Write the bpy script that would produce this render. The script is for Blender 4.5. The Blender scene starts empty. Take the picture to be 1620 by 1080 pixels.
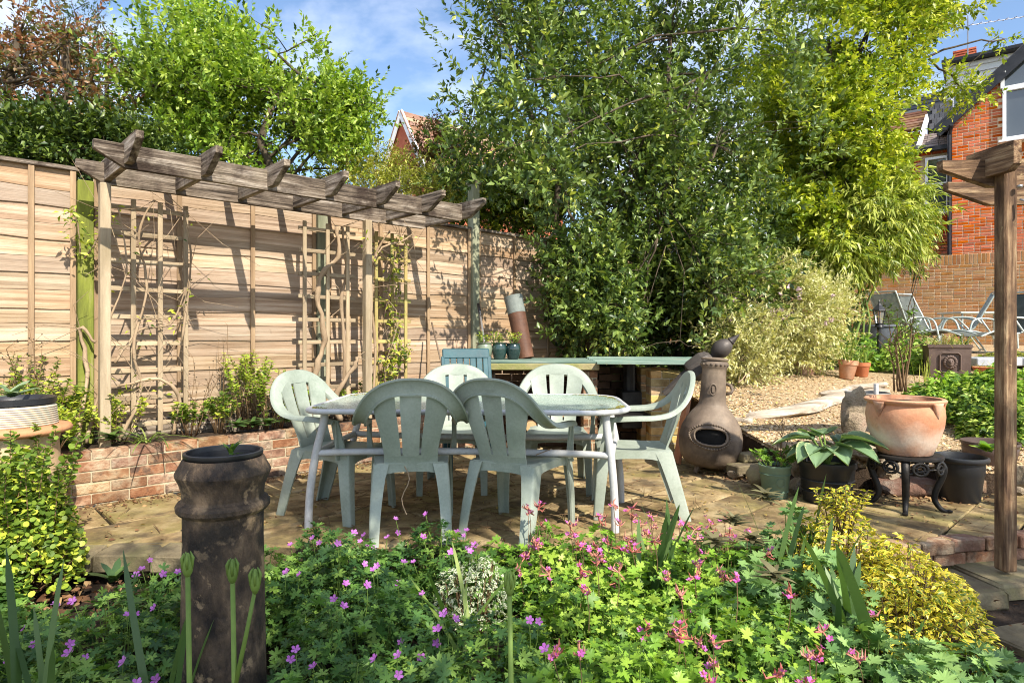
import bpy, math, random
import numpy as np
from mathutils import Vector, Matrix, Euler

# ------------------------------------------------------------------ camera, light, exposure
SC = bpy.context.scene
COL = SC.collection
CAM_H = 1.15
FOC = 1000.0                      # focal length in pixels of the 1620 px wide photograph
HORIZON = 530.0
cam_data = bpy.data.cameras.new('camera')
cam_data.sensor_width = 36.0
cam_data.lens = 36.0 * FOC / 1620.0
cam_data.shift_y = -(540.0 - HORIZON) / 1620.0
cam_data.clip_start = 0.05
cam_data.clip_end = 2000.0
cam = bpy.data.objects.new('camera', cam_data)
COL.objects.link(cam)
cam.location = (0, 0, CAM_H)
cam.rotation_euler = (math.radians(90), 0, 0)
SC.camera = cam

SUN_TO = Vector((0.54, -0.84, 0.92)).normalized()       # towards the sun
SUN_EL = math.asin(SUN_TO.z)
SUN_AZ = math.atan2(SUN_TO.x, SUN_TO.y)                  # clockwise from +Y
sun_data = bpy.data.lights.new('sun', 'SUN')
sun_data.energy = 4.8
sun_data.angle = math.radians(0.5)
sun_data.color = (1.0, 0.93, 0.81)
sun = bpy.data.objects.new('sun', sun_data)
COL.objects.link(sun)
sun.rotation_euler = (-SUN_TO).to_track_quat('-Z', 'Y').to_euler()
sun.location = (8, -12, 14)

world = bpy.data.worlds.new('World')
SC.world = world
world.use_nodes = True
wn, wl = world.node_tree.nodes, world.node_tree.links
wn.clear()
w_out = wn.new('ShaderNodeOutputWorld')
w_bg = wn.new('ShaderNodeBackground')
w_sky = wn.new('ShaderNodeTexSky')
w_sky.sky_type = 'NISHITA'
w_sky.sun_disc = False
w_sky.sun_elevation = SUN_EL
w_sky.sun_rotation = SUN_AZ
w_sky.air_density = 1.0
w_sky.dust_density = 0.6
w_sky.ozone_density = 2.5
w_tc = wn.new('ShaderNodeTexCoord')
w_map = wn.new('ShaderNodeMapping')
w_map.inputs['Scale'].default_value = (1.0, 1.0, 2.2)
w_map.inputs['Location'].default_value = (2.35, 0.4, 0.2)
w_n = wn.new('ShaderNodeTexNoise')
w_n.inputs['Scale'].default_value = 2.6
w_n.inputs['Detail'].default_value = 9
w_n.inputs['Roughness'].default_value = 0.52
w_n.inputs['Distortion'].default_value = 0.25
w_r = wn.new('ShaderNodeValToRGB')
w_r.color_ramp.elements[0].position = 0.42
w_r.color_ramp.elements[0].color = (0, 0, 0, 1)
w_r.color_ramp.elements[1].position = 0.70
w_r.color_ramp.elements[1].color = (0.75, 0.75, 0.75, 1)
w_mix = wn.new('ShaderNodeMix')
w_mix.data_type = 'RGBA'
w_mix.inputs['B'].default_value = (8.5, 8.6, 9.2, 1)
wl.new(w_tc.outputs['Generated'], w_map.inputs['Vector'])
wl.new(w_map.outputs['Vector'], w_n.inputs['Vector'])
wl.new(w_n.outputs['Fac'], w_r.inputs['Fac'])
wl.new(w_r.outputs['Color'], w_mix.inputs['Factor'])
wl.new(w_sky.outputs['Color'], w_mix.inputs['A'])
wl.new(w_mix.outputs['Result'], w_bg.inputs['Color'])
w_bg.inputs['Strength'].default_value = 0.135
wl.new(w_bg.outputs['Background'], w_out.inputs['Surface'])

SC.view_settings.view_transform = 'Standard'
SC.view_settings.look = 'None'
SC.view_settings.exposure = 0.86
SC.view_settings.gamma = 1.0
SC.view_settings.use_curve_mapping = False
SC.render.engine = 'CYCLES'
SC.cycles.filter_width = 1.05
SC.cycles.max_bounces = 7
SC.cycles.diffuse_bounces = 3
SC.cycles.glossy_bounces = 3
SC.cycles.transmission_bounces = 4
SC.cycles.transparent_max_bounces = 6
SC.cycles.caustics_reflective = False
SC.cycles.caustics_refractive = False

# ------------------------------------------------------------------ helpers
def at(px, py, Y):
    return Vector(((px - 810.0) * Y / FOC, Y, CAM_H - (py - HORIZON) * Y / FOC))

def gx(px, Y):
    return (px - 810.0) * Y / FOC

UANG = math.atan2(1000.0, 1060.0)
UX, UY = math.cos(UANG), math.sin(UANG)

def W(s, n, z=0.0):
    """fence-aligned coordinates: s along the fence, n away from the camera"""
    return Vector((UX * s - UY * n, UY * s + UX * n, z))

def rot_to(d, up=(0, 0, 1)):
    """matrix whose local X runs along d, Z near up"""
    x = Vector(d).normalized()
    upv = Vector(up)
    if abs(x.dot(upv.normalized())) > 0.999:
        upv = Vector((0, 1, 0))
    y = upv.cross(x).normalized()
    z = x.cross(y)
    m = Matrix((x, y, z)).transposed()
    return m

class MB:
    def __init__(self):
        self.v = []; self.f = []; self.r = []
    def add(self, verts, faces, r=0.0):
        b = len(self.v)
        self.v.extend([tuple(p) for p in verts])
        self.f.extend([tuple(i + b for i in fc) for fc in faces])
        self.r.extend([r] * len(verts))
        return self
    def box(self, c, s, R=None, r=0.0, ch=0.0, taper=1.0):
        hx, hy, hz = s[0] / 2, s[1] / 2, s[2] / 2
        vs = []; fs = []
        if ch <= 0:
            for z in (-1, 1):
                t = taper if z > 0 else 1.0
                for x, y in ((-1, -1), (1, -1), (1, 1), (-1, 1)):
                    vs.append(Vector((x * hx * t, y * hy * t, z * hz)))
            fs = [(3, 2, 1, 0), (4, 5, 6, 7), (0, 1, 5, 4), (1, 2, 6, 5), (2, 3, 7, 6), (3, 0, 4, 7)]
        else:
            idx = {}
            for sx in (-1, 1):
                for sy in (-1, 1):
                    for sz in (-1, 1):
                        t = taper if sz > 0 else 1.0
                        for a in range(3):
                            p = [hx - ch, hy - ch, hz - ch]
                            p[a] += ch
                            idx[(sx, sy, sz, a)] = len(vs)
                            vs.append(Vector((sx * p[0] * t, sy * p[1] * t, sz * p[2])))
            def order(fc, n):
                a, b_, c_ = vs[fc[0]], vs[fc[1]], vs[fc[2]]
                return fc if (b_ - a).cross(c_ - b_).dot(n) > 0 else fc[::-1]
            for a in range(3):
                b_, c_ = (a + 1) % 3, (a + 2) % 3
                for s0 in (-1, 1):
                    q = []
                    for s1, s2 in ((-1, -1), (1, -1), (1, 1), (-1, 1)):
                        k = [0, 0, 0]; k[a] = s0; k[b_] = s1; k[c_] = s2
                        q.append(idx[(k[0], k[1], k[2], a)])
                    n = Vector((0, 0, 0)); n[a] = s0
                    fs.append(tuple(order(q, n)))
                for s1 in (-1, 1):
                    for s2 in (-1, 1):
                        k = [0, 0, 0]; k[b_] = s1; k[c_] = s2
                        k1 = list(k); k1[a] = -1; k2 = list(k); k2[a] = 1
                        q = [idx[(*k1, b_)], idx[(*k2, b_)], idx[(*k2, c_)], idx[(*k1, c_)]]
                        n = Vector((0, 0, 0)); n[b_] = s1; n[c_] = s2
                        fs.append(tuple(order(q, n)))
            for sx in (-1, 1):
                for sy in (-1, 1):
                    for sz in (-1, 1):
                        q = [idx[(sx, sy, sz, 0)], idx[(sx, sy, sz, 1)], idx[(sx, sy, sz, 2)]]
                        fs.append(tuple(order(q, Vector((sx, sy, sz)))))
        if R is not None:
            vs = [R @ p for p in vs]
        cc = Vector(c)
        return self.add([p + cc for p in vs], fs, r)
    def prism(self, poly, t, origin=(0, 0, 0), R=None, r=0.0):
        """poly in local x,z ; thickness t along y"""
        n = len(poly)
        vs = [Vector((x, -t / 2, z)) for x, z in poly] + [Vector((x, t / 2, z)) for x, z in poly]
        fs = [tuple(range(n)), tuple(range(2 * n - 1, n - 1, -1))]
        for i in range(n):
            j = (i + 1) % n
            fs.append((j, i, i + n, j + n))
        if R is not None:
            vs = [R @ p for p in vs]
        o = Vector(origin)
        return self.add([p + o for p in vs], fs, r)
    def tube(self, pts, rad, seg=8, cap=True, r=0.0, closed=False):
        pts = [Vector(p) for p in pts]
        n = len(pts)
        if not hasattr(rad, '__len__'):
            rad = [rad] * n
        vs = []; fs = []
        ref = None
        for i, p in enumerate(pts):
            if closed:
                d = pts[(i + 1) % n] - pts[i - 1]
            else:
                d = pts[min(i + 1, n - 1)] - pts[max(i - 1, 0)]
            if d.length < 1e-9: d = Vector((0, 0, 1))
            d.normalize()
            if ref is None:
                a = Vector((0, 0, 1)) if abs(d.z) < 0.9 else Vector((1, 0, 0))
                ref = a.cross(d).normalized()
            ref = (ref - d * ref.dot(d)).normalized()
            b = d.cross(ref)
            for k in range(seg):
                an = 2 * math.pi * k / seg
                vs.append(p + (ref * math.cos(an) + b * math.sin(an)) * rad[i])
        m = n if closed else n - 1
        for i in range(m):
            i2 = (i + 1) % n
            for k in range(seg):
                k2 = (k + 1) % seg
                fs.append((i * seg + k, i * seg + k2, i2 * seg + k2, i2 * seg + k))
        if cap and not closed:
            fs.append(tuple(range(seg - 1, -1, -1)))
            fs.append(tuple((n - 1) * seg + k for k in range(seg)))
        return self.add(vs, fs, r)
    def lathe(self, prof, seg=32, c=(0, 0, 0), R=None, wob=0.0, r=0.0, lobes=None, sx=1.0, sy=1.0):
        vs = []; fs = []
        n = len(prof)
        for i, (rr, z) in enumerate(prof):
            for k in range(seg):
                an = 2 * math.pi * k / seg
                q = rr * (1 + wob * math.sin(an * 3 + z * 9) + (lobes[1] * math.cos(an * lobes[0]) if lobes else 0))
                vs.append(Vector((q * math.cos(an) * sx, q * math.sin(an) * sy, z)))
        for i in range(n - 1):
            for k in range(seg):
                k2 = (k + 1) % seg
                fs.append((i * seg + k, i * seg + k2, (i + 1) * seg + k2, (i + 1) * seg + k))
        if prof[0][0] > 1e-6: fs.append(tuple(range(seg - 1, -1, -1)))
        if prof[-1][0] > 1e-6: fs.append(tuple((n - 1) * seg + k for k in range(seg)))
        if R is not None: vs = [R @ p for p in vs]
        cc = Vector(c)
        return self.add([p + cc for p in vs], fs, r)
    def grid(self, fn, nu, nv, thick=None, r=0.0):
        """fn(u,v) -> Vector, u,v in 0..1; thick: fn(u,v)->offset Vector makes it solid"""
        P = [[fn(i / nu, j / nv) for j in range(nv + 1)] for i in range(nu + 1)]
        vs = [p for row in P for p in row]
        w = nv + 1
        fs = [(i * w + j, (i + 1) * w + j, (i + 1) * w + j + 1, i * w + j + 1) for i in range(nu) for j in range(nv)]
        if thick is not None:
            b = len(vs)
            vs += [P[i][j] + thick(i / nu, j / nv) for i in range(nu + 1) for j in range(nv + 1)]
            fs += [tuple(b + q for q in reversed(fc)) for fc in fs[:nu * nv]]
            for i in range(nu):
                fs.append(((i + 1) * w, i * w, b + i * w, b + (i + 1) * w))
                fs.append((i * w + nv, (i + 1) * w + nv, b + (i + 1) * w + nv, b + i * w + nv))
            for j in range(nv):
                fs.append((j, j + 1, b + j + 1, b + j))
                fs.append((nu * w + j + 1, nu * w + j, b + nu * w + j, b + nu * w + j + 1))
        return self.add(vs, fs, r)
    def mesh(self, name, smooth=False, angle=None):
        me = bpy.data.meshes.new(name)
        me.from_pydata(self.v, [], self.f)
        if any(self.r):
            a = me.attributes.new('rnd', 'FLOAT', 'POINT')
            a.data.foreach_set('value', np.array(self.r, dtype=np.float32))
        if smooth:
            me.polygons.foreach_set('use_smooth', [True] * len(me.polygons))
            if angle:
                me.set_sharp_from_angle(angle=math.radians(angle))
        me.update()
        return me

def props(o, label=None, cat=None, group=None, kind=None):
    if label: o['label'] = label
    if cat: o['category'] = cat
    if group: o['group'] = group
    if kind: o['kind'] = kind
    return o

def thing(name, label, cat, loc=(0, 0, 0), rz=0.0, group=None, kind=None):
    o = bpy.data.objects.new(name, None)
    o.empty_display_size = 0.1
    o.location = loc
    o.rotation_euler = (0, 0, rz)
    COL.objects.link(o)
    return props(o, label, cat, group, kind)

def link(name, me, m, parent=None, mat4=None, kind=None, loc=None, rz=None):
    if m is not None and len(me.materials) == 0:
        me.materials.append(m)
    o = bpy.data.objects.new(name, me)
    COL.objects.link(o)
    if parent is not None: o.parent = parent
    if mat4 is not None: o.matrix_local = mat4
    if loc is not None: o.location = loc
    if rz is not None: o.rotation_euler = (0, 0, rz)
    if kind: o['kind'] = kind
    return o

def part(name, mb, m, parent=None, smooth=False, angle=None, mat4=None, kind=None, label=None, loc=None, rz=None):
    o = link(name, mb.mesh(name, smooth, angle), m, parent, mat4, kind, loc, rz)
    if label: o['label'] = label
    return o

def copy_tree(o, parent=None):
    c = o.copy()
    COL.objects.link(c)
    if parent is not None: c.parent = parent
    for ch in list(o.children):
        copy_tree(ch, c)
    return c

PLANKS = {}
def plank(name, p0, p1, w, t, m, parent, up=(0, 0, 1), ch=0.003, poly=None, kind=None, seed=0):
    """a timber from p0 to p1 (parent space), local X along it, w = height along local Z, t = thickness (local Y)"""
    p0, p1 = Vector(p0), Vector(p1)
    L = (p1 - p0).length
    key = (round(L, 3), w, t, ch, tuple(poly) if poly else None, m.name)
    if key not in PLANKS:
        mb = MB()
        if poly: mb.prism(poly, t)
        else: mb.box((L / 2, 0, 0), (L, t, w), ch=min(ch, t * 0.3, w * 0.3))
        PLANKS[key] = mb.mesh(name)
    M4 = Matrix.Translation(p0) @ rot_to(p1 - p0, up).to_4x4()
    return link(name, PLANKS[key], m, parent, M4, kind)

# ------------------------------------------------------------------ materials
def _ramp(nt, cols, lo=0.3, hi=0.7):
    r = nt.nodes.new('ShaderNodeValToRGB')
    el = r.color_ramp.elements
    n = len(cols)
    el[0].position = lo; el[0].color = (*cols[0], 1)
    el[1].position = hi; el[1].color = (*cols[-1], 1)
    for i in range(1, n - 1):
        e = el.new(lo + (hi - lo) * i / (n - 1)); e.color = (*cols[i], 1)
    return r

def _noise(nt, vec, scale, detail=5, rough=0.6, dist=0.0):
    n = nt.nodes.new('ShaderNodeTexNoise')
    n.inputs['Scale'].default_value = scale
    n.inputs['Detail'].default_value = detail
    n.inputs['Roughness'].default_value = rough
    n.inputs['Distortion'].default_value = dist
    nt.links.new(vec, n.inputs['Vector'])
    return n

def _mix(nt, fac, a, b, mode='MIX'):
    m = nt.nodes.new('ShaderNodeMix'); m.data_type = 'RGBA'; m.blend_type = mode
    for s, v in (('Factor', fac), ('A', a), ('B', b)):
        if isinstance(v, (int, float)): m.inputs[s].default_value = v
        elif isinstance(v, tuple): m.inputs[s].default_value = (*v, 1)
        else: nt.links.new(v, m.inputs[s])
    return m.outputs['Result']

def _math(nt, op, a, b=None, clamp=False):
    m = nt.nodes.new('ShaderNodeMath'); m.operation = op; m.use_clamp = clamp
    for i, v in enumerate((a, b)):
        if v is None: continue
        if isinstance(v, (int, float)): m.inputs[i].default_value = v
        else: nt.links.new(v, m.inputs[i])
    return m.outputs[0]

MATS = {}
def mat(name, cols, scale=5.0, rough=0.7, bump=0.3, bscale=40.0, stretch=(1, 1, 1), vary=0.25, spec=0.3, metal=0.0,
        dirt=None, dirt2=None, lo=0.3, hi=0.7, detail=5, bdist=0.01, coat=0.0, huev=0.0, zband=None, bstretch=None, trans=0.0, spots=None):
    m = bpy.data.materials.new(name); m.use_nodes = True
    nt = m.node_tree; nt.nodes.clear(); L = nt.links
    out = nt.nodes.new('ShaderNodeOutputMaterial')
    bs = nt.nodes.new('ShaderNodeBsdfPrincipled')
    L.new(bs.outputs[0], out.inputs[0])
    tc = nt.nodes.new('ShaderNodeTexCoord')
    oi = nt.nodes.new('ShaderNodeObjectInfo')
    at_ = nt.nodes.new('ShaderNodeAttribute'); at_.attribute_name = 'rnd'
    rnd = _math(nt, 'FRACT', _math(nt, 'ADD', oi.outputs['Random'], at_.outputs['Fac']))
    off = nt.nodes.new('ShaderNodeCombineXYZ')
    L.new(_math(nt, 'MULTIPLY', rnd, 37.0), off.inputs[0]); L.new(_math(nt, 'MULTIPLY', rnd, 91.0), off.inputs[2])
    va = nt.nodes.new('ShaderNodeVectorMath'); va.operation = 'ADD'
    L.new(tc.outputs['Object'], va.inputs[0]); L.new(off.outputs[0], va.inputs[1])
    def sc(v, s):
        q = nt.nodes.new('ShaderNodeVectorMath'); q.operation = 'MULTIPLY'
        L.new(v, q.inputs[0]); q.inputs[1].default_value = s
        return q.outputs[0]
    vec = sc(va.outputs[0], stretch)
    n1 = _noise(nt, vec, scale, detail)
    r1 = _ramp(nt, cols, lo, hi)
    L.new(n1.outputs['Fac'], r1.inputs[0])
    col = r1.outputs[0]
    fine = _noise(nt, vec, bscale, 6, 0.7)
    for d in (dirt, dirt2):
        if d:
            dn = _noise(nt, va.outputs[0], d[1], 6, 0.65)
            mr = _ramp(nt, [(0, 0, 0), (d[4], d[4], d[4])], d[2], d[3])
            L.new(dn.outputs['Fac'], mr.inputs[0])
            col = _mix(nt, mr.outputs[0], col, d[0])
    if zband:
        sp = nt.nodes.new('ShaderNodeSeparateXYZ'); L.new(tc.outputs['Object'], sp.inputs[0])
        zr = _ramp(nt, [(0, 0, 0), (1, 1, 1), (0, 0, 0)], 0, 1)
        wob = _math(nt, 'MULTIPLY', _math(nt, 'SUBTRACT', _noise(nt, tc.outputs['Object'], 5, 5).outputs['Fac'], 0.5), (zband[2] - zband[1]) * 1.1)
        L.new(_math(nt, 'DIVIDE', _math(nt, 'SUBTRACT', _math(nt, 'ADD', sp.outputs[2], wob), zband[1]), zband[2] - zband[1], True), zr.inputs[0])
        col = _mix(nt, _math(nt, 'MULTIPLY', zr.outputs[0], zband[3]), col, zband[0])
    # fine value mottling
    mot = _math(nt, 'ADD', _math(nt, 'MULTIPLY', fine.outputs['Fac'], 0.5), 0.75)
    cm = nt.nodes.new('ShaderNodeCombineColor')
    for i in range(3): L.new(mot, cm.inputs[i])
    col = _mix(nt, 1.0, col, cm.outputs[0], 'MULTIPLY')
    hs = nt.nodes.new('ShaderNodeHueSaturation')
    L.new(col, hs.inputs['Color'])
    L.new(_math(nt, 'ADD', _math(nt, 'MULTIPLY', _math(nt, 'SUBTRACT', rnd, 0.5), 2 * vary), 1.0), hs.inputs['Value'])
    if huev:
        r2 = _math(nt, 'FRACT', _math(nt, 'MULTIPLY', rnd, 7.31))
        L.new(_math(nt, 'ADD', _math(nt, 'MULTIPLY', _math(nt, 'SUBTRACT', r2, 0.5), 2 * huev), 0.5), hs.inputs['Hue'])
        r3 = _math(nt, 'FRACT', _math(nt, 'MULTIPLY', rnd, 13.7))
        L.new(_math(nt, 'ADD', _math(nt, 'MULTIPLY', r3, 0.24), 0.88), hs.inputs['Saturation'])
    L.new(hs.outputs[0], bs.inputs['Base Color'])
    rr = _math(nt, 'ADD', _math(nt, 'MULTIPLY', _math(nt, 'SUBTRACT', fine.outputs['Fac'], 0.5), 0.35), rough, True)
    L.new(rr, bs.inputs['Roughness'])
    bs.inputs['Specular IOR Level'].default_value = spec
    bs.inputs['Metallic'].default_value = metal
    bs.inputs['Coat Weight'].default_value = coat
    bs.inputs['Transmission Weight'].default_value = trans
    if bump > 0:
        bvec = sc(va.outputs[0], bstretch) if bstretch else vec
        bn = _noise(nt, bvec, bscale, 8, 0.7)
        b = nt.nodes.new('ShaderNodeBump'); b.inputs['Strength'].default_value = bump; b.inputs['Distance'].default_value = bdist
        L.new(_math(nt, 'ADD', bn.outputs['Fac'], _math(nt, 'MULTIPLY', n1.outputs['Fac'], 1.5)), b.inputs['Height'])
        L.new(b.outputs[0], bs.inputs['Normal'])
    MATS[name] = m
    return m

def leafm(name, cols, trans=0.42, rough=0.45, spec=0.4, edge=None, tcol=(1.1, 1.2, 0.4)):
    trans *= .72
    """leaf: per-leaf colour by the rnd attribute, light let through"""
    m = bpy.data.materials.new(name); m.use_nodes = True
    nt = m.node_tree; nt.nodes.clear(); L = nt.links
    out = nt.nodes.new('ShaderNodeOutputMaterial')
    bs = nt.nodes.new('ShaderNodeBsdfPrincipled')
    at_ = nt.nodes.new('ShaderNodeAttribute'); at_.attribute_name = 'rnd'
    oi = nt.nodes.new('ShaderNodeObjectInfo')
    rnd = _math(nt, 'FRACT', _math(nt, 'ADD', at_.outputs['Fac'], oi.outputs['Random']))
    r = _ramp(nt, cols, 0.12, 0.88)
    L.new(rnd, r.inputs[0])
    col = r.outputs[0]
    tc = nt.nodes.new('ShaderNodeTexCoord')
    n = _noise(nt, tc.outputs['Object'], 1.1, 3)
    mot = _math(nt, 'ADD', _math(nt, 'MULTIPLY', n.outputs['Fac'], 0.7), 0.65)
    cm = nt.nodes.new('ShaderNodeCombineColor')
    for i in range(3): L.new(mot, cm.inputs[i])
    col = _mix(nt, 1.0, col, cm.outputs[0], 'MULTIPLY')
    if edge:
        a2 = nt.nodes.new('ShaderNodeAttribute'); a2.attribute_name = 'edge'
        nn = _noise(nt, tc.outputs['Object'], 60, 2)
        er = _ramp(nt, [(0, 0, 0), (1, 1, 1)], edge[1], edge[1] + 0.15)
        L.new(_math(nt, 'ADD', a2.outputs['Fac'], _math(nt, 'MULTIPLY', _math(nt, 'SUBTRACT', nn.outputs['Fac'], 0.5), 0.6)), er.inputs[0])
        col = _mix(nt, er.outputs[0], col, edge[0])
    L.new(col, bs.inputs['Base Color'])
    bs.inputs['Roughness'].default_value = rough
    bs.inputs['Specular IOR Level'].default_value = spec
    tr = nt.nodes.new('ShaderNodeBsdfTranslucent')
    tm = _mix(nt, 1.0, col, tcol, 'MULTIPLY')
    L.new(tm, tr.inputs['Color'])
    ms = nt.nodes.new('ShaderNodeMixShader'); ms.inputs[0].default_value = trans
    L.new(bs.outputs[0], ms.inputs[1]); L.new(tr.outputs[0], ms.inputs[2])
    L.new(ms.outputs[0], out.inputs[0])
    MATS[name] = m
    return m

# ------------------------------------------------------------------ foliage
def tmpl_oval(w=0.5, fold=0.10, droop=0.12):
    v = np.array([(0, 0, 0), (-w / 2, .42, fold), (0, .48, 0), (w / 2, .42, fold), (0, 1, -droop)], dtype=np.float64)
    f = [(0, 2, 1), (0, 3, 2), (1, 2, 4), (2, 3, 4)]
    e = [0.2, 1, 0, 1, 0.9]
    return v, f, e

def tmpl_round(cup=.08):
    v = [(0, .5, 0)] + [(math.sin(a) * .5, .5 - math.cos(a) * .5, cup * (.6 + .4 * math.cos(2 * a))) for a in [2 * math.pi * k / 7 for k in range(7)]]
    return np.array(v, dtype=np.float64), [(0, k + 1, (k + 1) % 7 + 1) for k in range(7)], [0] + [1] * 7

def tmpl_quad(w=0.5, droop=0.1):
    v = np.array([(0, 0, 0), (-w / 2, .5, .03), (w / 2, .5, .03), (0, 1, -droop)], dtype=np.float64)
    return v, [(0, 2, 1), (1, 2, 3)], [0.3, 1, 1, .8]

def tmpl_blade(w=0.1, droop=0.35, n=3):
    v = []; f = []
    for i in range(n):
        t = i / n
        ww = w / 2 * (1 - 0.5 * t)
        z = -droop * t * t
        v += [(-ww, t, z), (ww, t, z)]
    v.append((0, 1, -droop))
    for i in range(n - 1):
        a = 2 * i
        f += [(a, a + 1, a + 3), (a, a + 3, a + 2)]
    f.append((2 * n - 2, 2 * n - 1, 2 * n))
    return np.array(v, dtype=np.float64), f, [0.5] * len(v)

def tmpl_palm(lobes=5, deep=0.4, span=300, cup=0.15):
    v = [(0, 0, 0)]
    e = [0.0]
    s = math.radians(span)
    for i in range(lobes):
        a0 = -s / 2 + s * i / lobes
        da = s / lobes
        Lr = 1.0 - 0.18 * abs(i - (lobes - 1) / 2) / (lobes / 2)
        for fr, rr in ((0.0, deep), (0.24, 0.80 * Lr), (0.36, 0.70 * Lr), (0.5, 1.0 * Lr), (0.64, 0.70 * Lr), (0.76, 0.80 * Lr)):
            a = a0 + da * fr
            v.append((math.sin(a) * rr * .5, math.cos(a) * rr * .5 + .25, cup * rr * rr - 0.05 * (fr == .5)))
            e.append(rr)
    a = s / 2
    v.append((math.sin(a) * deep * .5, math.cos(a) * deep * .5 + .25, cup * .1)); e.append(deep)
    v[0] = (0, .25, -0.02)
    f = [(0, i + 1, i) for i in range(1, len(v) - 1)]
    return np.array(v, dtype=np.float64), f, e

def leaf_mesh(name, tm, pos, d, up, L, Wd, rnd):
    """pos Nx3, d = leaf direction Nx3, up = rough normal Nx3, L length N, Wd width scale N"""
    v, f, e = tm
    N, K = len(pos), len(v)
    d = d / np.maximum(np.linalg.norm(d, axis=1, keepdims=True), 1e-9)
    side = np.cross(d, up); side /= np.maximum(np.linalg.norm(side, axis=1, keepdims=True), 1e-9)
    nrm = np.cross(side, d)
    P = (pos[:, None, :] + (v[None, :, 0:1] * (L * Wd)[:, None, None]) * side[:, None, :]
         + (v[None, :, 1:2] * L[:, None, None]) * d[:, None, :]
         + (v[None, :, 2:3] * L[:, None, None]) * nrm[:, None, :]).reshape(-1, 3)
    F = np.array(f, dtype=np.int64)
    FF = (F[None] + (np.arange(N) * K)[:, None, None]).reshape(-1, 3)
    me = bpy.data.meshes.new(name)
    me.vertices.add(N * K); me.vertices.foreach_set('co', P.astype(np.float32).ravel())
    nf = len(FF)
    me.loops.add(nf * 3); me.loops.foreach_set('vertex_index', FF.astype(np.int32).ravel())
    me.polygons.add(nf)
    me.polygons.foreach_set('loop_start', np.arange(0, nf * 3, 3, dtype=np.int32))
    me.update(calc_edges=True)
    a = me.attributes.new('rnd', 'FLOAT', 'POINT'); a.data.foreach_set('value', np.repeat(rnd, K).astype(np.float32))
    a = me.attributes.new('edge', 'FLOAT', 'POINT'); a.data.foreach_set('value', np.tile(np.array(e), N).astype(np.float32))
    return me

def unit(rng, n):
    v = rng.normal(size=(n, 3))
    return v / np.linalg.norm(v, axis=1, keepdims=True)

def snoise(p, f, seed):
    r = np.random.default_rng(seed)
    s = np.zeros(len(p))
    for k in range(5):
        d = r.normal(size=3); d /= np.linalg.norm(d)
        s += np.sin(p @ d * f * r.uniform(.7, 1.9) + r.uniform(0, 6.28))
    return s / 5

def crown_sprigs(rng, blobs, n, shell=0.5, gap=-0.15, gf=2.2, seed=1, rag=0.12, lump=0.25):
    B = np.array(blobs, dtype=float)
    wgt = (B[:, 3] * B[:, 4] * B[:, 5]) ** (2 / 3.)
    if B.shape[1] > 6: wgt = wgt * B[:, 6]
    k = rng.choice(len(B), size=n, p=wgt / wgt.sum())
    d = unit(rng, n)
    rr = 1 - shell * rng.random(n) ** 1.4 + rng.normal(size=n) * rag
    q = d * B[k, 3:6] * rr[:, None]
    q = q * (1 + lump * snoise(d * 2 + k[:, None] * 1.7, 2.6, seed))[:, None]
    p = B[k, 0:3] + q
    keep = snoise(p, gf, seed + 5) > gap
    out = d[keep] / B[k, 3:6][keep]
    out /= np.linalg.norm(out, axis=1, keepdims=True)
    return p[keep], out

def sprig_leaves(rng, p, out, nl, slen, L, jit=0.35, up=0.35, spread=0.9, rand=0.5, vert=None):
    """leaves along short shoots: p base, out direction"""
    n = len(p)
    sd = out * 0.8 + unit(rng, n) * rand
    sd[:, 2] += up
    sd /= np.linalg.norm(sd, axis=1, keepdims=True)
    t = (np.arange(nl) + 0.5) / nl
    pos = p[:, None, :] + sd[:, None, :] * (t[None, :, None] * slen)
    rad = unit(rng, n * nl).reshape(n, nl, 3)
    rad -= sd[:, None, :] * (rad * sd[:, None, :]).sum(-1, keepdims=True)
    rad /= np.maximum(np.linalg.norm(rad, axis=-1, keepdims=True), 1e-6)
    d = rad * spread + sd[:, None, :] * (0.25 + 0.9 * t[None, :, None])
    if vert is not None: d[..., 2] += vert
    upv = np.array([0, 0, 1.0]) + rng.normal(size=(n, nl, 3)) * jit
    Ls = L * rng.uniform(0.65, 1.15, size=n * nl)
    rn = np.clip(np.repeat(rng.random(n), nl) * 0.55 + np.tile(t, n) * 0.2 + rng.random(n * nl) * 0.3, 0, .999)
    return pos.reshape(-1, 3), d.reshape(-1, 3), upv.reshape(-1, 3), Ls, rn

def limb(mb, a, b, r0, r1, rng, seg=6, n=6, wig=0.08):
    a, b = Vector(a), Vector(b)
    L = (b - a).length
    pts = []; rd = []
    for i in range(n + 1):
        t = i / n
        p = a.lerp(b, t)
        if 0 < i < n:
            p += Vector(rng.normal(size=3)) * wig * L * 0.4
        p.z += 0.10 * L * math.sin(math.pi * t) * 0.6
        pts.append(p); rd.append(r0 + (r1 - r0) * t)
    mb.tube(pts, rd, seg)
    return pts

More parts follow.
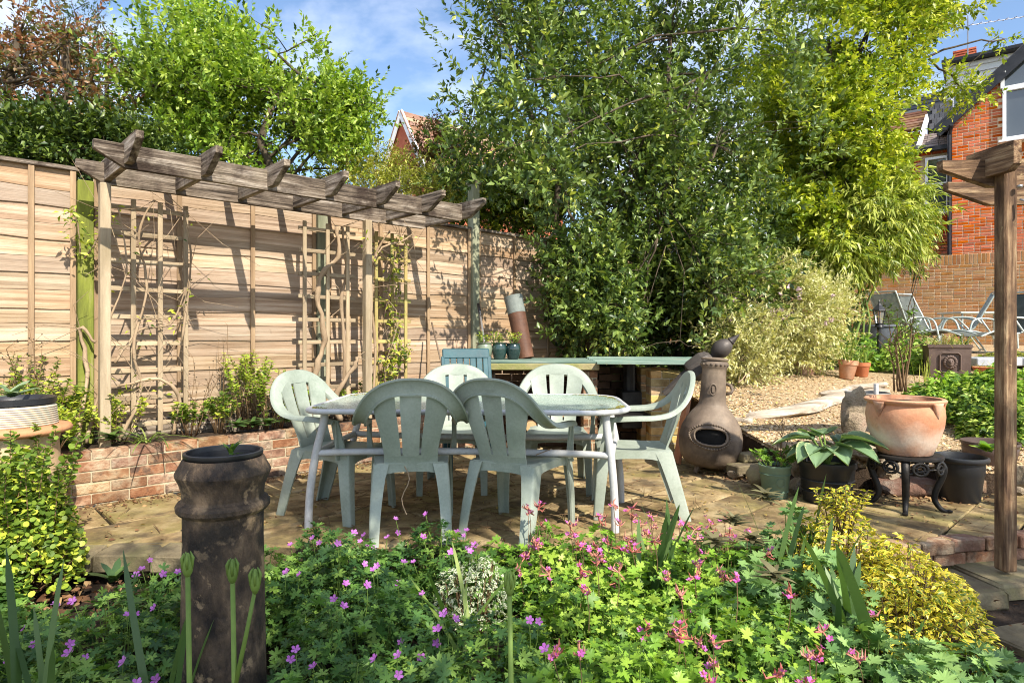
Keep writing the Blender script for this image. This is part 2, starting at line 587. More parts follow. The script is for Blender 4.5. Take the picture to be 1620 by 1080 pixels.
def tree(name, label, cat, base, blobs, nspr, lm, bark, seed, nl=9, slen=0.22, L=0.08, tw=None, shell=0.5, gap=-0.15, gf=2.2,
         trunks=1, tr=0.07, limbs=10, up=0.35, sprays=0, spl=.5, group=None, rag=0.12, lump=0.25, vert=None, twigs=120, jit=0.35, spread=0.9, cname='crown', tname='trunk', lean=None):
    rng = np.random.default_rng(seed)
    t = thing(name, label, cat, base, 0, group)
    B = [(b[0] - base[0], b[1] - base[1], b[2] - base[2], b[3], b[4], b[5], b[6] if len(b) > 6 else 1.0) for b in blobs]
    p, out = crown_sprigs(rng, B, nspr, shell, gap, gf, seed, rag, lump)
    pos, d, upv, Ls, rn = sprig_leaves(rng, p, out, nl, slen, L, jit, up, spread, vert=vert)
    if sprays:
        q, qo = crown_sprigs(rng, B, sprays, .15, gap - .5, gf, seed + 3, .05, lump)
        a_ = sprig_leaves(rng, q, qo, 20, spl, L, jit, up + .35, spread, .45, vert=vert)
        pos, d, upv, Ls, rn = [np.concatenate([x_, y_]) for x_, y_ in zip((pos, d, upv, Ls, rn), a_)]
    me = leaf_mesh(cname, tw or tmpl_oval(), pos, d, upv, Ls, np.ones(len(Ls)), rn)
    link(cname, me, lm, t)
    mb = MB()
    ends = []
    for k in range(trunks):
        b0 = (rng.normal() * 0.12 * (trunks > 1), rng.normal() * 0.08 * (trunks > 1), -0.05)
        bb = B[k % len(B)]
        pts = limb(mb, b0, (bb[0], bb[1], bb[2]), tr, tr * 0.5, rng, 7, 7, 0.05)
        ends += pts[3:]
    for k in range(limbs):
        bb = B[k % len(B)]
        s = ends[rng.integers(len(ends))]
        dd = unit(rng, 1)[0]
        e = Vector((bb[0] + dd[0] * bb[3] * .7, bb[1] + dd[1] * bb[4] * .7, bb[2] + dd[2] * bb[5] * .7))
        pts = limb(mb, s, e, tr * 0.34, tr * 0.08, rng, 5, 6, 0.05)
        ends += pts[3:]
    if len(ends) and twigs:
        E = np.array([tuple(e) for e in ends])
        for i in rng.choice(len(p), size=min(twigs, len(p)), replace=False):
            j = np.argmin(((E - p[i]) ** 2).sum(1))
            if ((E[j] - p[i]) ** 2).sum() < 1.6 ** 2:
                limb(mb, E[j], p[i] + out[i] * slen * .8, tr * 0.10, 0.0025, rng, 4, 4, 0.08)
    part(tname, mb, bark, t, smooth=True)
    return t
# ------------------------------------------------------------------ palette
m_fence = mat('waney_board', [(0.21, 0.135, 0.078), (0.385, 0.265, 0.168), (0.56, 0.43, 0.31)], lo=.28, hi=.70, scale=3.0, stretch=(0.5, 6, 11), bscale=16, rough=0.8,
              bump=0.6, vary=0.22, huev=0.005, dirt=((0.16, 0.10, 0.06), 9, 0.64, 0.72, 0.7), dirt2=((0.46, 0.37, 0.27), 1.6, 0.45, 0.65, 0.5), spec=0.15)
m_fence_dark = mat('fence_batten_wood', [(0.20, 0.13, 0.075), (0.40, 0.28, 0.17)], scale=3.0, stretch=(0.5, 6, 6), bscale=25, rough=0.85, bump=0.4, vary=0.15, spec=0.15)
m_weather = mat('weathered_timber', [(0.055, 0.042, 0.032), (0.23, 0.18, 0.135), (0.48, 0.41, 0.335)], scale=3.6, stretch=(0.6, 7, 12), bscale=20, lo=.36, hi=.68, rough=0.88, bump=0.9,
                vary=0.18, dirt=((0.04, 0.026, 0.02), 3.5, 0.48, 0.62, 0.8), dirt2=((0.36, 0.30, 0.22), 2.2, 0.52, 0.68, 0.6), spec=0.15, bdist=0.012)
m_postwood = mat('pale_post_timber', [(0.26, 0.20, 0.13), (0.46, 0.37, 0.25)], scale=3.0, stretch=(0.6, 6, 6), bscale=22, rough=0.85, bump=0.5, vary=0.12, spec=0.15,
                 dirt=((0.20, 0.16, 0.08), 2.0, 0.5, 0.8, 0.6))
m_mossy = mat('mossy_green_timber', [(0.09, 0.10, 0.025), (0.17, 0.19, 0.035), (0.30, 0.25, 0.13)], scale=2.5, stretch=(0.7, 5, 5), bscale=25, rough=0.9, bump=0.4, vary=0.2, spec=0.1)
m_greenpost = mat('grey_green_timber', [(0.16, 0.17, 0.11), (0.33, 0.33, 0.23)], scale=3, stretch=(0.7, 5, 5), bscale=25, rough=0.9, bump=0.4, vary=0.2, spec=0.1)
m_trellis = mat('trellis_wood', [(0.26, 0.19, 0.12), (0.44, 0.35, 0.23)], scale=4, stretch=(0.7, 6, 6), bscale=30, rough=0.85, bump=0.4, vary=0.25, spec=0.15)
m_trellis_y = mat('mossy_trellis_wood', [(0.26, 0.19, 0.07), (0.42, 0.33, 0.13), (0.30, 0.34, 0.10)], scale=4, stretch=(0.7, 6, 6), bscale=30, rough=0.85, bump=0.4, vary=0.25, spec=0.15)
m_brickp = mat('patio_brick', [(0.18, 0.09, 0.052), (0.31, 0.17, 0.098), (0.42, 0.30, 0.19)], scale=12, bscale=60, rough=0.88, bump=1.0, vary=0.22, huev=0.008, spec=0.15,
               dirt=((0.42, 0.34, 0.24), 6, 0.48, 0.66, 0.7), dirt2=((0.08, 0.062, 0.05), 9, 0.54, 0.66, 0.8))
m_mortar = mat('mortar', [(0.34, 0.28, 0.18), (0.50, 0.43, 0.30)], scale=12, bscale=90, rough=0.95, bump=0.6, spec=0.1, vary=0)
m_bricky = mat('yellow_stock_brick', [(0.24, 0.13, 0.05), (0.44, 0.29, 0.12), (0.54, 0.40, 0.20)], scale=7, bscale=60, rough=0.88, bump=0.6, vary=0.25, huev=0.02, spec=0.15,
               dirt=((0.16, 0.12, 0.06), 4, 0.5, 0.75, 0.6))
m_brickwall = mat('garden_wall_brick', [(0.24, 0.11, 0.048), (0.34, 0.17, 0.075), (0.28, 0.19, 0.09)], scale=3, bscale=30, rough=0.9, bump=0.4, vary=0.16, huev=0.008, spec=0.12)
m_brickhouse = mat('red_house_brick', [(0.40, 0.085, 0.030), (0.56, 0.16, 0.055)], scale=3, bscale=30, rough=0.9, bump=0.3, vary=0.22, huev=0.006, spec=0.12)
m_mortar_w = mat('pale_mortar', [(0.62, 0.48, 0.30), (0.74, 0.60, 0.42)], scale=5, bscale=40, rough=0.95, bump=0.3, vary=0)
m_slab = mat('sandstone_paving', [(0.15, 0.10, 0.048), (0.29, 0.205, 0.10), (0.41, 0.31, 0.17)], lo=.36, hi=.64, scale=5, bscale=60, rough=0.8, bump=0.55, vary=0.18, spec=0.2, detail=9,
             dirt=((0.22, 0.195, 0.06), 2.2, 0.46, 0.68, 0.65), dirt2=((0.085, 0.062, 0.04), 4.5, 0.50, 0.66, 0.8))
m_joint = mat('paving_joint_soil', [(0.06, 0.045, 0.025), (0.13, 0.10, 0.05)], scale=20, bscale=120, rough=0.95, bump=0.8)
m_soil = mat('dark_soil', [(0.035, 0.022, 0.014), (0.10, 0.065, 0.04)], scale=14, bscale=80, rough=0.95, bump=1.0, bdist=0.03)
m_grav = mat('gravel_ground', [(0.26, 0.165, 0.08), (0.44, 0.31, 0.17), (0.58, 0.45, 0.29)], scale=40, bscale=90, rough=0.9, bump=1.0, bdist=0.02, lo=0.35, hi=0.65)
m_pebble = mat('pebble', [(0.32, 0.195, 0.09), (0.50, 0.36, 0.20), (0.68, 0.56, 0.40)], scale=1, bscale=60, rough=0.8, bump=0.2, vary=0.35, huev=0.02)
m_asph = mat('asphalt', [(0.035, 0.034, 0.034), (0.08, 0.075, 0.07)], scale=60, bscale=160, rough=0.85, bump=0.9)
m_stone = mat('rough_stone', [(0.16, 0.12, 0.08), (0.34, 0.27, 0.18), (0.50, 0.44, 0.34)], scale=6, bscale=25, rough=0.9, bump=1.0, bdist=0.03, vary=0.2, dirt=((0.30, 0.13, 0.07), 3, 0.55, 0.7, 0.6))
m_edge = mat('mossy_edging_stone', [(0.13, 0.10, 0.06), (0.27, 0.22, 0.13)], scale=8, bscale=40, rough=0.9, bump=0.8, vary=0.2, dirt=((0.15, 0.15, 0.04), 4, 0.5, 0.7, 0.6))
m_grey = mat('grey_ground', [(0.12, 0.10, 0.07), (0.2, 0.17, 0.11)], scale=3, bscale=40, rough=0.95, bump=0.4)

# ------------------------------------------------------------------ ground
g = MB(); g.add([(-250, -60, -0.42), (250, -60, -0.42), (250, 500, -0.42), (-250, 500, -0.42)], [(0, 1, 2, 3)])
part('ground', g, m_grey, kind='structure')

# soil of the front bed
rng = np.random.default_rng(3)
def soil_z(x, y): return -0.24 + 0.03 * math.sin(x * 3.1) * math.cos(y * 4.3) + 0.05 * max(0, min(1, (y - 2.6)))
b = MB(); b.grid(lambda u, v: Vector((-4.2 + 6.2 * u, 0.7 + 2.95 * v, soil_z(-4.2 + 6.2 * u, 0.7 + 2.95 * v))), 40, 20)
part('flower_bed_soil', b, m_soil, smooth=True, kind='structure')
# asphalt path in the right corner
b = MB(); b.box((4.7, 2.2, -0.36), (5.4, 3.6, 0.12), ch=0.01)
part('asphalt_path', b, m_asph, kind='structure')

# ------------------------------------------------------------------ patio with flagstones (laid along the fence)
patio = bpy.data.objects.new('patio', None); COL.objects.link(patio)
patio['kind'] = 'structure'
def clip_poly(P, lines):
    for (ax, ay, bx, by) in lines:
        out = []
        f = lambda p: (bx - ax) * (p[1] - ay) - (by - ay) * (p[0] - ax)
        for i in range(len(P)):
            p, q = P[i], P[(i + 1) % len(P)]
            fp, fq = f(p), f(q)
            if fp >= 0: out.append(p)
            if (fp >= 0) != (fq >= 0):
                t = fp / (fp - fq); out.append((p[0] + (q[0] - p[0]) * t, p[1] + (q[1] - p[1]) * t))
        P = out
        if len(P) < 3: return []
    return P
EDGE = [(-4.6, 3.52, 1.9, 3.42), (1.9, 3.42, 5.2, 4.25), (5.2, 3, 5.2, 12), (-4.6, 12, -4.6, 3)]
rng = np.random.default_rng(11)
n = -3.1
bed = MB()
def shrink(P, d):
    c = (sum(p[0] for p in P) / len(P), sum(p[1] for p in P) / len(P))
    R_ = max(math.hypot(p[0] - c[0], p[1] - c[1]) for p in P)
    k = 1 - d / R_
    return [(c[0] + (p[0] - c[0]) * k, c[1] + (p[1] - c[1]) * k) for p in P]
while n < 5.05:
    h = float(rng.choice([0.30, 0.42, 0.55]))
    if n + h > 4.9: h = 5.055 - n
    s = -3.6 + float(rng.random()) * 0.4
    while s < 8.2:
        w = float(rng.choice([0.38, 0.5, 0.62, 0.8]))
        g_ = 0.014
        hw, hh = (w - g_) / 2, (h - g_) / 2
        cor = [(s + w / 2 + sx * hw + rng.normal() * .006, n + h / 2 + sy * hh + rng.normal() * .006) for sx, sy in ((-1, -1), (1, -1), (1, 1), (-1, 1))]
        wc = [tuple(W(*c)[:2]) for c in cor]
        P = clip_poly(wc, EDGE)
        if len(P) >= 3:
            ar = abs(sum(P[i][0] * P[(i + 1) % len(P)][1] - P[(i + 1) % len(P)][0] * P[i][1] for i in range(len(P)))) / 2
            if ar > 0.012:
                cx, cy = sum(p[0] for p in P) / len(P), sum(p[1] for p in P) / len(P)
                q = [(p[0] - cx, p[1] - cy) for p in P]
                mb = MB(); k = len(q)
                t_ = shrink(q, .012)
                zz = [rng.normal() * .0012 for _ in q]
                mb.add([(x, y, -0.06) for x, y in q] + [(x, y, -.010) for x, y in q] + [(t_[i][0], t_[i][1], zz[i]) for i in range(k)],
                       [tuple(range(2 * k, 3 * k))] + [(a, (a + 1) % k, (a + 1) % k + k, a + k) for a in range(k)] + [(a + k, (a + 1) % k + k, (a + 1) % k + 2 * k, a + 2 * k) for a in range(k)])
                part('flagstone', mb, m_slab, patio, loc=(cx, cy, float(rng.normal()) * 0.0022))
                bb = shrink(q, -.004)
                bed.add([(cx + x, cy + y, -.016) for x, y in bb] + [(cx + x, cy + y, -.30) for x, y in bb], [tuple(range(k))] + [(a, a + k, (a + 1) % k + k, (a + 1) % k) for a in range(k)])
        s += w
    n += h
part('joint_bed', bed, m_joint, patio)

# ------------------------------------------------------------------ brick helper
BRICK_ME = {}
def brick_mesh(L, Wd, Hh, k, m):
    key = (L, Wd, Hh, k, m.name)
    if key not in BRICK_ME:
        r = random.Random(k * 7 + 1)
        mb = MB(); mb.box((0, 0, 0), (L, Wd, Hh), ch=min(0.004, Hh * .12))
        mb.v = [(x + r.uniform(-.0015, .0015), y + r.uniform(-.0015, .0015), z + r.uniform(-.0015, .0015)) for x, y, z in mb.v]
        me = mb.mesh('brick'); me.materials.append(m); BRICK_ME[key] = me
    return BRICK_ME[key]

def brick_face(parent, L, courses, m, z0=0.0, x0=0.0, y=0.0, bl=0.215, bh=0.065, bd=0.05, gap=0.010, limit=300, prefer=None, skip=None, soldier=None, bond='stretch', seed=0, clip=None):
    """bricks laid on a face in the parent's local x,z plane, front towards -y. the ones with the best 'prefer' become parts, the rest one stuff mesh"""
    r = random.Random(seed)
    items = []
    z = z0
    for c in range(courses):
        hh = bh
        off = (bl + gap) / 2 if c % 2 else 0.0
        x = x0 - off
        i = 0
        while x < x0 + L - 0.002:
            ln = bl
            if bond == 'mixed' and (i + c) % 3 == 2: ln = (bl - gap) / 2
            a, e = max(x, x0), min(x + ln, x0 + L)
            if clip:
                a, e = clip(a, e, z + hh / 2)
            if e - a > 0.03 and not (skip and skip((a + e) / 2, z + hh / 2, (e - a))):
                items.append(((a + e) / 2, z + hh / 2, e - a, hh))
            x += ln + gap
            i += 1
        z += bh + gap
    if soldier:
        x = x0
        while x < x0 + L - 0.01:
            items.append((x + bh / 2, z + soldier / 2, bh, soldier))
            x += bh + gap
        z += soldier + gap
    if prefer: items.sort(key=prefer)
    stuff = MB()
    for q, (cx, cz, w, h) in enumerate(items):
        dy = r.uniform(-.002, .002)
        if q < limit:
            me = brick_mesh(round(w, 3), bd, round(h, 3), q % 2 if abs(w - bl) < .002 or soldier else 0, m)
            link('brick', me, None, parent, loc=(cx, y + bd / 2 + dy, cz))
        else:
            stuff.box((cx, y + bd / 2 + dy, cz), (w, bd, h), r=r.random() + 0.001)
    if stuff.v:
        part('brickwork', stuff, m, parent, kind='stuff')
    return z

# ------------------------------------------------------------------ raised bed: low brick wall + soil
wl_len, wl_s0, wl_n = 6.3, 0.42, 5.06
rb = thing('retaining_wall', 'low red brick retaining wall of the raised bed below the wooden fence', 'wall', W(wl_s0, wl_n, 0), UANG)
brick_face(rb, wl_len, 5, m_brickp, z0=0.006, y=0.0, bd=0.10, bond='stretch', seed=4, skip=lambda x, z, w: False)
b = MB(); b.box((wl_len / 2, 0.057, 0.176), (wl_len - 0.004, 0.10, 0.356)); part('mortar_core', b, m_mortar, rb)
b = MB(); b.grid(lambda u, v: W(-2.5 + 11.0 * u, 5.13 + 0.5 * v, 0.35 + 0.02 * math.sin(u * 40) + 0.02 * math.sin(u * 17 + v * 5)), 60, 4)
part('raised_bed_soil', b, m_soil, smooth=True, kind='structure')

# ------------------------------------------------------------------ fence
FN = 5.56
fence = thing('wooden_fence', 'tall waney lap timber fence with pale weathered boards behind the pergola', 'fence', W(0, FN, 0), UANG)
r = random.Random(5)
board_me = []
for k in range(6):
    mb = MB()
    n_ = 12
    L_, hb = 1.0, 0.150
    top = [hb / 2 + r.uniform(-.004, .004) for _ in range(n_ + 1)]
    ph = r.uniform(0, 6); am = r.uniform(.002, .007)
    bot = [-hb / 2 + am * math.sin(i * 1.1 + ph) + r.uniform(-.003, .002) for i in range(n_ + 1)]
    vs = []
    for i in range(n_ + 1):
        x = L_ * i / n_
        vs += [(x, -0.004, top[i]), (x, -0.014, bot[i]), (x, -0.007, bot[i] - .001), (x, 0.004, top[i])]
    fs = []
    for i in range(n_):
        a, c = i * 4, i * 4 + 4
        fs += [(a + 1, c + 1, c, a), (a + 2, c + 2, c + 1, a + 1), (a + 3, c + 3, c + 2, a + 2), (a, c, c + 3, a + 3)]
    mb.add(vs, fs)
    me = mb.mesh('board'); me.materials.append(m_fence); board_me.append(me)
posts_s = [0.905, 2.765, 4.625, 6.485, 8.345]
starts = [-2.815, -0.955] + posts_s[:-1]
for a in starts:
    p0, p1 = a + 0.055, a + 1.86 - 0.055
    for k in range(15):
        z = 0.575 + k * 0.121
        me = board_me[r.randrange(6)]
        o = link('board', me, None, fence)
        o.location = (p0, -0.004 * (k % 2), z)
        o.rotation_euler = (0, r.uniform(-.004, .004), 0)
        o.scale = (p1 - p0, 1, 1)
    for q in ((p0 + 0.018, .0, .588, p1 - .018) if abs(a + .955) < .01 else (p0 + 0.018, p0 + (p1 - p0) * .333, p0 + (p1 - p0) * .667, p1 - 0.018)):
        plank('batten', (q, -0.030, 0.50), (q, -0.030, 2.34), 0.036, 0.018, m_fence_dark, fence, up=(1, 0, 0))
    plank('capping_rail', (p0 - .02, -0.015, 2.357), (p1 + .02, -0.015, 2.357), 0.030, 0.062, m_weather, fence)
    plank('gravel_board', (p0, 0.0, 0.41), (p1, 0.0, 0.41), 0.17, 0.03, m_weather, fence)

# ------------------------------------------------------------------ pergola
pg = thing('pergola', 'weathered timber pergola with chamfered rafters along the fence', 'pergola', W(0, 5.19, 0), UANG)
def chamfer(L, h=0.15, cut=0.17, e=0.055):
    return [(0, h / 2), (0, h / 2 - e), (cut, -h / 2), (L - cut, -h / 2), (L, h / 2 - e), (L, h / 2)]
def beam(name, s0, s1, n_, zc, t=0.045):
    L_ = s1 - s0
    plank(name, (s0, n_, zc), (s1, n_, zc), 0.15, t, m_weather, pg, poly=chamfer(L_))
ZB = 2.29
beam('beam', 0.80, 3.86, -0.555, ZB)
beam('beam', 0.80, 3.86, 0.03, ZB - 0.003)
for i in range(7):
    s = 0.985 + 0.458 * i
    L_ = 1.20
    poly = [(0, .075), (0, .03), (.20, -.075), (L_ - .2, -.075), (L_, .03), (L_, .075)]
    plank('rafter', (s, -0.87, ZB + 0.022), (s, -0.87 + L_, ZB + 0.022), 0.15, 0.044, m_weather, pg, poly=poly)
s_post = [0.965, 3.05]
for s in s_post:
    plank('post', (s, 0.0, 0.30), (s, 0.0, 2.214), 0.068, 0.068, m_postwood, pg, up=(1, 0, 0), ch=.005)
# back posts: fence posts taller than the panels
for i, s in enumerate(posts_s):
    topz = [2.28, 2.50, 2.86, 2.45, 2.45][i]
    mm = [m_mossy, m_greenpost, m_greenpost, m_greenpost, m_greenpost][i]
    t = thing('fence_post', ['square fence post covered in bright green moss beside the left trellis',
                             'capped green timber fence post behind the vine covered middle trellis',
                             'tallest grey green fence post at the far right end of the pergola',
                             'grey green fence post half hidden by the laurel left branches',
                             'grey green fence post behind the laurel trunks'][i], 'post', W(s, FN - 0.02, 0), UANG)
    plank('shaft', (0, 0, 0.25), (0, 0, topz), 0.10, 0.10, mm, t, up=(1, 0, 0), ch=.006)
    if i != 0:
        b = MB(); b.box((0, 0, topz + 0.016), (0.13, 0.13, 0.03), ch=.004, taper=.97); b.box((0, 0, topz + 0.048), (0.10, 0.10, 0.034), taper=.35)
        part('post_cap', b, m_postwood, t)

# ------------------------------------------------------------------ trellises
def trellis(label, s0, s1, z0, z1, nv, nh, m, n_=0.0, vs=None, hs=None):
    t = thing('trellis', label, 'trellis', W(s0, 5.40 + n_, 0), UANG, group='timber trellises fixed between the pergola posts')
    w = s1 - s0
    for i in range(nv):
        x = (vs[i] if vs else w * i / (nv - 1))
        plank('upright_slat', (x, -0.02, z0), (x, -0.02, z1), 0.034, 0.018, m, t, up=(1, 0, 0))
    rr = random.Random(nv * 3 + nh)
    for k in range(nh):
        z = z0 + 0.06 + (z1 - z0 - 0.12) * k / (nh - 1)
        plank('cross_slat', (-0.05, 0, z + rr.uniform(-.006, .006)), (w + 0.05, 0, z + rr.uniform(-.006, .006)), 0.034, 0.018, m, t)
    return t
trellis('wide brown trellis at the left end of the pergola with bare climbing stems', 1.04, 1.52, 0.42, 2.16, 3, 9, m_trellis, -0.02, vs=[0.14, 0.32, 0.50])
trellis('narrow trellis beside the middle post with a thick twisted vine stem', 2.50, 2.96, 0.42, 2.16, 3, 9, m_trellis, -0.06, vs=[0.0, 0.22, 0.42])
trellis('honey coloured trellis on the right threaded with yellow green climber', 3.26, 3.62, 0.42, 2.16, 3, 9, m_trellis_y, 0.0, vs=[0.0, 0.18, 0.34])

# ------------------------------------------------------------------ raised gravel terrace
HY = [4.0, 4.8, 5.5, 7.4, 9, 12, 14.5]
HZ = [.10, .20, .30, .66, .76, .86, .98]
def hgt(y): return float(np.interp(y, HY, HZ))
near = [(1.75, 7.6), (1.95, 6.3), (2.02, 5.6), (2.15, 5.05), (2.6, 4.72), (3.3, 4.62), (4.2, 4.5), (6.0, 4.3)]
far = [(-3.0, 14.5), (0.5, 14.5), (3.5, 14.5), (5.5, 14.5), (8.0, 14.5), (11., 14.5), (14.5, 14.3), (17, 12)]
def terr(u, v):
    k = u * (len(near) - 1); i = min(int(k), len(near) - 2); t = k - i
    a = Vector(near[i]).lerp(Vector(near[i + 1]), t); c = Vector(far[i]).lerp(Vector(far[i + 1]), t)
    p = a.lerp(c, v ** 1.6)
    zz = hgt(p.y) + 0.012 * math.sin(p.x * 5) * math.sin(p.y * 4.1)
    if v < 0.001: zz -= 0.03
    return Vector((p.x, p.y, zz))
b = MB(); b.grid(terr, 56, 60)
part('gravel_terrace', b, m_grav, smooth=True, kind='structure')
b = MB(); b.grid(lambda u, v: terr(u, 0) - Vector((0, 0, 0.45 * v)), 40, 2); part('terrace_bank', b, m_soil, kind='structure')
# pebbles
rng = np.random.default_rng(21)
N = 16000
uu = rng.random(N); vv = rng.random(N) ** 1.5 * 0.45
pos = np.array([tuple(terr(a, c)) for a, c in zip(uu, vv)])
pos[:, 2] += 0.004
ov = np.array([(1, 0, 0), (-1, 0, 0), (0, 1, 0), (0, -1, 0), (0, 0, 1), (0, 0, -1)], float)
of = [(0, 2, 4), (2, 1, 4), (1, 3, 4), (3, 0, 4)]
sz = rng.uniform(0.007, 0.019, N)
me = leaf_mesh('pebbles', (ov * np.array([1, 1, .6]), of, [0] * 6), pos, np.c_[rng.normal(size=(N, 2)), rng.normal(size=N) * .3], np.tile([0., 0, 1], (N, 1)) + rng.normal(size=(N, 3)) * .25, sz, rng.uniform(.6, 1.1, N), rng.random(N))
link('pebbles', me, m_pebble, kind='stuff')

# ------------------------------------------------------------------ far garden wall and houses
fw = thing('garden_wall', 'long brown brick garden wall with soldier coping behind the metal loungers', 'wall', (10.1 - .8 * 8, 14.0 + .6 * 8, 0.70), math.radians(-37))
ztop = brick_face(fw, 13.5, 27, m_brickwall, z0=0.0, y=0.0, bd=0.06, limit=300, bond='mixed', soldier=0.215, seed=9, gap=.016, bh=.059,
                  prefer=lambda it: abs(it[0] - 8.0) - it[1] * 0.3)
b = MB(); b.box((6.75, 0.108, ztop / 2 - 0.006), (13.5, 0.20, ztop - 0.012)); part('mortar_core', b, m_mortar_w, fw)

m_white = mat('white_upvc', [(0.78, 0.79, 0.80), (0.86, 0.87, 0.88)], rough=0.35, bump=0.03, vary=0.02, spec=0.5)
m_black = mat('black_paint', [(0.012, 0.014, 0.018), (0.03, 0.032, 0.038)], rough=0.5, bump=0.15, vary=0.05, dirt=((0.6, 0.6, 0.58), 9, 0.66, 0.70, 0.9))
m_blackp = mat('black_plastic_pipe', [(0.012, 0.013, 0.016), (0.03, 0.03, 0.035)], rough=0.4, bump=0.05, vary=0.05)
m_glass = bpy.data.materials.new('window_glass'); m_glass.use_nodes = True
_b = m_glass.node_tree.nodes['Principled BSDF']; _b.inputs['Base Color'].default_value = (0.05, 0.06, 0.065, 1); _b.inputs['Roughness'].default_value = 0.06
_b.inputs['Specular IOR Level'].default_value = 1.0; _b.inputs['Coat Weight'].default_value = 0.6; _b.inputs['Coat Roughness'].default_value = 0.03
m_tile = mat('clay_roof_tile', [(0.22, 0.12, 0.075), (0.36, 0.22, 0.14)], scale=3, bscale=30, rough=0.9, bump=0.4, vary=0.3, huev=0.02)
m_slate = mat('grey_slate', [(0.05, 0.053, 0.06), (0.11, 0.11, 0.12)], scale=3, bscale=20, rough=0.6, bump=0.3, vary=0.3)
m_slate2 = mat('brown_slate', [(0.15, 0.12, 0.11), (0.27, 0.22, 0.20)], scale=3, bscale=20, rough=0.7, bump=0.3, vary=0.25)
m_cream = mat('cream_render', [(0.60, 0.60, 0.56), (0.72, 0.71, 0.66)], scale=2, bscale=20, rough=0.8, bump=0.1, vary=0.04)

def window(parent, x, y, z, w, h, rows=1, cols=1, poly=None, deep=0.09, fw_=0.055):
    """frame bars, sill and pane; front at local y"""
    f = MB()
    f.box((x - w / 2 + fw_ / 2, y, z), (fw_, deep, h)); f.box((x + w / 2 - fw_ / 2, y, z), (fw_, deep, h))
    f.box((x, y, z - h / 2 + fw_ / 2), (w - 2 * fw_ - .002, deep, fw_)); f.box((x, y, z + h / 2 - fw_ / 2), (w - 2 * fw_ - .002, deep, fw_))
    for i in range(1, cols): f.box((x - w / 2 + w * i / cols, y + .004, z), (fw_, deep, h - 2 * fw_ - .002))
    for i in range(1, rows): f.box((x, y + .008, z - h / 2 + h * i / rows), (w - 2 * fw_ - .002, deep, fw_ * 1.2))
    wo = part('window', f, m_white, parent)
    p = MB(); p.box((x, y + 0.02, z), (w - fw_, 0.012, h - fw_)); part('pane', p, m_glass, wo)
    s = MB(); s.box((x, y - 0.06, z - h / 2 - 0.035), (w + 0.16, deep + 0.12, 0.05), ch=.005); part('sill', s, m_white, wo)
    return wo

# right house: origin at front-left corner of the gabled wing
HYY = 15.6
hx0 = gx(1506, HYY)
HTH = math.radians(-37)
hs = thing('brick_house', 'red brick house with black bargeboard gable and white arched window at the right edge', 'house', (hx0, HYY, 0.9), HTH)
def hp(px, py, ly):
    """the point of the house plane (local y = ly) seen at a pixel, as local x, z"""
    k = (px - 810.0) / FOC; c, s_ = math.cos(HTH), math.sin(HTH)
    # local x axis (c, s_), local y axis (-s_, c):  O + lx*(c,s_) + ly*(-s_,c) = Y*(k,1)
    ax, ay = hx0 - ly * s_, HYY + ly * c
    lx = (k * ay - ax) / (c - k * s_)
    Y = ay + lx * s_
    return lx, CAM_H - (py - HORIZON) * Y / FOC - 0.9
eav = hp(1506, 192, 0)[1]
gw = 4.2
PIT = 0.90
apex = eav + (gw / 2) * PIT
wx0 = hp(1586, 200, 0)[0]; wx1 = wx0 + 1.35
wz0, wz1 = hp(1586, 224, 0)[1], hp(1586, 142, 0)[1]
def hclip(a, e, z):
    if z > eav - .02:
        d = (z - eav + 0.05) / PIT
        a, e = max(a, d), min(e, gw - d)
    return a, e
nb = int((apex - 1.0) / 0.075)
def skipw(x, z, w):
    if wx0 - 0.0 < x + w / 2 - .1 and x - w / 2 < wx1 and wz0 - 0.04 < z < wz1 + 0.6 + .5 * (x - wx0): return True
    if wx0 - 0.10 < x + w / 2 - .1 and wz0 - 0.33 < z <= wz0 - 0.02: return True
    if z < 1.35: return True
    return False
brick_face(hs, gw, 85, m_brickhouse, z0=1.0, y=0.0, bd=0.04, gap=0.017, bh=0.058, bl=0.210, limit=300, bond='mixed', seed=17, clip=hclip, skip=skipw,
           prefer=lambda it: it[0] * 1.0 + abs(it[1] - 3.2) * 0.15)
# soldier course under the big window
r = random.Random(2); x = wx0 - 0.08
while x < gw - .1:
    link('brick', brick_mesh(0.063, 0.04, 0.215, 0, m_brickhouse), None, hs, loc=(x, 0.018, wz0 - 0.20)); x += 0.075
b = MB()
d0 = 0.03
poly = [(0.004, 0.0), (gw - .004, 0.0), (gw - .004, eav - .03), (gw / 2, apex - .03), (0.004, eav - .03)]
b.prism(poly, 6.0, origin=(0, 3.008, 0)); part('wall', b, m_mortar_w, hs)
# arched window: lower casement + top light following the gable
window(hs, (wx0 + wx1) / 2, -0.035, (wz0 + wz1) / 2, wx1 - wx0, wz1 - wz0, 1, 2, fw_=0.07, deep=.12)
tl = [(wx0, wz1 + .004), (wx1, wz1 + .004), (wx1, wz1 + 1.15), (wx1 - .35, wz1 + 1.15), (wx0 + .45, wz1 + .72), (wx0, wz1 + 0.36)]
f = MB()
for i in range(6):
    a_, c_ = Vector((tl[i][0], -.03, tl[i][1])), Vector((tl[(i + 1) % 6][0], -.03, tl[(i + 1) % 6][1]))
    d_ = (c_ - a_); f.box((a_ + c_) / 2, (d_.length, .12, 0.075), R=rot_to(d_, (0, 0, 1) if abs(d_.z) < d_.length * .99 else (1, 0, 0)))
wo = part('window', f, m_white, hs)
p = MB(); p.prism(tl, 0.012, origin=(0, -0.012, 0)); part('pane', p, m_glass, wo)
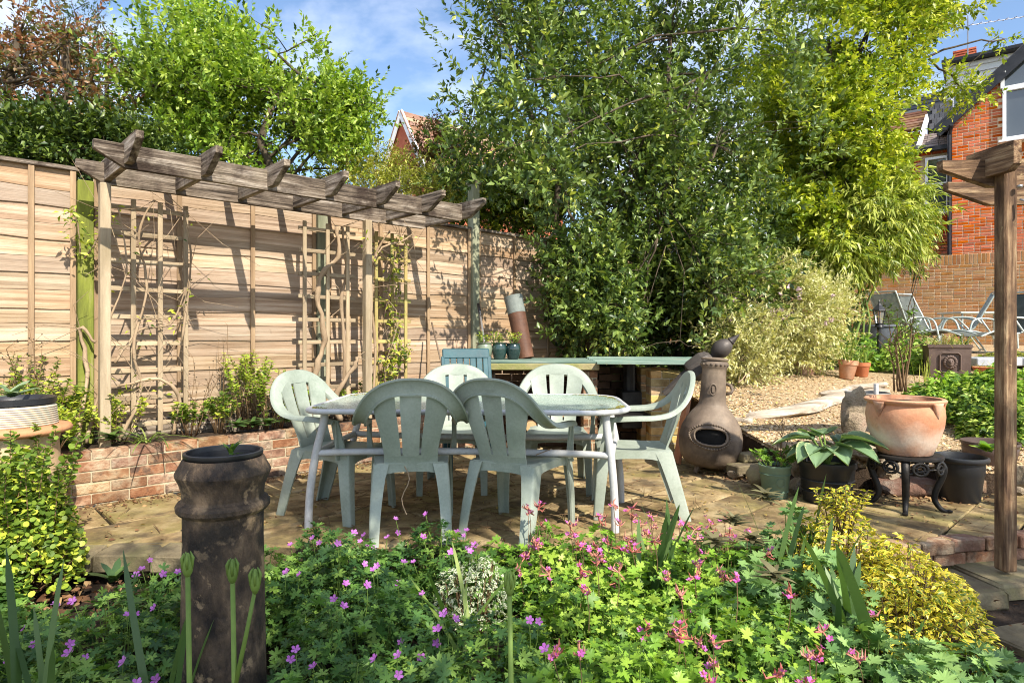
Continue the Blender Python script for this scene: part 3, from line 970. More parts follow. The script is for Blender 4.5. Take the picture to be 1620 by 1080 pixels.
# bargeboards and roof
for sg in (0, 1):
    x0_, x1_ = (-.32, gw / 2) if sg == 0 else (gw + .32, gw / 2)
    z0_, z1_ = eav - .27, apex + 0.03
    plank('bargeboard', (x0_, -0.16, z0_), (x1_, -0.16, z1_), 0.26, 0.05, m_black, hs)
    roof = MB()
    a_, c_ = Vector((x0_, 0, z0_ + .17)), Vector((x1_, 0, z1_ + .17))
    L_ = (c_ - a_).length; R_ = rot_to(c_ - a_)
    roof.box((a_ + c_) / 2 + Vector((0, 2.9, 0)), (L_, 6.1, 0.05), R=R_)
    rr = random.Random(3)
    for k in range(int(L_ / .18)):
        roof.box(a_.lerp(c_, (k + .5) / (L_ / .18)) + Vector((0, 2.9, .03)), (0.24, 6.12, 0.012), R=R_ @ Matrix.Rotation(.05, 3, 'Y'), r=rr.random())
    part('roof', roof, m_slate, hs)
b = MB(); b.tube([(-0.05, -0.06, 0.6), (-0.05, -0.06, eav - .35), (-.02, -.12, eav - .22), (0.0, -.2, eav - .14)], 0.045, 10); 
b.box((-.22, -.12, eav - .20), (.30, .16, .10), ch=.01); part('downpipe', b, m_blackp, hs)
b = MB(); b.tube([(-.25, -.12, 1.0), (-.25, -.12, 1.1)], 0.05, 8); part('drain_hopper', b, m_blackp, hs)
# recessed link wing with white sash window and pitched slate roof
wy = 0.35
wtop = hp(1485, 236, wy)[1]
b = MB(); b.box((-1.15, wy + 2.0, wtop / 2), (2.25, 3.9, wtop)); part('wall', b, m_mortar_w, hs)
(wxa, wza), (wxb, wzb) = hp(1464, 338, wy), hp(1502, 246, wy)
r = random.Random(8); st = MB()
z = hp(1480, 402, wy)[1]; row = 0
while z < wtop - .05:
    x = -2.24 - (0.11 if row % 2 else 0)
    while x < -0.10:
        if not (wxa - .12 < x + .1 < wxb + .1 and wza - .05 < z < wzb + .05):
            st.box((x + .107, wy + .012, z + .032), (.205, .04, .058), r=r.random() + .001)
        x += .225
    z += .075; row += 1
part('brickwork', st, m_brickhouse, hs, kind='stuff')
window(hs, (wxa + wxb) / 2, wy - .04, (wza + wzb) / 2, wxb - wxa, wzb - wza, 2, 1, fw_=.06)
roof = MB()
a_, c_ = Vector((-1.12, wy - .15, wtop + .02)), Vector((-1.12, wy + .9, wtop + .62))
R_ = rot_to(c_ - a_)
L_ = (c_ - a_).length
roof.box((a_ + c_) / 2, (L_, 2.2, 0.05), R=R_)
rr = random.Random(6)
for k in range(int(L_ / .2)):
    for q in range(8):
        roof.box(a_.lerp(c_, (k + .5) / (L_ / .2)) + Vector((-.96 + q * .275, 0, .04)), (0.24, .262, 0.014), R=R_ @ Matrix.Rotation(.06, 3, 'Y'), r=rr.random())
part('roof', roof, m_slate2, hs)
b = MB(); b.box((-1.12, wy - .2, wtop - .02), (2.2, .12, .11), ch=.01); part('gutter', b, m_blackp, hs)
# slate cheek and white verge above the link roof
ck = MB(); x0_, z0_ = hp(1470, 205, 1.3); x1_, z1_ = hp(1503, 160, 1.3)
for k in range(5):
    for q in range(4): ck.box((x0_ + (x1_ - x0_) * (q + .5 + (.5 if k % 2 else 0)) / 4, 1.3 + .03 * k, z0_ + (z1_ - z0_) * (k + .5) / 5), ((x1_ - x0_) / 4 - .01, .04, (z1_ - z0_) / 5 + .02), R=Matrix.Rotation(-.1, 3, 'X'), r=rr.random())
ck.box(((x0_ + x1_) / 2, 1.5, (z0_ + z1_) / 2 - .2), (x1_ - x0_ + .1, .1, z1_ - z0_ + .5)); part('slate_cheek', ck, m_slate, hs)
va, vb = hp(1453, 236, .3), hp(1467, 186, 1.2)
plank('verge_board', (va[0], .2, va[1]), (vb[0], 1.2, vb[1]), .20, .05, m_white, hs)
# left neighbouring gable
(x0_, z0_), (x1_, z1_) = hp(1405, 300, 1.0), hp(1462, 205, 1.0)
b = MB(); b.box(((x0_ + x1_) / 2, 2.6, z1_ / 2), (x1_ - x0_, 3.0, z1_)); part('wall', b, m_brickhouse, hs, label='red brick side wall')
roof = MB()
for k in range(7):
    roof.box(((x0_ + x1_) / 2 - .05, 1.0 + k * .22, z1_ + .05 + k * .13), (x1_ - x0_ + .1, .3, .05), r=.1 * k + .05)
part('roof', roof, m_tile, hs)
# upper white dormer with flat roof and chimney
DY = 3.0
xl, zt = hp(1497, 106, DY); zb_ = hp(1497, 196, DY)[1]
dm = MB(); dm.box((xl + 2.4, DY + 1.5, (zt + zb_) / 2), (4.8, 3, zt - zb_)); 
for k in range(3): dm.box((xl + 2.4, DY - .02, zb_ + (zt - zb_) * (.72 + k * .11)), (4.8, .05, .08))
part('dormer', dm, m_cream, hs)
b = MB(); b.box((xl + 2.4, DY + 1.4, zt + .06), (5.0, 3.4, .10), ch=.01); part('flat_roof', b, m_blackp, hs)
wh = (zt - zb_) * .56
window(hs, xl + .62, DY - .07, zb_ + wh / 2 + .08, 1.0, wh, 1, 1)
window(hs, xl + 1.9, DY - .07, zb_ + wh / 2 + .08, 1.2, wh, 1, 1)
cx_, cz_ = hp(1526, 82, DY + 3.2)
b = MB(); b.box((cx_, DY + 3.4, cz_ - .6), (.50, .5, 1.3)); 
for k in range(3): b.box((cx_, DY + 3.4, cz_ - .12 + .07 * k), (.56 + .03 * k, .56 + .03 * k, .055))
part('chimney', b, m_brickhouse, hs)
# roof behind, sloping up
(x0_, z0_), (x1_, z1_) = hp(1400, 215, 2.4), hp(1497, 165, 2.4)
b = MB()
for k in range(9): b.box(((x0_ + x1_) / 2, 2.2 + k * .21, z0_ + .1 + k * .164), (x1_ - x0_ - .2, .24, .03), R=Matrix.Rotation(math.radians(34), 3, 'X'), r=.11 * k + .03)
part('roof', b, m_slate, hs, label='grey slate slope')

# television aerials
m_alu = mat('aerial_metal', [(0.25, 0.25, 0.26), (0.4, 0.4, 0.42)], rough=0.4, metal=0.8, bump=0.02)
def aerial(label, x, y, z0, z1, arms):
    t = thing('television_aerial', label, 'aerial', (x, y, z0))
    b = MB(); b.tube([(0, 0, 0), (0, 0, z1 - z0)], 0.02, 6); part('mast', b, m_alu, t)
    for (dx, dz, L_, rise) in arms:
        b = MB(); b.tube([(dx, 0, z1 - z0 + dz), (dx + L_, 0, z1 - z0 + dz + rise)], 0.012, 5)
        for k in range(9):
            q = k / 8; b.tube([(dx + L_ * q, -.12, z1 - z0 + dz + rise * q), (dx + L_ * q, .12, z1 - z0 + dz + rise * q + .02)], .012, 4)
        part('antenna', b, m_alu, t)
Yc = HYY + 4.4
aerial('mast with two slanting television aerials on the brick house chimney', gx(1531, Yc), Yc, at(0, 88, Yc).z, at(0, 25, Yc).z, [(0.1, -.3, 2.2, .35), (0.1, .55, 2.1, .35)])

# distant gabled house seen between the trees
Y0 = 24.0
dh = thing('distant_house', 'tiled brick house with white bargeboards seen above the fence between trees', 'house', (gx(637, Y0), Y0, 0), math.radians(-48))
zr = at(0, 178, Y0).z
hwid = 1.75; pit = 1.55
b = MB(); b.prism([(-hwid, 0), (hwid, 0), (hwid, zr - hwid * pit), (0, zr - .1), (-hwid, zr - hwid * pit)], 7.0, origin=(0, 3.5, 0)); part('wall', b, m_brickhouse, dh)
for sg in (-1, 1):
    plank('bargeboard', (sg * (hwid + .25), -.1, zr - (hwid + .25) * pit), (0, -.1, zr), .26, .06, m_white, dh)
    roof = MB(); a_ = Vector((sg * (hwid + .35), 3.5, zr - (hwid + .35) * pit + .1)); c_ = Vector((0, 3.5, zr + .12)); L_ = (c_ - a_).length
    R_ = rot_to(c_ - a_)
    for k in range(int(L_ / .22)): roof.box(a_.lerp(c_, (k + .5) / (L_ / .22)), (.30, 7.3, .03), R=R_ @ Matrix.Rotation(.06, 3, 'Y'), r=(k * .37) % 1)
    part('roof', roof, m_tile, dh)
b = MB(); b.box((.15, -.25, zr - 2.35), (1.3, .6, .08), R=Matrix.Rotation(-.25, 3, 'X')); part('window_hood', b, m_slate, dh)
window(dh, .15, -.05, zr - 3.0, 1.0, 1.1, 1, 2)
# ------------------------------------------------------------------ garden furniture
def plastic(name, c, c2):
    return mat(name, [c, c2], scale=3.5, bscale=70, rough=0.48, bump=0.10, vary=0.03, spec=0.45, detail=8, bdist=0.004,
               dirt=((c[0] * .62, c[1] * .64, c[2] * .55), 5.0, 0.52, 0.72, 0.35), dirt2=((0.56, 0.60, 0.53), 2.2, 0.5, 0.75, 0.4))
m_pl = plastic('pale_green_plastic', (0.235, 0.275, 0.22), (0.335, 0.37, 0.31))
m_tframe = mat('grey_table_tube', [(0.42, 0.42, 0.415), (0.56, 0.56, 0.555)], scale=3, bscale=50, rough=0.42, bump=0.08, vary=0.02, dirt=((0.35, 0.33, 0.28), 7, 0.6, 0.75, 0.5))
m_tglass = mat('green_frosted_table_glass', [(0.22, 0.31, 0.25), (0.36, 0.44, 0.37)], scale=2.5, bscale=80, rough=0.28, bump=0.05, vary=0, spec=0.5, detail=9,
               dirt=((0.50, 0.52, 0.45), 3, 0.45, 0.7, 0.5), dirt2=((0.16, 0.14, 0.06), 14, 0.62, 0.72, 0.8))
m_moss = mat('moss', [(0.10, 0.09, 0.02), (0.28, 0.25, 0.05)], scale=30, bscale=90, rough=0.95, bump=0.8)

hoop_ctl = [(0, -.345, .872), (.075, -.343, .868), (.145, -.335, .848), (.205, -.318, .808), (.248, -.290, .755), (.275, -.245, .705), (.288, -.185, .668), (.290, -.10, .650), (.287, 0, .645), (.282, .09, .640), (.272, .17, .632)]
def cat_spline(P, n):
    P = [Vector(p) for p in P]
    out = []
    m = len(P) - 1
    for i in range(m):
        p0 = P[max(i - 1, 0)]; p1 = P[i]; p2 = P[i + 1]; p3 = P[min(i + 2, m)]
        for k in range(n):
            t = k / n
            out.append(0.5 * ((2 * p1) + (-p0 + p2) * t + (2 * p0 - 5 * p1 + 4 * p2 - p3) * t * t + (-p0 + 3 * p1 - 3 * p2 + p3) * t ** 3))
    out.append(P[-1])
    return out
half = cat_spline(hoop_ctl, 4)
full = [Vector((-p.x, p.y, p.z)) for p in reversed(half[1:])] + half
def strip(mb, pts, wfn, prof):
    """sweep the closed profile (a along width, b along normal)"""
    n = len(pts); k = len(prof(0)); vs = []; fs = []
    for i, p in enumerate(pts):
        d = (pts[min(i + 1, n - 1)] - pts[max(i - 1, 0)]).normalized()
        w = wfn(i, p); w = (w - d * w.dot(d)).normalized(); nn = d.cross(w)
        for a, c in prof(i / (n - 1)):
            vs.append(p + w * a + nn * c)
    for i in range(n - 1):
        for j in range(k):
            j2 = (j + 1) % k
            fs.append((i * k + j, i * k + j2, (i + 1) * k + j2, (i + 1) * k + j))
    fs.append(tuple(range(k - 1, -1, -1))); fs.append(tuple((n - 1) * k + j for j in range(k)))
    mb.add(vs, fs)
def hoop_x(z):   # hoop half width at height z on the back part
    for a, c in zip(half[:-1], half[1:]):
        if a.z >= z >= c.z: return a.x + (c.x - a.x) * (a.z - z) / max(a.z - c.z, 1e-6)
    return .2 if z < .7 else 0.0
def hoop_z(x):
    x = abs(x)
    for a, c in zip(half[:-1], half[1:]):
        if a.x <= x <= c.x: return a.z + (c.z - a.z) * (x - a.x) / max(c.x - a.x, 1e-6)
    return .7
def back_y(z, x):
    t = (z - .43) / .44
    return -.205 - .135 * max(t, 0) ** 1.05 - 0.012 * math.sin(min(max(t, 0), 1) * math.pi) + 0.9 * x * x * (1 - .3 * t)
def leg_mb(top, foot, wt, wb, sx, sy):
    """L-shaped channel leg: outer corner towards (sx, sy)"""
    mb = MB()
    n = 7; vs = []; fs = []
    T = 0.012
    for i in range(n):
        t = i / (n - 1)
        c = Vector(top).lerp(Vector(foot), t)
        c.x += sx * .006 * math.sin(math.pi * t)
        w = wt + (wb - wt) * t ** .55
        r_ = 0.012
        P = [(0, -w), (0, -r_), (-r_ * .35, -r_ * .35), (-r_, 0), (-w * .8, 0), (-w * .8, -T), (-r_ - T * .6, -T), (-T, -r_ - T * .6), (-T, -w)]
        for a, q in P: vs.append(Vector((c.x + sx * a, c.y + sy * q, c.z)))
    k = 9
    flip = sx * sy > 0
    for i in range(n - 1):
        for j in range(k):
            j2 = (j + 1) % k
            f = (i * k + j, i * k + j2, (i + 1) * k + j2, (i + 1) * k + j)
            fs.append(f if flip else f[::-1])
    fs.append(tuple(range(k))); fs.append(tuple((n - 1) * k + j for j in range(k)))
    mb.add(vs, fs)
    return mb

def make_chair():
    t = thing('plastic_chair', 'x', 'chair', (0, 0, 0), 0, group='pale green plastic chairs round the patio table')
    # hoop and arms
    mb = MB()
    def wf(i, p):
        k = min(max((0.80 - p.z) / .13, 0), 1)
        r_ = Vector((p.x, 0, (p.z - .62) * 1.1)).normalized() * (1 - k)
        return r_ + Vector((1 if p.x > 0 else -1, 0, .12)) * k + (Vector((0, -.25, 0)) * (1 - k))
    def pf(t_):
        e = abs(t_ - .5) * 2
        w = .050 * (1 - .40 * e)
        T = .009
        s = 1 if t_ >= 0 else -1
        return [(-w, .010), (-w + .008, -.004), (0, -.010), (w - .010, -.006), (w, .008), (w + .001, .022), (w - .008, .024), (w - .010, .010), (0, .004), (-w + .010, .010), (-w + .008, .022), (-w, .022)]
    # normal direction flips with travel; keep one consistent sweep
    strip(mb, full, wf, pf)
    part('arm_hoop', mb, m_pl, t, smooth=True, angle=40)
    # back shell (waist) + slats
    bk = MB()
    bk.grid(lambda u, v: Vector(((-.150 + .30 * u), back_y(.40 + .075 * v, (-.15 + .30 * u)) + .0, .40 + .075 * v)), 14, 3, thick=lambda u, v: Vector((0, -.011, 0)))
    back = part('backrest', bk, m_pl, t, smooth=True, angle=50)
    def slat(x0b, x1b, x0t, x1t, zt):
        sb = MB()
        def fx(u, v):
            w = v ** 1.15
            s_ = .5 - .5 * math.cos(v * math.pi)
            a = x0b + (x0t - x0b) * (0.35 * v + .65 * s_)
            e = x1b + (x1t - x1b) * (0.35 * v + .65 * s_)
            x = a + (e - a) * u
            z0_, z1_ = .47, min(hoop_z(x) - .018, zt)
            z = z0_ + (z1_ - z0_) * v
            return Vector((x, back_y(z, x) - .004 * math.sin(u * math.pi), z))
        sb.grid(fx, 6, 10, thick=lambda u, v: Vector((0, -.010, 0)))
        part('slat', sb, m_pl, back, smooth=True, angle=50)
    slat(-.150, -.056, -.208, -.088, .9)
    slat(-.046, .046, -.060, .060, .9)
    slat(.056, .150, .088, .208, .9)
    # seat
    st = MB()
    def top(u, v):
        x = (-.5 + u); y = -.215 + .455 * v
        hw = .20 + .035 * v
        z = .432 - .022 * (1 - (2 * u - 1) ** 2) * math.sin(min(v * 1.15, 1) * math.pi) ** .7
        z -= .018 * max(0, (v - .88) / .12) ** 2
        z -= .010 * max(0, abs(2 * u - 1) - .88) / .12
        return Vector((x * 2 * hw, y, z))
    st.grid(top, 16, 14, thick=lambda u, v: Vector((0, 0, -.012)))
    # apron
    for sx in (-1, 1):
        st.grid(lambda u, v: Vector((sx * (.203 + .035 * u), -.2 + .43 * u, .424 - v * (.045 + .05 * (2 * u - 1) ** 4))), 12, 2, thick=lambda u, v: Vector((-sx * .010, 0, 0)))
    st.grid(lambda u, v: Vector((-.225 + .45 * u, .238, .415 - v * (.04 + .045 * (2 * u - 1) ** 4))), 12, 2, thick=lambda u, v: Vector((0, -.010, 0)))
    st.grid(lambda u, v: Vector((-.20 + .40 * u, -.212, .424 - v * (.045 + .045 * (2 * u - 1) ** 4))), 12, 2, thick=lambda u, v: Vector((0, .010, 0)))
    part('seat', st, m_pl, t, smooth=True, angle=35)
    for sx in (-1, 1):
        part('leg', leg_mb((sx * .242, .245, .425), (sx * .255, .270, 0), .090, .058, sx, 1), m_pl, t, smooth=True, angle=35)
        part('leg', leg_mb((sx * .210, -.222, .425), (sx * .225, -.335, 0), .110, .068, sx, -1), m_pl, t, smooth=True, angle=35)
        a = MB()
        def fn(u, v, sx=sx):
            z = .39 + .248 * v
            w = .075 - .022 * v
            yc = .20 - .035 * v
            return Vector((sx * (.243 + .034 * v), yc - w / 2 + w * u, z))
        a.grid(fn, 4, 6, thick=lambda u, v, sx=sx: Vector((-sx * .011, 0, 0)))
        a.box((sx * .262, .178, .515), (.030, .010, .24))
        part('arm_support', a, m_pl, t, smooth=True, angle=40)
    return t
chair0 = make_chair()
chairs = [
    (-1.12, 4.12, -112, 'pale green plastic chair at the left end of the table beside the retaining wall'),
    (-0.60, 3.78, 8, 'left one of two dark shaded plastic chairs with their backs to the flowers'),
    (0.04, 3.76, -28, 'right one of two dark shaded plastic chairs with its back to the flowers, sunlit seat'),
    (0.80, 4.16, 84, 'sunlit plastic chair at the right end of the table facing left, beside the chimenea'),
    (-0.44, 4.78, 182, 'plastic chair behind the table in front of the teal chair'),
    (0.34, 4.80, 176, 'plastic chair behind the table nearest the brick barbecue pier'),
]
for i, (x, y, a, lab) in enumerate(chairs):
    c = chair0 if i == 0 else copy_tree(chair0)
    c.location = (x, y, 0); c.rotation_euler = (0, 0, math.radians(a)); c['label'] = lab

# table
tb = thing('patio_table', 'glass topped patio table with pale grey metal tube frame and curved ends', 'table', (-0.24, 4.10, 0), math.radians(-2.5))
TL, TD, TZ = 0.95, 0.50, 0.722
def rr_outline(L, D, n=8):
    P = []
    for (cx, cy, a0) in ((L - .26, D - .26, 0), (-L + .12, D - .12, 90), (-L + .12, -D + .12, 180), (L - .26, -D + .26, 270)):
        r_ = .26 if cx > 0 else .12
        for k in range(n + 1):
            a = math.radians(a0 + 90 * k / n)
            P.append((cx + r_ * math.cos(a), cy + r_ * math.sin(a)))
    return P
o_ = rr_outline(TL, TD)
b = MB(); b.tube([(x, y, TZ - .012) for x, y in o_], .0165, 8, closed=True); part('frame_rim', b, m_tframe, tb, smooth=True)
i_ = [(x * (1 - .018 / TL), y * (1 - .018 / TD)) for x, y in o_]
b = MB(); n = len(i_)
b.add([(x, y, TZ) for x, y in i_] + [(x, y, TZ - .008) for x, y in i_], [tuple(range(n)), tuple(range(2 * n - 1, n - 1, -1))] + [(k, k + n, (k + 1) % n + n, (k + 1) % n) for k in range(n)])
part('glass_top', b, m_tglass, tb)
rng = np.random.default_rng(7)
N = 900
k = rng.integers(0, n, N); tt = rng.random(N)
P = np.array([(*i_[a], 0) for a in k]); Q = np.array([(*i_[(a + 1) % n], 0) for a in k])
pp = (P + (Q - P) * tt[:, None]) * (1 - rng.random((N, 1)) ** 3 * .05 - .004); pp[:, 2] = TZ + .001
keep = (pp[:, 0] > .3) | (rng.random(N) < .35)
pp = pp[keep]; N = len(pp)
me = leaf_mesh('moss', (ov * np.array([1, 1, .5]), of, [0] * 6), pp, rng.normal(size=(N, 3)) * [1, 1, .1], np.tile([0., 0, 1], (N, 1)), rng.uniform(.003, .008, N), np.ones(N), rng.random(N))
link('moss', me, m_moss, tb, kind='stuff')
feet = [(-.96, -.37), (.86, -.37), (.98, .30), (-.95, .34)]
tops = [(-.85, -.40), (.80, -.42), (.90, .34), (-.84, .40)]
for (fx, fy), (ax, ay) in zip(feet, tops):
    b = MB()
    pts = [(ax + (fx - ax) * 0, ay, TZ - .02), (ax + (fx - ax) * .10, ay + (fy - ay) * .2, TZ - .10), (ax + (fx - ax) * .55, ay + (fy - ay) * .5, .44), (fx - (fx - ax) * .08, fy, .2), (fx, fy, .0)]
    b.tube(cat_spline(pts, 3), .0235, 10)
    part('leg', b, m_tframe, tb, smooth=True, angle=50)
def tl(i, j, z, bow):
    a = Vector((tops[i][0] + (feet[i][0] - tops[i][0]) * .55, tops[i][1] + (feet[i][1] - tops[i][1]) * .5, z))
    c = Vector((tops[j][0] + (feet[j][0] - tops[j][0]) * .55, tops[j][1] + (feet[j][1] - tops[j][1]) * .5, z))
    pts = [a, a.lerp(c, .15) + Vector((0, bow * .6, .0)), a.lerp(c, .5) + Vector((0, bow, 0)), a.lerp(c, .85) + Vector((0, bow * .6, 0)), c]
    b = MB(); b.tube(cat_spline(pts, 4), .021, 8); part('rail', b, m_tframe, tb, smooth=True)
tl(0, 1, .45, .10); tl(3, 2, .45, -.10); tl(0, 3, .45, 0); tl(1, 2, .45, 0)

# ------------------------------------------------------------------ chimney pots
m_cpot = mat('sooty_chimney_pot', [(0.016, 0.011, 0.009), (0.095, 0.064, 0.040), (0.25, 0.17, 0.10)], lo=.36, hi=.68, scale=10, bscale=40, rough=0.72, bump=1.0, vary=0, spec=0.35, detail=9,
             stretch=(1, 1, .55), dirt=((0.36, 0.25, 0.14), 11, 0.58, 0.64, 0.75), dirt2=((0.02, 0.017, 0.014), 4.5, 0.48, 0.60, 0.85))
m_cpot2 = mat('pale_chimney_pot', [(0.42, 0.27, 0.14), (0.60, 0.44, 0.27)], scale=4, bscale=45, rough=0.85, bump=0.3, vary=0, dirt=((0.34, 0.38, 0.10), 3, 0.5, 0.7, 0.6))
m_cneck = mat('ribbed_neck_clay', [(0.42, 0.34, 0.24), (0.62, 0.54, 0.42)], scale=4, bscale=45, rough=0.85, bump=0.3, vary=0)
m_orange = mat('orange_clay', [(0.42, 0.19, 0.09), (0.58, 0.30, 0.15)], scale=4, bscale=45, rough=0.85, bump=0.3, vary=0.1)
m_potsoil = m_soil
m_bplastic = mat('black_pot_plastic', [(0.010, 0.011, 0.013), (0.022, 0.023, 0.026)], scale=3, bscale=60, rough=0.42, bump=0.08, vary=0.05, spec=0.5)

cp = thing('chimney_pot', 'tall sooty chimney pot planter standing among the purple flowers', 'planter', (-0.985, 2.16, -0.235))
cp.scale = (.95, .95, 1)
prof = [(.148, 0), (.150, .02), (.146, .10), (.140, .40), (.134, .70), (.1345, .785), (.148, .792), (.156, .802), (.157, .815), (.150, .826), (.139, .831), (.1355, .838), (.138, .865), (.146, .890), (.157, .912), (.1595, .920), (.158, .927), (.146, .948), (.137, .966), (.132, .972), (.124, .970), (.122, .93), (.118, .7)]
b = MB(); b.lathe(prof, 56); part('body', b, m_cpot, cp, smooth=True, angle=28)
b = MB(); b.lathe([(.112, .80), (.119, .975), (.130, .976), (.133, .980), (.133, .990), (.128, .992), (.122, .990), (.116, .93), (.100, .90), (.0001, .905)], 48); part('pot_liner', b, m_bplastic, cp, smooth=True, angle=40)
b = MB(); b.lathe([(.108, .915), (.06, .925), (.0001, .93)], 24, wob=.05); part('soil', b, m_soil, cp)

cp2 = thing('chimney_pot', 'large terracotta chimney pot planter with ribbed neck at the left edge', 'planter', (-2.84, 3.58, -0.02))
prof = [(.285, 0), (.290, .02), (.284, .06), (.26, .25), (.235, .45), (.225, .56), (.235, .60), (.232, .612)]
b = MB(); b.lathe(prof, 48); part('body', b, m_cpot2, cp2, smooth=True, angle=60)
b = MB(); b.lathe([(.20, .600), (.262, .612), (.288, .622), (.292, .640), (.280, .655), (.22, .662), (.18, .66)], 48); part('flange', b, m_orange, cp2, smooth=True, angle=60)
nk = [(.214, .655)]
for k in range(9): nk += [(.218 - k * .001, .662 + k * .012), (.224 - k * .001, .668 + k * .012)]
nk += [(.205, .775), (.19, .775), (.18, .70)]
b = MB(); b.lathe(nk, 48); part('ribbed_neck', b, m_cneck, cp2, smooth=True, angle=80)
b = MB(); b.lathe([(.18, .72), (.198, .778), (.212, .782), (.214, .815), (.205, .818), (.195, .812), (.18, .78), (.0001, .785)], 40); part('pot_liner', b, m_bplastic, cp2, smooth=True, angle=40)

# ------------------------------------------------------------------ barbecue / log store counter
m_board = mat('painted_green_board', [(0.07, 0.125, 0.10), (0.15, 0.22, 0.175), (0.26, 0.32, 0.27)], scale=3, stretch=(.6, 5, 5), bscale=25, rough=0.7, bump=0.4, vary=0.22,
              dirt=((0.20, 0.16, 0.09), 4, 0.55, 0.75, 0.7))
m_slabtop = mat('mossy_concrete_lintel', [(0.25, 0.20, 0.10), (0.42, 0.35, 0.20)], scale=6, bscale=50, rough=0.9, bump=0.6, dirt=((0.22, 0.24, 0.06), 4, 0.45, 0.65, 0.7))
m_dark = mat('dark_brick', [(0.05, 0.028, 0.018), (0.13, 0.075, 0.045)], scale=6, bscale=50, rough=0.9, bump=0.6, vary=0.3)  # much darker brick tone for the inner side and back walls
m_iron = mat('blackened_iron', [(0.012, 0.012, 0.013), (0.05, 0.045, 0.04)], scale=6, bscale=60, rough=0.5, bump=0.3, metal=0.5, vary=0.1)
bq = thing('brick_barbecue', 'brick garden barbecue and log store with green painted board top', 'barbecue', (0, 0, 0))
BY = 5.85
def pier(x0, x1, y0, y1, n, m, z0=0.0):
    g_ = .010; bh = .065
    for c in range(n):
        z = z0 + c * .075 + bh / 2 + .002
        w = x1 - x0
        segs = [(x0, x0 + w * .62), (x0 + w * .62 + g_, x1)] if c % 2 else [(x0, x0 + w * .36), (x0 + w * .36 + g_, x1)]
        for a, e in segs:
            o = link('brick', brick_mesh(round(e - a, 3), round(y1 - y0 - .004 * (c % 3), 3), bh, c % 2, m), None, bq, loc=((a + e) / 2, (y0 + y1) / 2, z))
    b = MB(); b.box(((x0 + x1) / 2, (y0 + y1) / 2, z0 + n * .0375 - .004), (x1 - x0 - .008, y1 - y0 - .014, n * .075 - .012)); part('mortar_core', b, m_mortar, bq)
px0, px1 = gx(1030, BY), gx(1076, BY)
pier(px0, px1, BY, BY + .24, 11, m_bricky)
pier(px0, px1, BY + .46, BY + .70, 11, m_bricky)
mx0, mx1 = gx(922, BY + .1), gx(944, BY + .1)
pier(mx0, mx1, BY + .05, BY + .3, 11, m_brickp)
b = MB(); b.box(((mx0 + mx1) / 2, BY + .55, .41), (mx1 - mx0, .48, .80)); part('side_wall', b, m_dark, bq)
lx0 = gx(772, BY)
for k, xx in enumerate((lx0 + .03,)):
    plank('timber_leg', (xx, BY + .12, 0), (xx, BY + .12, .80), .07, .07, m_weather, bq, up=(1, 0, 0))
b = MB()
rr = random.Random(5)
for c in range(11):
    x = lx0 + (0 if c % 2 else -.1)
    while x < px1 - .03:
        a, e = max(x, lx0), min(x + .215, px1)
        if e - a > .04: b.box(((a + e) / 2, BY + .74, c * .075 + .034), (e - a, .08, .065), r=rr.random())
        x += .225
part('back_wall', b, m_dark, bq)
# counter: lintel on the left, green boards over all
b = MB(); b.box(((lx0 + mx1) / 2 - .02, BY + .035, .856), (mx1 - lx0 + .06, .12, .062), ch=.008); part('lintel', b, m_slabtop, bq)
b = MB(); b.box(((lx0 + mx1) / 2, BY + .45, .852), (mx1 - lx0, .66, .04)); part('lintel_slab', b, m_slabtop, bq)
for k in range(6):
    y = BY - .01 + k * .135
    plank('top_board', (lx0 - .05 + .02 * (k % 2), y + .06, .900), (mx1 - .01, y + .06, .900), .020, .130, m_board, bq)
for k in range(6):
    y = BY - .20 + k * .150
    plank('top_board', (mx1 - .02, y + .14, .897 + .004 * k), (px1 + .08 + .02 * (k % 2) + .035 * k, y + .02, .897 + .004 * k), .022, .142, m_board, bq)
# oven fire opening
b = MB(); b.box((px0 - .12, BY + .45, .42), (.20, .30, .36), ch=.01); b.tube([(px0 - .12, BY + .45, .6), (px0 - .12, BY + .45, .87)], .06, 12)
part('stove', b, m_iron, bq)
b = MB(); b.box(((mx1 + px0) / 2, BY + .30, .40), (px0 - mx1 - .01, .60, .025)); b.box(((mx1 + px0) / 2, BY + .02, .385), (px0 - mx1 - .01, .03, .04)); part('grill_shelf', b, m_iron, bq)
m_log = mat('log_bark', [(0.09, 0.055, 0.03), (0.20, 0.13, 0.07)], scale=8, bscale=40, rough=0.9, bump=0.8, vary=0.2)
m_logend = mat('log_cut_end', [(0.46, 0.30, 0.14), (0.60, 0.42, 0.22)], scale=10, bscale=50, rough=0.8, bump=0.2, vary=0.15)
rr = random.Random(12)
spots = [(814, .62, .058), (808, .50, .05), (836, .52, .055), (860, .50, .06), (822, .40, .06), (850, .39, .055), (885, .40, .06), (890, .52, .05), (812, .28, .06), (840, .27, .06), (868, .28, .055), (900, .28, .06)]
wheres = ['topmost pale round log in the store under the counter']
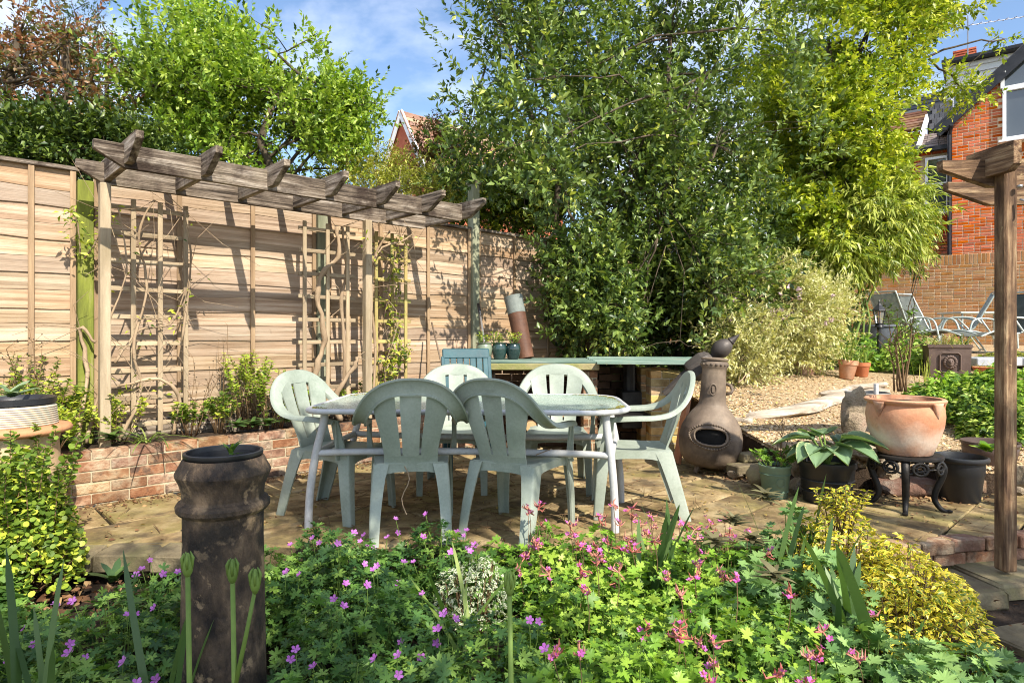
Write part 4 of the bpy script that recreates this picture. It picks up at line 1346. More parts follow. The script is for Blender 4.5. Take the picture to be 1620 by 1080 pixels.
for i, (pxx, z, rad) in enumerate(spots):
    t = thing('log', 'topmost pale round log end in the store under the left counter' if i == 0 else ('split log in the %s row of the dark store under the counter, %s from left' % (['upper', 'upper', 'upper', 'upper', 'middle', 'middle', 'middle', 'upper', 'bottom', 'bottom', 'bottom', 'bottom'][i], ['first', 'first', 'second', 'third', 'first', 'second', 'third', 'fourth', 'first', 'second', 'third', 'fourth'][i])), 'log', (gx(pxx, BY + .25), BY + .25, z), 0,
              group=None if i == 0 else 'logs stacked under the barbecue counter')
    b = MB(); b.tube([(0, 0, 0), (rr.uniform(-.03, .03), .38, rr.uniform(-.01, .01))], [rad, rad * .95], 10, cap=True); part('bark', b, m_log, t, smooth=True, angle=60)
    b = MB(); b.tube([(0, -.004, 0), (0, .003, 0)], [rad * .88, rad * .9], 10); part('cut_end', b, m_logend, t)

# pots on the counter
m_glaze = mat('blue_green_glaze', [(0.008, 0.022, 0.022), (0.02, 0.048, 0.042)], scale=3, bscale=30, rough=0.22, bump=0.05, vary=0.2, spec=0.6, coat=0.5)
m_glaze2 = mat('olive_grey_glaze', [(0.13, 0.17, 0.12), (0.26, 0.30, 0.20)], scale=3, bscale=30, rough=0.3, bump=0.05, vary=0.1, spec=0.6, coat=0.3)
def pot(name, label, cat, loc, prof, m, soil_z=None, seg=40, group=None, rz=0, sx=1, sy=1):
    t = thing(name, label, cat, loc, rz, group)
    b = MB(); b.lathe(prof, seg, sx=sx, sy=sy); part('body', b, m, t, smooth=True, angle=50)
    if soil_z:
        b = MB(); b.lathe([(soil_z[1], soil_z[0]), (soil_z[1] * .6, soil_z[0] + .01), (.0001, soil_z[0] + .014)], 20, wob=.04, sx=sx, sy=sy); part('soil', b, m_soil, t)
    return t
def vase(R, H): return [(R * .62, 0), (R * .68, .006), (R * .92, H * .35), (R, H * .62), (R * .94, H * .82), (R * .86, H * .9), (R * .98, H * .96), (R * 1.0, H), (R * .9, H), (R * .78, H * .92), (R * .8, H * .7)]
CZ = .911
pot('plant_pot', 'pale olive glazed pot, left of three on the barbecue counter', 'plant pot', at(0, 0, 6.3) * 0 + Vector((gx(766, 6.2), 6.2, CZ)), vase(.082, .165), m_glaze2, (.14, .07), group='glazed pots on the counter')
pot('plant_pot', 'middle dark teal glazed pot on the barbecue counter', 'plant pot', Vector((gx(790, 6.22), 6.22, CZ)), vase(.074, .165), m_glaze, (.14, .06), group='glazed pots on the counter')
pot('plant_pot', 'darkest shiny glazed pot beside the leaning rusty pipe', 'plant pot', Vector((gx(812, 6.24), 6.24, CZ)), vase(.074, .16), m_glaze, (.13, .06), group='glazed pots on the counter')
# leaning clay pipe
m_pipe = mat('rusty_clay_pipe', [(0.07, 0.032, 0.02), (0.15, 0.07, 0.04)], scale=5, bscale=40, rough=0.6, bump=0.3, vary=0)
m_pipetop = mat('pale_pipe_rim', [(0.12, 0.14, 0.125), (0.22, 0.24, 0.22)], scale=5, bscale=40, rough=0.6, bump=0.2, vary=0)
YP = 6.45
pa, pb = at(832, 562, YP), at(812, 468, YP)
t = thing('clay_pipe', 'rusty brown clay pipe with pale top leaning against the fence', 'pipe', (pa.x, pa.y, .911))
top = Vector((pb.x - pa.x, .12, pb.z - .911))
b = MB(); b.tube([(0, 0, .0), top * .72], [.085, .092], 20); part('body', b, m_pipe, t, smooth=True, angle=50)
b = MB(); b.tube([top * .722, top * 1.0], [.093, .098], 20); b.tube([top * .99, top * .995], [.085, .085], 20); part('rim', b, m_pipetop, t, smooth=True, angle=50)

# teal chair behind the table
m_teal = mat('teal_plastic', [(0.010, 0.05, 0.065), (0.025, 0.095, 0.115)], scale=4, bscale=50, rough=0.5, bump=0.08, vary=0.05)
t = thing('teal_chair', 'dark teal plastic garden chair with slatted back behind the table', 'chair', (gx(742, 5.5), 5.45, 0), math.radians(12))
for k in range(7):
    x = -.17 + k * .057
    plank('slat', (x, .0, .44), (x * 1.02, .16, .96), .050, .014, m_teal, t, up=(1, 0, 0))
b = MB(); b.box((0, .170, .985), (.42, .03, .09), R=Matrix.Rotation(-.3, 3, 'X'), ch=.008); part('top_rail', b, m_teal, t)
b = MB(); b.box((0, -.18, .42), (.44, .42, .03), ch=.008); part('seat', b, m_teal, t)
for sx in (-1, 1):
    plank('back_frame', (sx * .205, .0, .42), (sx * .205, .165, .96), .03, .03, m_teal, t, up=(1, 0, 0))
    for sy in (-.36, .0): plank('leg', (sx * .2, sy, 0), (sx * .2, sy, .41), .04, .04, m_teal, t, up=(1, 0, 0))

# sticks leaning on the fence
m_metalpole = mat('silver_pole', [(0.42, 0.42, 0.43), (0.6, 0.6, 0.6)], rough=0.35, metal=0.7, bump=0.03)
m_stick = mat('brown_handle', [(0.12, 0.085, 0.06), (0.2, 0.15, 0.1)], rough=0.7, bump=0.2)
def pole(name, label, cat, a, c, r_, m, grip=None):
    t = thing(name, label, cat, a)
    d_ = Vector(c) - Vector(a)
    b = MB(); b.tube([(0, 0, 0), d_], r_, 8); part('shaft', b, m, t, smooth=True)
    if grip: b = MB(); b.tube([d_ * .86, d_ * 1.01], r_ * 1.5, 8); part('grip', b, grip, t, smooth=True)
pole('parasol_pole', 'thin silver pole with black grip leaning against the tall fence post', 'pole', at(778, 612, 5.75), at(757, 482, 6.9), .011, m_metalpole, m_blackp)
pole('broom_handle', 'thin dark brown handle leaning against the fence left of the silver pole', 'pole', at(702, 590, 6.1), at(683, 510, 6.55), .009, m_stick)

# ------------------------------------------------------------------ chimenea with leaning finial
m_chim = mat('brown_clay_chimenea', [(0.075, 0.054, 0.040), (0.155, 0.115, 0.082), (0.25, 0.19, 0.135)], scale=4, bscale=45, rough=0.62, bump=0.25, vary=0, spec=0.35, detail=8,
             dirt=((0.035, 0.026, 0.022), 3.0, 0.52, 0.68, 0.7))
m_hollow = mat('hollow_black', [(0.004, 0.004, 0.004), (0.01, 0.009, 0.008)], rough=0.95, bump=0)  # near-black shell filling the body behind the mouth
CY = 5.33
cm = thing('chimenea', 'bulbous brown clay chimenea with oval fire mouth and tall neck', 'chimenea', (gx(1121, CY), CY, 0))
prof = [(.12, .05), (.19, .07), (.235, .13), (.256, .22), (.258, .30), (.240, .38), (.205, .45), (.165, .505), (.130, .545), (.112, .575), (.105, .65), (.100, .76), (.097, .85), (.100, .87), (.108, .885), (.112, .905), (.108, .925), (.100, .935), (.088, .935), (.085, .88)]
prof0 = prof
zs = []
for (r0_, z0_), (r1_, z1_) in zip(prof[:-1], prof[1:]):
    k_ = 8 if .2 < z0_ < .45 else 2
    zs += [(r0_ + (r1_ - r0_) * i / k_, z0_ + (z1_ - z0_) * i / k_) for i in range(k_)]
zs.append(prof[-1])
b = MB(); b.lathe(zs, 128)
# open the mouth: push faces inside the oval away
mc = Vector((-.068, -.24, .325)); 
vs = b.v
inside = []
for i, (x, y, z) in enumerate(vs):
    inside.append(y < 0 and (abs(x - mc.x) / .120) ** 2.6 + (abs(z - mc.z) / .066) ** 2.6 < 1.0 and z < .46)
b.f = [f for f in b.f if not all(inside[q] for q in f)]
body = part('body', b, m_chim, cm, smooth=True, angle=60)
def on_body(x, z, e=0.0):
    R_ = np.interp(z, [p[1] for p in prof[:17]], [p[0] for p in prof[:17]]) + e
    return Vector((x, -math.sqrt(max(R_ * R_ - x * x, 1e-4)), z))
b = MB()
ring = []
for k in range(40):
    a = 2 * math.pi * k / 40
    ring.append(on_body(mc.x + .122 * math.copysign(abs(math.cos(a)) ** .75, math.cos(a)), mc.z + .068 * math.copysign(abs(math.sin(a)) ** .8, math.sin(a)), .006))
b.tube(ring, .008, 8, closed=True)
part('mouth_rim', b, m_chim, cm, smooth=True)
b = MB()
for k in range(44):
    a = 2 * math.pi * k / 44
    c_ = on_body(mc.x + .152 * math.cos(a), mc.z + .098 * math.sin(a), .004)
    b.lathe([(.0001, -.010), (.010, -.004), (.010, .004), (.0001, .010)], 6, c=c_)
part('mouth_beading', b, m_chim, cm, smooth=True)
b = MB(); b.lathe([(.10, .09), (.21, .14), (.238, .25), (.235, .32), (.20, .42), (.0001, .43)], 32); part('fire_chamber', b, m_hollow, cm)
b = MB()
for k in range(18):
    a = 2 * math.pi * k / 18; b.lathe([(.0001, -.013), (.012, -.007), (.014, 0), (.012, .007), (.0001, .013)], 8, c=(.106 * math.cos(a), .106 * math.sin(a), .905))
part('neck_beading', b, m_chim, cm, smooth=True)
b = MB()
mk = [Vector((-.035 + .028 * math.cos(2 * math.pi * k / 20), -.104, .70 + .045 * math.sin(2 * math.pi * k / 20))) for k in range(20)]
b.tube(mk, .006, 6, closed=True); b.box((-.035, -.103, .70), (.022, .012, .055), ch=.004); part('neck_medallion', b, m_chim, cm, smooth=True, angle=40)
b = MB(); b.tube([(.09, -.02, .66), (.135, -.05, .675), (.15, -.04, .70), (.14, -.02, .735), (.10, 0, .75)], .014, 8); part('lizard_handle', b, m_chim, cm, smooth=True)
b = MB(); b.lathe([(.06, .938), (.112, .942), (.114, .955), (.06, .962), (.0001, .964)], 32); part('lid', b, m_chim, cm, smooth=True, angle=50)
for a in (-60, 60, 180):
    ra = math.radians(a - 90)
    b = MB(); b.tube([(.10 * math.cos(ra), .10 * math.sin(ra), .10), (.16 * math.cos(ra), .16 * math.sin(ra), .0)], [.030, .018], 8); part('leg', b, m_chim, cm, smooth=True)
cm.rotation_euler = (0, math.radians(3.2), 0)
# finial leaning
m_fin = mat('dark_lead_finial', [(0.035, 0.03, 0.028), (0.10, 0.085, 0.075)], scale=4, bscale=40, rough=0.5, bump=0.2, vary=0, metal=0.2)
fa, fb = at(1080, 600, 5.62), at(1166, 532, 5.50)
t = thing('roof_finial', 'dark metal roof finial with ball and spike leaning between barbecue and chimenea', 'finial', fa)
d_ = (fb - fa); Lf = d_.length
R_ = rot_to(d_) @ Matrix.Rotation(math.radians(90), 3, 'Y')
def along(p): return [(r_, z * Lf) for r_, z in p]
b = MB(); b.lathe(along([(.03, -.35), (.05, -.05), (.055, .0), (.055, .12)]), 6, R=R_); part('stem', b, m_fin, t)
b = MB(); b.lathe(along([(.055, .12), (.098, .16), (.102, .20), (.098, .42), (.075, .50), (.045, .54)]), 6, R=R_); part('hexagonal_block', b, m_fin, t)
b = MB(); b.lathe(along([(.03, .53), (.028, .56), (.05, .59), (.075, .66), (.080, .72), (.070, .80), (.045, .86), (.028, .88)]), 24, R=R_); part('ball', b, m_fin, t, smooth=True)
b = MB(); b.lathe(along([(.028, .87), (.038, .89), (.030, .92), (.0005, 1.06)]), 14, R=R_); part('spike', b, m_fin, t, smooth=True, angle=50)
m_terra = mat('terracotta', [(0.40, 0.155, 0.075), (0.55, 0.25, 0.13)], scale=5, bscale=50, rough=0.8, bump=0.25, vary=0.08, dirt=((0.56, 0.42, 0.30), 3.5, 0.5, 0.7, 0.6))
t = thing('roof_tile', 'reddish clay slab leaning on the barbecue pier behind the chimenea', 'tile', (gx(1080, 5.68), 5.68, 0))
b = MB(); b.box((0, 0, .33), (.03, .16, .66), R=Matrix.Rotation(.16, 3, 'Y'), ch=.004); part('slab', b, m_terra, t)
# ------------------------------------------------------------------ boulders, sleepers, edging
import bmesh
from mathutils import noise as mnoise
def boulder(size, seed, sub=3, facets=7):
    bm = bmesh.new(); bmesh.ops.create_icosphere(bm, subdivisions=sub, radius=1.0)
    r = random.Random(seed)
    pl = [(Vector((r.gauss(0, 1), r.gauss(0, 1), r.gauss(0, 1))).normalized(), r.uniform(.55, .85)) for _ in range(facets)]
    for v in bm.verts:
        for n_, d_ in pl:
            k = v.co.dot(n_)
            if k > d_: v.co -= n_ * (k - d_) * .9
        v.co *= 1 + .16 * mnoise.noise(v.co * 2.3 + Vector((seed, 0, 0))) + .05 * mnoise.noise(v.co * 7 + Vector((0, seed, 0)))
        v.co = Vector((v.co.x * size[0], v.co.y * size[1], v.co.z * size[2]))
    mb = MB(); mb.add([v.co.copy() for v in bm.verts], [tuple(q.index for q in f.verts) for f in bm.faces]); bm.free()
    return mb
def rock(label, loc, size, seed, rz=0, m=None, name='boulder', tilt=0):
    mb = boulder(size, seed)
    me = mb.mesh(name, True, 35)
    o = link(name, me, m or m_stone, loc=loc)
    o.rotation_euler = (tilt, 0, rz)
    return props(o, label, 'rock')
rock('tall pale layered stone standing behind the hosta and terracotta pot', at(1352, 655, 4.82) , (.105, .085, .24), 3, .2, tilt=.1)
rock('flat reddish brown boulder under the black iron stand', at(1440, 768, 4.62), (.34, .16, .085), 5, .1, m=mat('red_brown_rock', [(0.10, 0.07, 0.055), (0.24, 0.13, 0.09), (0.34, 0.28, 0.22)], scale=5, bscale=25, rough=.9, bump=1.0, bdist=.03))
rock('mossy squared stone block between green bucket and chimenea', at(1197, 752, 4.75), (.075, .10, .085), 7, .3, m=m_edge)
rock('rounded grey stone behind the green bucket pot', at(1275, 735, 4.75), (.13, .10, .13), 8, .5)
rock('low stone beside the black hosta pot and green bucket', at(1262, 768, 4.62), (.06, .07, .07), 9, .2)
rock('cream crusted rock between the hosta pot and the iron stand', at(1370, 718, 4.75), (.14, .12, .07), 10, .9)
rock('pale jagged rock at the foot of the gravel slope near the chimenea', at(1165, 750, 5.05), (.06, .07, .04), 12, .9)
rock('rounded sandy stone right of the wooden post', at(1618, 755, 4.35), (.08, .10, .09), 13, .4)
rock('small sandy stone on the soil right of the post', at(1605, 775, 4.2), (.05, .06, .035), 14, .4)
rock('dark stone beside the terracotta pot foot behind the stand', at(1405, 745, 4.7), (.12, .10, .10), 15, 1.2)
rock('mossy boulder at the far end of the log edging', at(1240, 716, 5.15), (.17, .12, .10), 16, 1.8)
for i, (px, py, Y, sz, lab) in enumerate([(1188, 722, 5.2, (.22, .12, .07), 'upper brown step block right of the chimenea'), (1178, 740, 5.1, (.26, .14, .07), 'lower brown step block right of the chimenea')]):
    b = MB(); b.box((0, 0, 0), sz, ch=.008); o = part('step_block', b, m_edge, loc=at(px, py, Y), rz=.3 + i * .1); props(o, lab, 'stone block')
b = MB(); b.box((0, 0, 0), (.30, .22, .10), ch=.008); o = part('paving_block', b, m_brickp, loc=(gx(1562, 4.72), 4.72, .05), rz=.1); props(o, 'dark red block carrying the brown bowl pot beside the post', 'block')

# weathered flat logs edging the gravel
m_drift = mat('driftwood', [(0.22, 0.17, 0.12), (0.48, 0.40, 0.31), (0.66, 0.60, 0.50)], scale=3, stretch=(.5, 4, 4), bscale=16, rough=0.9, bump=1.0, vary=0.1, bdist=0.02)
def drift(label, a, c, w, h, seed):
    a, c = Vector(a), Vector(c)
    t = c - a; L_ = t.length; R_ = rot_to(t)
    mb = MB(); r = random.Random(seed); n_ = 18; k = 12; vs = []; fs = []
    for i in range(n_ + 1):
        x = L_ * i / n_
        e = min(1, .35 + 1.6 * math.sin(math.pi * i / n_) ** .6)
        for j in range(k):
            an = 2 * math.pi * j / k
            rr = 1 + .25 * mnoise.noise(Vector((i * .35, j * .8, seed)))
            vs.append(Vector((x, math.cos(an) * w * e * rr + .05 * math.sin(i * .5 + seed), math.sin(an) * h * e * rr)))
    for i in range(n_):
        for j in range(k):
            j2 = (j + 1) % k; fs.append((i * k + j, i * k + j2, (i + 1) * k + j2, (i + 1) * k + j))
    fs += [tuple(range(k - 1, -1, -1)), tuple(n_ * k + j for j in range(k))]
    mb.add([R_ @ v for v in vs], fs)
    o = part('driftwood_log', mb, m_drift, smooth=True, angle=40, loc=a)
    return props(o, label, 'log')
def onT(px, Y, dz=0.0): return Vector((gx(px, Y), Y, hgt(Y) + dz))
drift('long flat bleached log lying across the gravel terrace', onT(1185, 5.85, .01), onT(1395, 6.75, .03), .13, .045, 2)
drift('short pale timber piece at the end of the bleached log by the chimenea', onT(1145, 5.75, .01), onT(1195, 5.8, .02), .05, .03, 5)
drift('thin grey driftwood branch beyond the long flat log', onT(1300, 6.6, .03), onT(1398, 7.0, .03), .04, .03, 9)

# edging: left stones, right steps
ed = thing('stone_edging', 'low mossy stone edging at the left front corner of the patio', 'edging', (-2.2, 3.42, 0))
rr = random.Random(4); x = -1.0
while x < 0.62:
    w = rr.uniform(.24, .36); b = MB(); b.box((0, 0, 0), (w, .20, .10), ch=.012)
    b.v = [(p[0] + rr.uniform(-.006, .006), p[1] + rr.uniform(-.006, .006), p[2] + rr.uniform(-.004, .004)) for p in b.v]
    part('edging_stone', b, m_edge, ed, loc=(x + w / 2, .0 + rr.uniform(-.012, .012), -.055 + rr.uniform(-.006, .004)), rz=rr.uniform(-.04, .04)); x += w + .012
st_ = thing('garden_steps', 'worn brick and stone steps going down by the wooden post at the right', 'steps', (2.55, 3.5, 0), math.radians(12))
rr = random.Random(9)
for k in range(7):      # red brick nosing at the patio edge
    b = MB(); b.box((0, 0, 0), (.21, .105, .07), ch=.006); part('brick', b, m_brickp, st_, loc=(-.62 + k * .222, .10 + rr.uniform(-.01, .01), -.036), rz=rr.uniform(-.03, .03))
for k in range(7):
    b = MB(); b.box((0, 0, 0), (.21, .09, .07), ch=.006); part('brick', b, m_brickp, st_, loc=(-.52 + k * .222, .11, -.112), rz=rr.uniform(-.02, .02))
for (x, y, w, d_, z) in [(-.30, -.12, .40, .34, -.19), (.12, -.06, .38, .36, -.185), (.52, .0, .36, .36, -.19), (-.28, -.55, .36, .24, -.27), (.12, -.50, .40, .26, -.265), (.56, -.45, .40, .30, -.27)]:
    b = MB(); b.box((0, 0, 0), (w, d_, .09), ch=.012)
    b.v = [(p[0] + rr.uniform(-.012, .012), p[1] + rr.uniform(-.012, .012), p[2] + rr.uniform(-.005, .005)) for p in b.v]
    part('step_stone', b, m_edge, st_, loc=(x, y, z), rz=rr.uniform(-.05, .05))
b = MB(); b.grid(lambda u, v: Vector((1.6 + 4.0 * u, 2.35 + 1.45 * v, -.29 + .10 * v + .015 * math.sin(u * 30) * math.cos(v * 17))), 30, 14)
part('path_side_soil', b, m_soil, smooth=True, kind='structure')

# ------------------------------------------------------------------ right pergola
m_post2 = mat('brown_pergola_timber', [(0.06, 0.032, 0.018), (0.21, 0.125, 0.068), (0.44, 0.31, 0.18)], lo=.36, hi=.68, scale=4, stretch=(.7, 6, 9), bscale=18, rough=0.85, bump=0.8, vary=0.08,
              dirt=((0.07, 0.04, 0.025), 4, 0.5, 0.68, 0.8), dirt2=((0.55, 0.40, 0.20), 16, 0.66, 0.72, 0.8), bdist=.012)
pr = thing('pergola', 'rough brown pergola post with crossing beams beside the steps', 'pergola', (2.67, 3.42, -.12), math.radians(6))
plank('post', (0, 0, 0), (0, 0, 2.29), .076, .076, m_post2, pr, up=(1, 0, 0), ch=.008)
def ch2(L_, h=.145, cut=.28, e=.05): return [(0, h / 2), (0, h / 2 - e), (cut, -h / 2), (L_, -h / 2), (L_, h / 2)]
plank('beam', (-.33, .064, 2.145), (1.8, .0, 2.21), .145, .045, m_post2, pr, poly=ch2(2.12))
plank('beam', (.12, .55, 2.155), (2.0, .50, 2.21), .145, .045, m_post2, pr, poly=ch2(1.88))
plank('rafter', (-.066, -.14, 2.205), (-.066, .16, 2.205), .15, .045, m_post2, pr, poly=[(0, .075), (0, -.045), (.04, -.075), (.3, -.075), (.3, .075)])
b = MB(); b.tube([(.02, -.065, 1.99), (.035, -.085, 1.98), (.04, -.09, 1.95), (.03, -.08, 1.93)], .006, 6); b.lathe([(.0001, -.01), (.014, -.006), (.014, .006), (.0001, .01)], 8, c=(.02, -.065, 2.06)); part('hook', b, m_metalpole, pr, smooth=True)

# ------------------------------------------------------------------ pots on the patio, right side
m_bucket = mat('green_bucket_metal', [(0.10, 0.16, 0.11), (0.17, 0.24, 0.165)], scale=4, bscale=40, rough=0.5, bump=0.1, vary=0, spec=0.4)
m_bowl = mat('brown_glazed_bowl', [(0.045, 0.028, 0.022), (0.10, 0.065, 0.05)], scale=3, bscale=40, rough=0.45, bump=0.15, vary=0)
m_bigterra = mat('big_terracotta', [(0.40, 0.165, 0.085), (0.52, 0.245, 0.135), (0.58, 0.34, 0.21)], scale=3.2, bscale=50, rough=0.78, bump=0.25, vary=0, detail=7,
                 dirt=((0.62, 0.50, 0.38), 2.4, 0.52, 0.66, 0.6), dirt2=((0.13, 0.065, 0.04), 4, 0.54, 0.68, 0.7), zband=((0.62, 0.52, 0.42), -.02, .22, .8))
Yb = 4.5
t = pot('bucket_planter', 'small sage green metal bucket planter with trailing plant', 'planter', (gx(1226, Yb), Yb, 0), [(.078, 0), (.082, .004), (.108, .215), (.114, .222), (.114, .232), (.106, .234), (.10, .20)], m_bucket, (.205, .095))
b = MB()
for k in (.05, .17): b.lathe([(.0835 + k * .12, k - .004), (.0885 + k * .12, k), (.0835 + k * .12, k + .004)], 36)
b.tube([(-.03 * math.cos(a) * 1, -.101 + 0.0, .12 + .03 * math.sin(a)) for a in [2 * math.pi * q / 16 for q in range(16)]], .0022, 5, closed=True)
part('embossed_rings', b, m_bucket, t, smooth=True)
Yb = 4.38
t = pot('plant_pot', 'black plastic pot holding the large leaved hosta', 'plant pot', (gx(1308, Yb), Yb, 0), [(.145, 0), (.15, .004), (.178, .24), (.190, .25), (.191, .285), (.180, .29), (.172, .24)], m_bplastic, (.245, .165))
b = MB()
for k in (.08, .16): b.lathe([(.153 + k * .1, k - .006), (.160 + k * .1, k), (.153 + k * .1, k + .006)], 40)
part('rings', b, m_bplastic, t, smooth=True)
Yb = 4.42
pot('plant_pot', 'empty black plastic pot with thick rim between iron stand and post', 'plant pot', (gx(1518, Yb), Yb, .0), [(.115, 0), (.12, .004), (.142, .18), (.146, .185), (.150, .27), (.168, .275), (.175, .29), (.172, .305), (.160, .31), (.150, .28), (.145, .2), (.0001, .19)], m_bplastic, None)
Yb = 4.78
pot('plant_pot', 'wide dark brown glazed bowl pot on a red block behind the post', 'plant pot', (gx(1566, Yb), Yb, .10), [(.12, 0), (.125, .004), (.150, .08), (.172, .16), (.180, .205), (.176, .21), (.182, .225), (.190, .235), (.186, .25), (.17, .245), (.16, .2)], m_bowl, (.21, .158))
# big terracotta pot on cast iron stand
Yb = 4.22
PX = gx(1431, Yb)
stand = thing('iron_stand', 'ornate black cast iron plant stand carrying the big terracotta pot', 'plant stand', (PX + .01, Yb, 0), math.radians(12))
stand.scale = (1, 1, .88)
b = MB(); b.lathe([(.05, .385), (.205, .385), (.215, .392), (.215, .408), (.205, .414), (.05, .412)], 40); part('top', b, m_iron, stand, smooth=True, angle=50)
for k in range(4):
    a = math.radians(45 + 90 * k)
    ca, sa = math.cos(a), math.sin(a)
    P = [(.17, .385), (.205, .33), (.200, .26), (.165, .15), (.160, .08), (.195, .02), (.235, .008)]
    pts = cat_spline([Vector((ca * p, sa * p, z)) for p, z in P], 4)
    b = MB(); b.tube(pts, [.025 - .011 * i / len(pts) for i in range(len(pts))], 8)
    b.lathe([(.0001, -.012), (.016, -.006), (.018, .006), (.0001, .014)], 10, c=(ca * .24, sa * .24, .012))
    lg = part('leg', b, m_iron, stand, smooth=True, angle=60)
    a2 = math.radians(90 * k)
    for off in (-.5, .5):
        a3 = a2 + off * .75
        c_ = Vector((math.cos(a3) * .205, math.sin(a3) * .205, .335)); tx = Vector((-math.sin(a3), math.cos(a3), 0))
        for R1, wd in ((.044, .010), (.022, .008)):
            b = MB(); b.tube([c_ + tx * R1 * math.cos(2 * math.pi * q / 18) + Vector((0, 0, R1 * math.sin(2 * math.pi * q / 18))) for q in range(18)], wd, 6, closed=True)
            if R1 > .03:
                for q in range(5):
                    an = 2 * math.pi * q / 5
                    b.tube([c_ + tx * .02 * math.cos(an) + Vector((0, 0, .02 * math.sin(an))), c_ + tx * .04 * math.cos(an + .5) + Vector((0, 0, .04 * math.sin(an + .5)))], .005, 5)
            part('scrollwork', b, m_iron, stand, smooth=True)
    b = MB(); q0, q1 = a - .78, a + .78
    b.tube([Vector((math.cos(q) * .207, math.sin(q) * .207, .288 + .045 * abs(math.sin((q - a) * 2)))) for q in np.linspace(q0, q1, 14)], .007, 6); part('apron_rail', b, m_iron, stand, smooth=True)
PZ = .366
prof = [(.166, 0), (.172, .006), (.210, .10), (.240, .20), (.248, .27), (.243, .325), (.232, .352), (.240, .362), (.256, .372), (.258, .385), (.246, .395), (.225, .392), (.215, .36)]
t = pot('plant_pot', 'big weathered terracotta pot with draped rim on the iron stand', 'plant pot', (PX, Yb, PZ), [(a_ * .93, b_ * .93) for a_, b_ in prof], m_bigterra, (.335, .20), seg=56)
for a in (200, 290, 350):
    ra = math.radians(a); c_ = Vector((math.cos(ra), math.sin(ra), 0)); tt = Vector((-math.sin(ra), math.cos(ra), 0))
    b = MB(); b.grid(lambda u, v: c_ * (.238 - .012 * v * v + .010 * math.sin(u * math.pi)) + tt * (u - .5) * .085 * (1 - v) ** .7 + Vector((0, 0, .35 - .10 * v)), 6, 8, thick=lambda u, v: -c_ * .018)
    part('rim_swag', b, m_bigterra, t, smooth=True)
Yg = 5.3
pot('plant_pot', 'round grey metal planter just behind the tall stone', 'plant pot', (gx(1372, Yg), Yg, .36), [(.14, 0), (.155, .20), (.168, .30), (.172, .31), (.165, .315), (.15, .28)], mat('grey_zinc', [(0.22, 0.20, 0.17), (0.34, 0.31, 0.27)], rough=.6, bump=.2), (.28, .15))
b = MB(); b.tube([(0, 0, -.02), (0, 0, .09)], .018, 10); o = part('white_tube', b, m_tframe, loc=at(1386, 625, 4.95)); props(o, 'short white plastic tube standing behind the terracotta pot rim', 'tube')

# ------------------------------------------------------------------ things on the terrace
Yl = 7.35
m_lion = mat('brown_lion_planter', [(0.085, 0.055, 0.045), (0.15, 0.105, 0.085)], scale=4, bscale=40, rough=0.7, bump=0.2, vary=0)
lp = thing('square_planter', 'square brown planter with moulded lion head panel full of grassy plants', 'planter', (gx(1508, Yl), Yl + .12, hgt(Yl) - .03), math.radians(-24))
b = MB(); S_ = .215
b.lathe([(S_ * 1.30, 0), (S_ * 1.30, .02), (S_ * 1.36, .38), (S_ * 1.42, .385), (S_ * 1.42, .42), (S_ * 1.25, .42), (S_ * 1.2, .36)], 4, R=Matrix.Rotation(math.radians(45), 3, 'Z'))
part('body', b, m_lion, lp)
b = MB(); b.lathe([(S_ * 1.22, .37), (.0001, .39)], 4, R=Matrix.Rotation(math.radians(45), 3, 'Z')); part('soil', b, m_soil, lp)
def lion(face_rot):
    R_ = Matrix.Rotation(face_rot, 3, 'Z')
    d0 = .206
    b = MB(); P = [(-.075, .10), (-.10, .125), (-.10, .30), (-.075, .325), (.075, .325), (.10, .30), (.10, .125), (.075, .10)]
    ring = [R_ @ Vector((x, -d0 - (z - .02) * .035, z)) for x, z in P]
    b.tube(ring, .010, 4, closed=True)
    h = MB()
    c0 = Vector((0, -d0 - .012, .215))
    rr = random.Random(3)
    for k in range(16):
        a = 2 * math.pi * k / 16
        h.lathe([(.0001, -.022), (.018, -.008), (.020, .006), (.0001, .022)], 6, c=c0 + Vector((.055 * math.cos(a), .0, .062 * math.sin(a) + .004)), R=Matrix.Rotation(rr.uniform(0, 3), 3, 'Y'))
    bm_ = boulder((.042, .034, .052), 2, 2, 0); h.add([Vector(v) + c0 for v in bm_.v], bm_.f)
    h.lathe([(.0001, -.02), (.014, -.012), (.012, .02), (.0001, .024)], 8, c=c0 + Vector((0, -.032, .0)))
    h.lathe([(.0001, -.012), (.022, -.006), (.020, .008), (.0001, .012)], 8, c=c0 + Vector((0, -.026, -.026)))
    for sx in (-1, 1): h.lathe([(.0001, -.006), (.010, 0), (.0001, .006)], 6, c=c0 + Vector((sx * .018, -.03, .018)))
    h.v = [tuple(R_ @ Vector(v)) for v in h.v]
    f_ = part('panel_frame', b, m_lion, lp)
    part('lion_head', h, m_lion, f_, smooth=True)
lion(0)

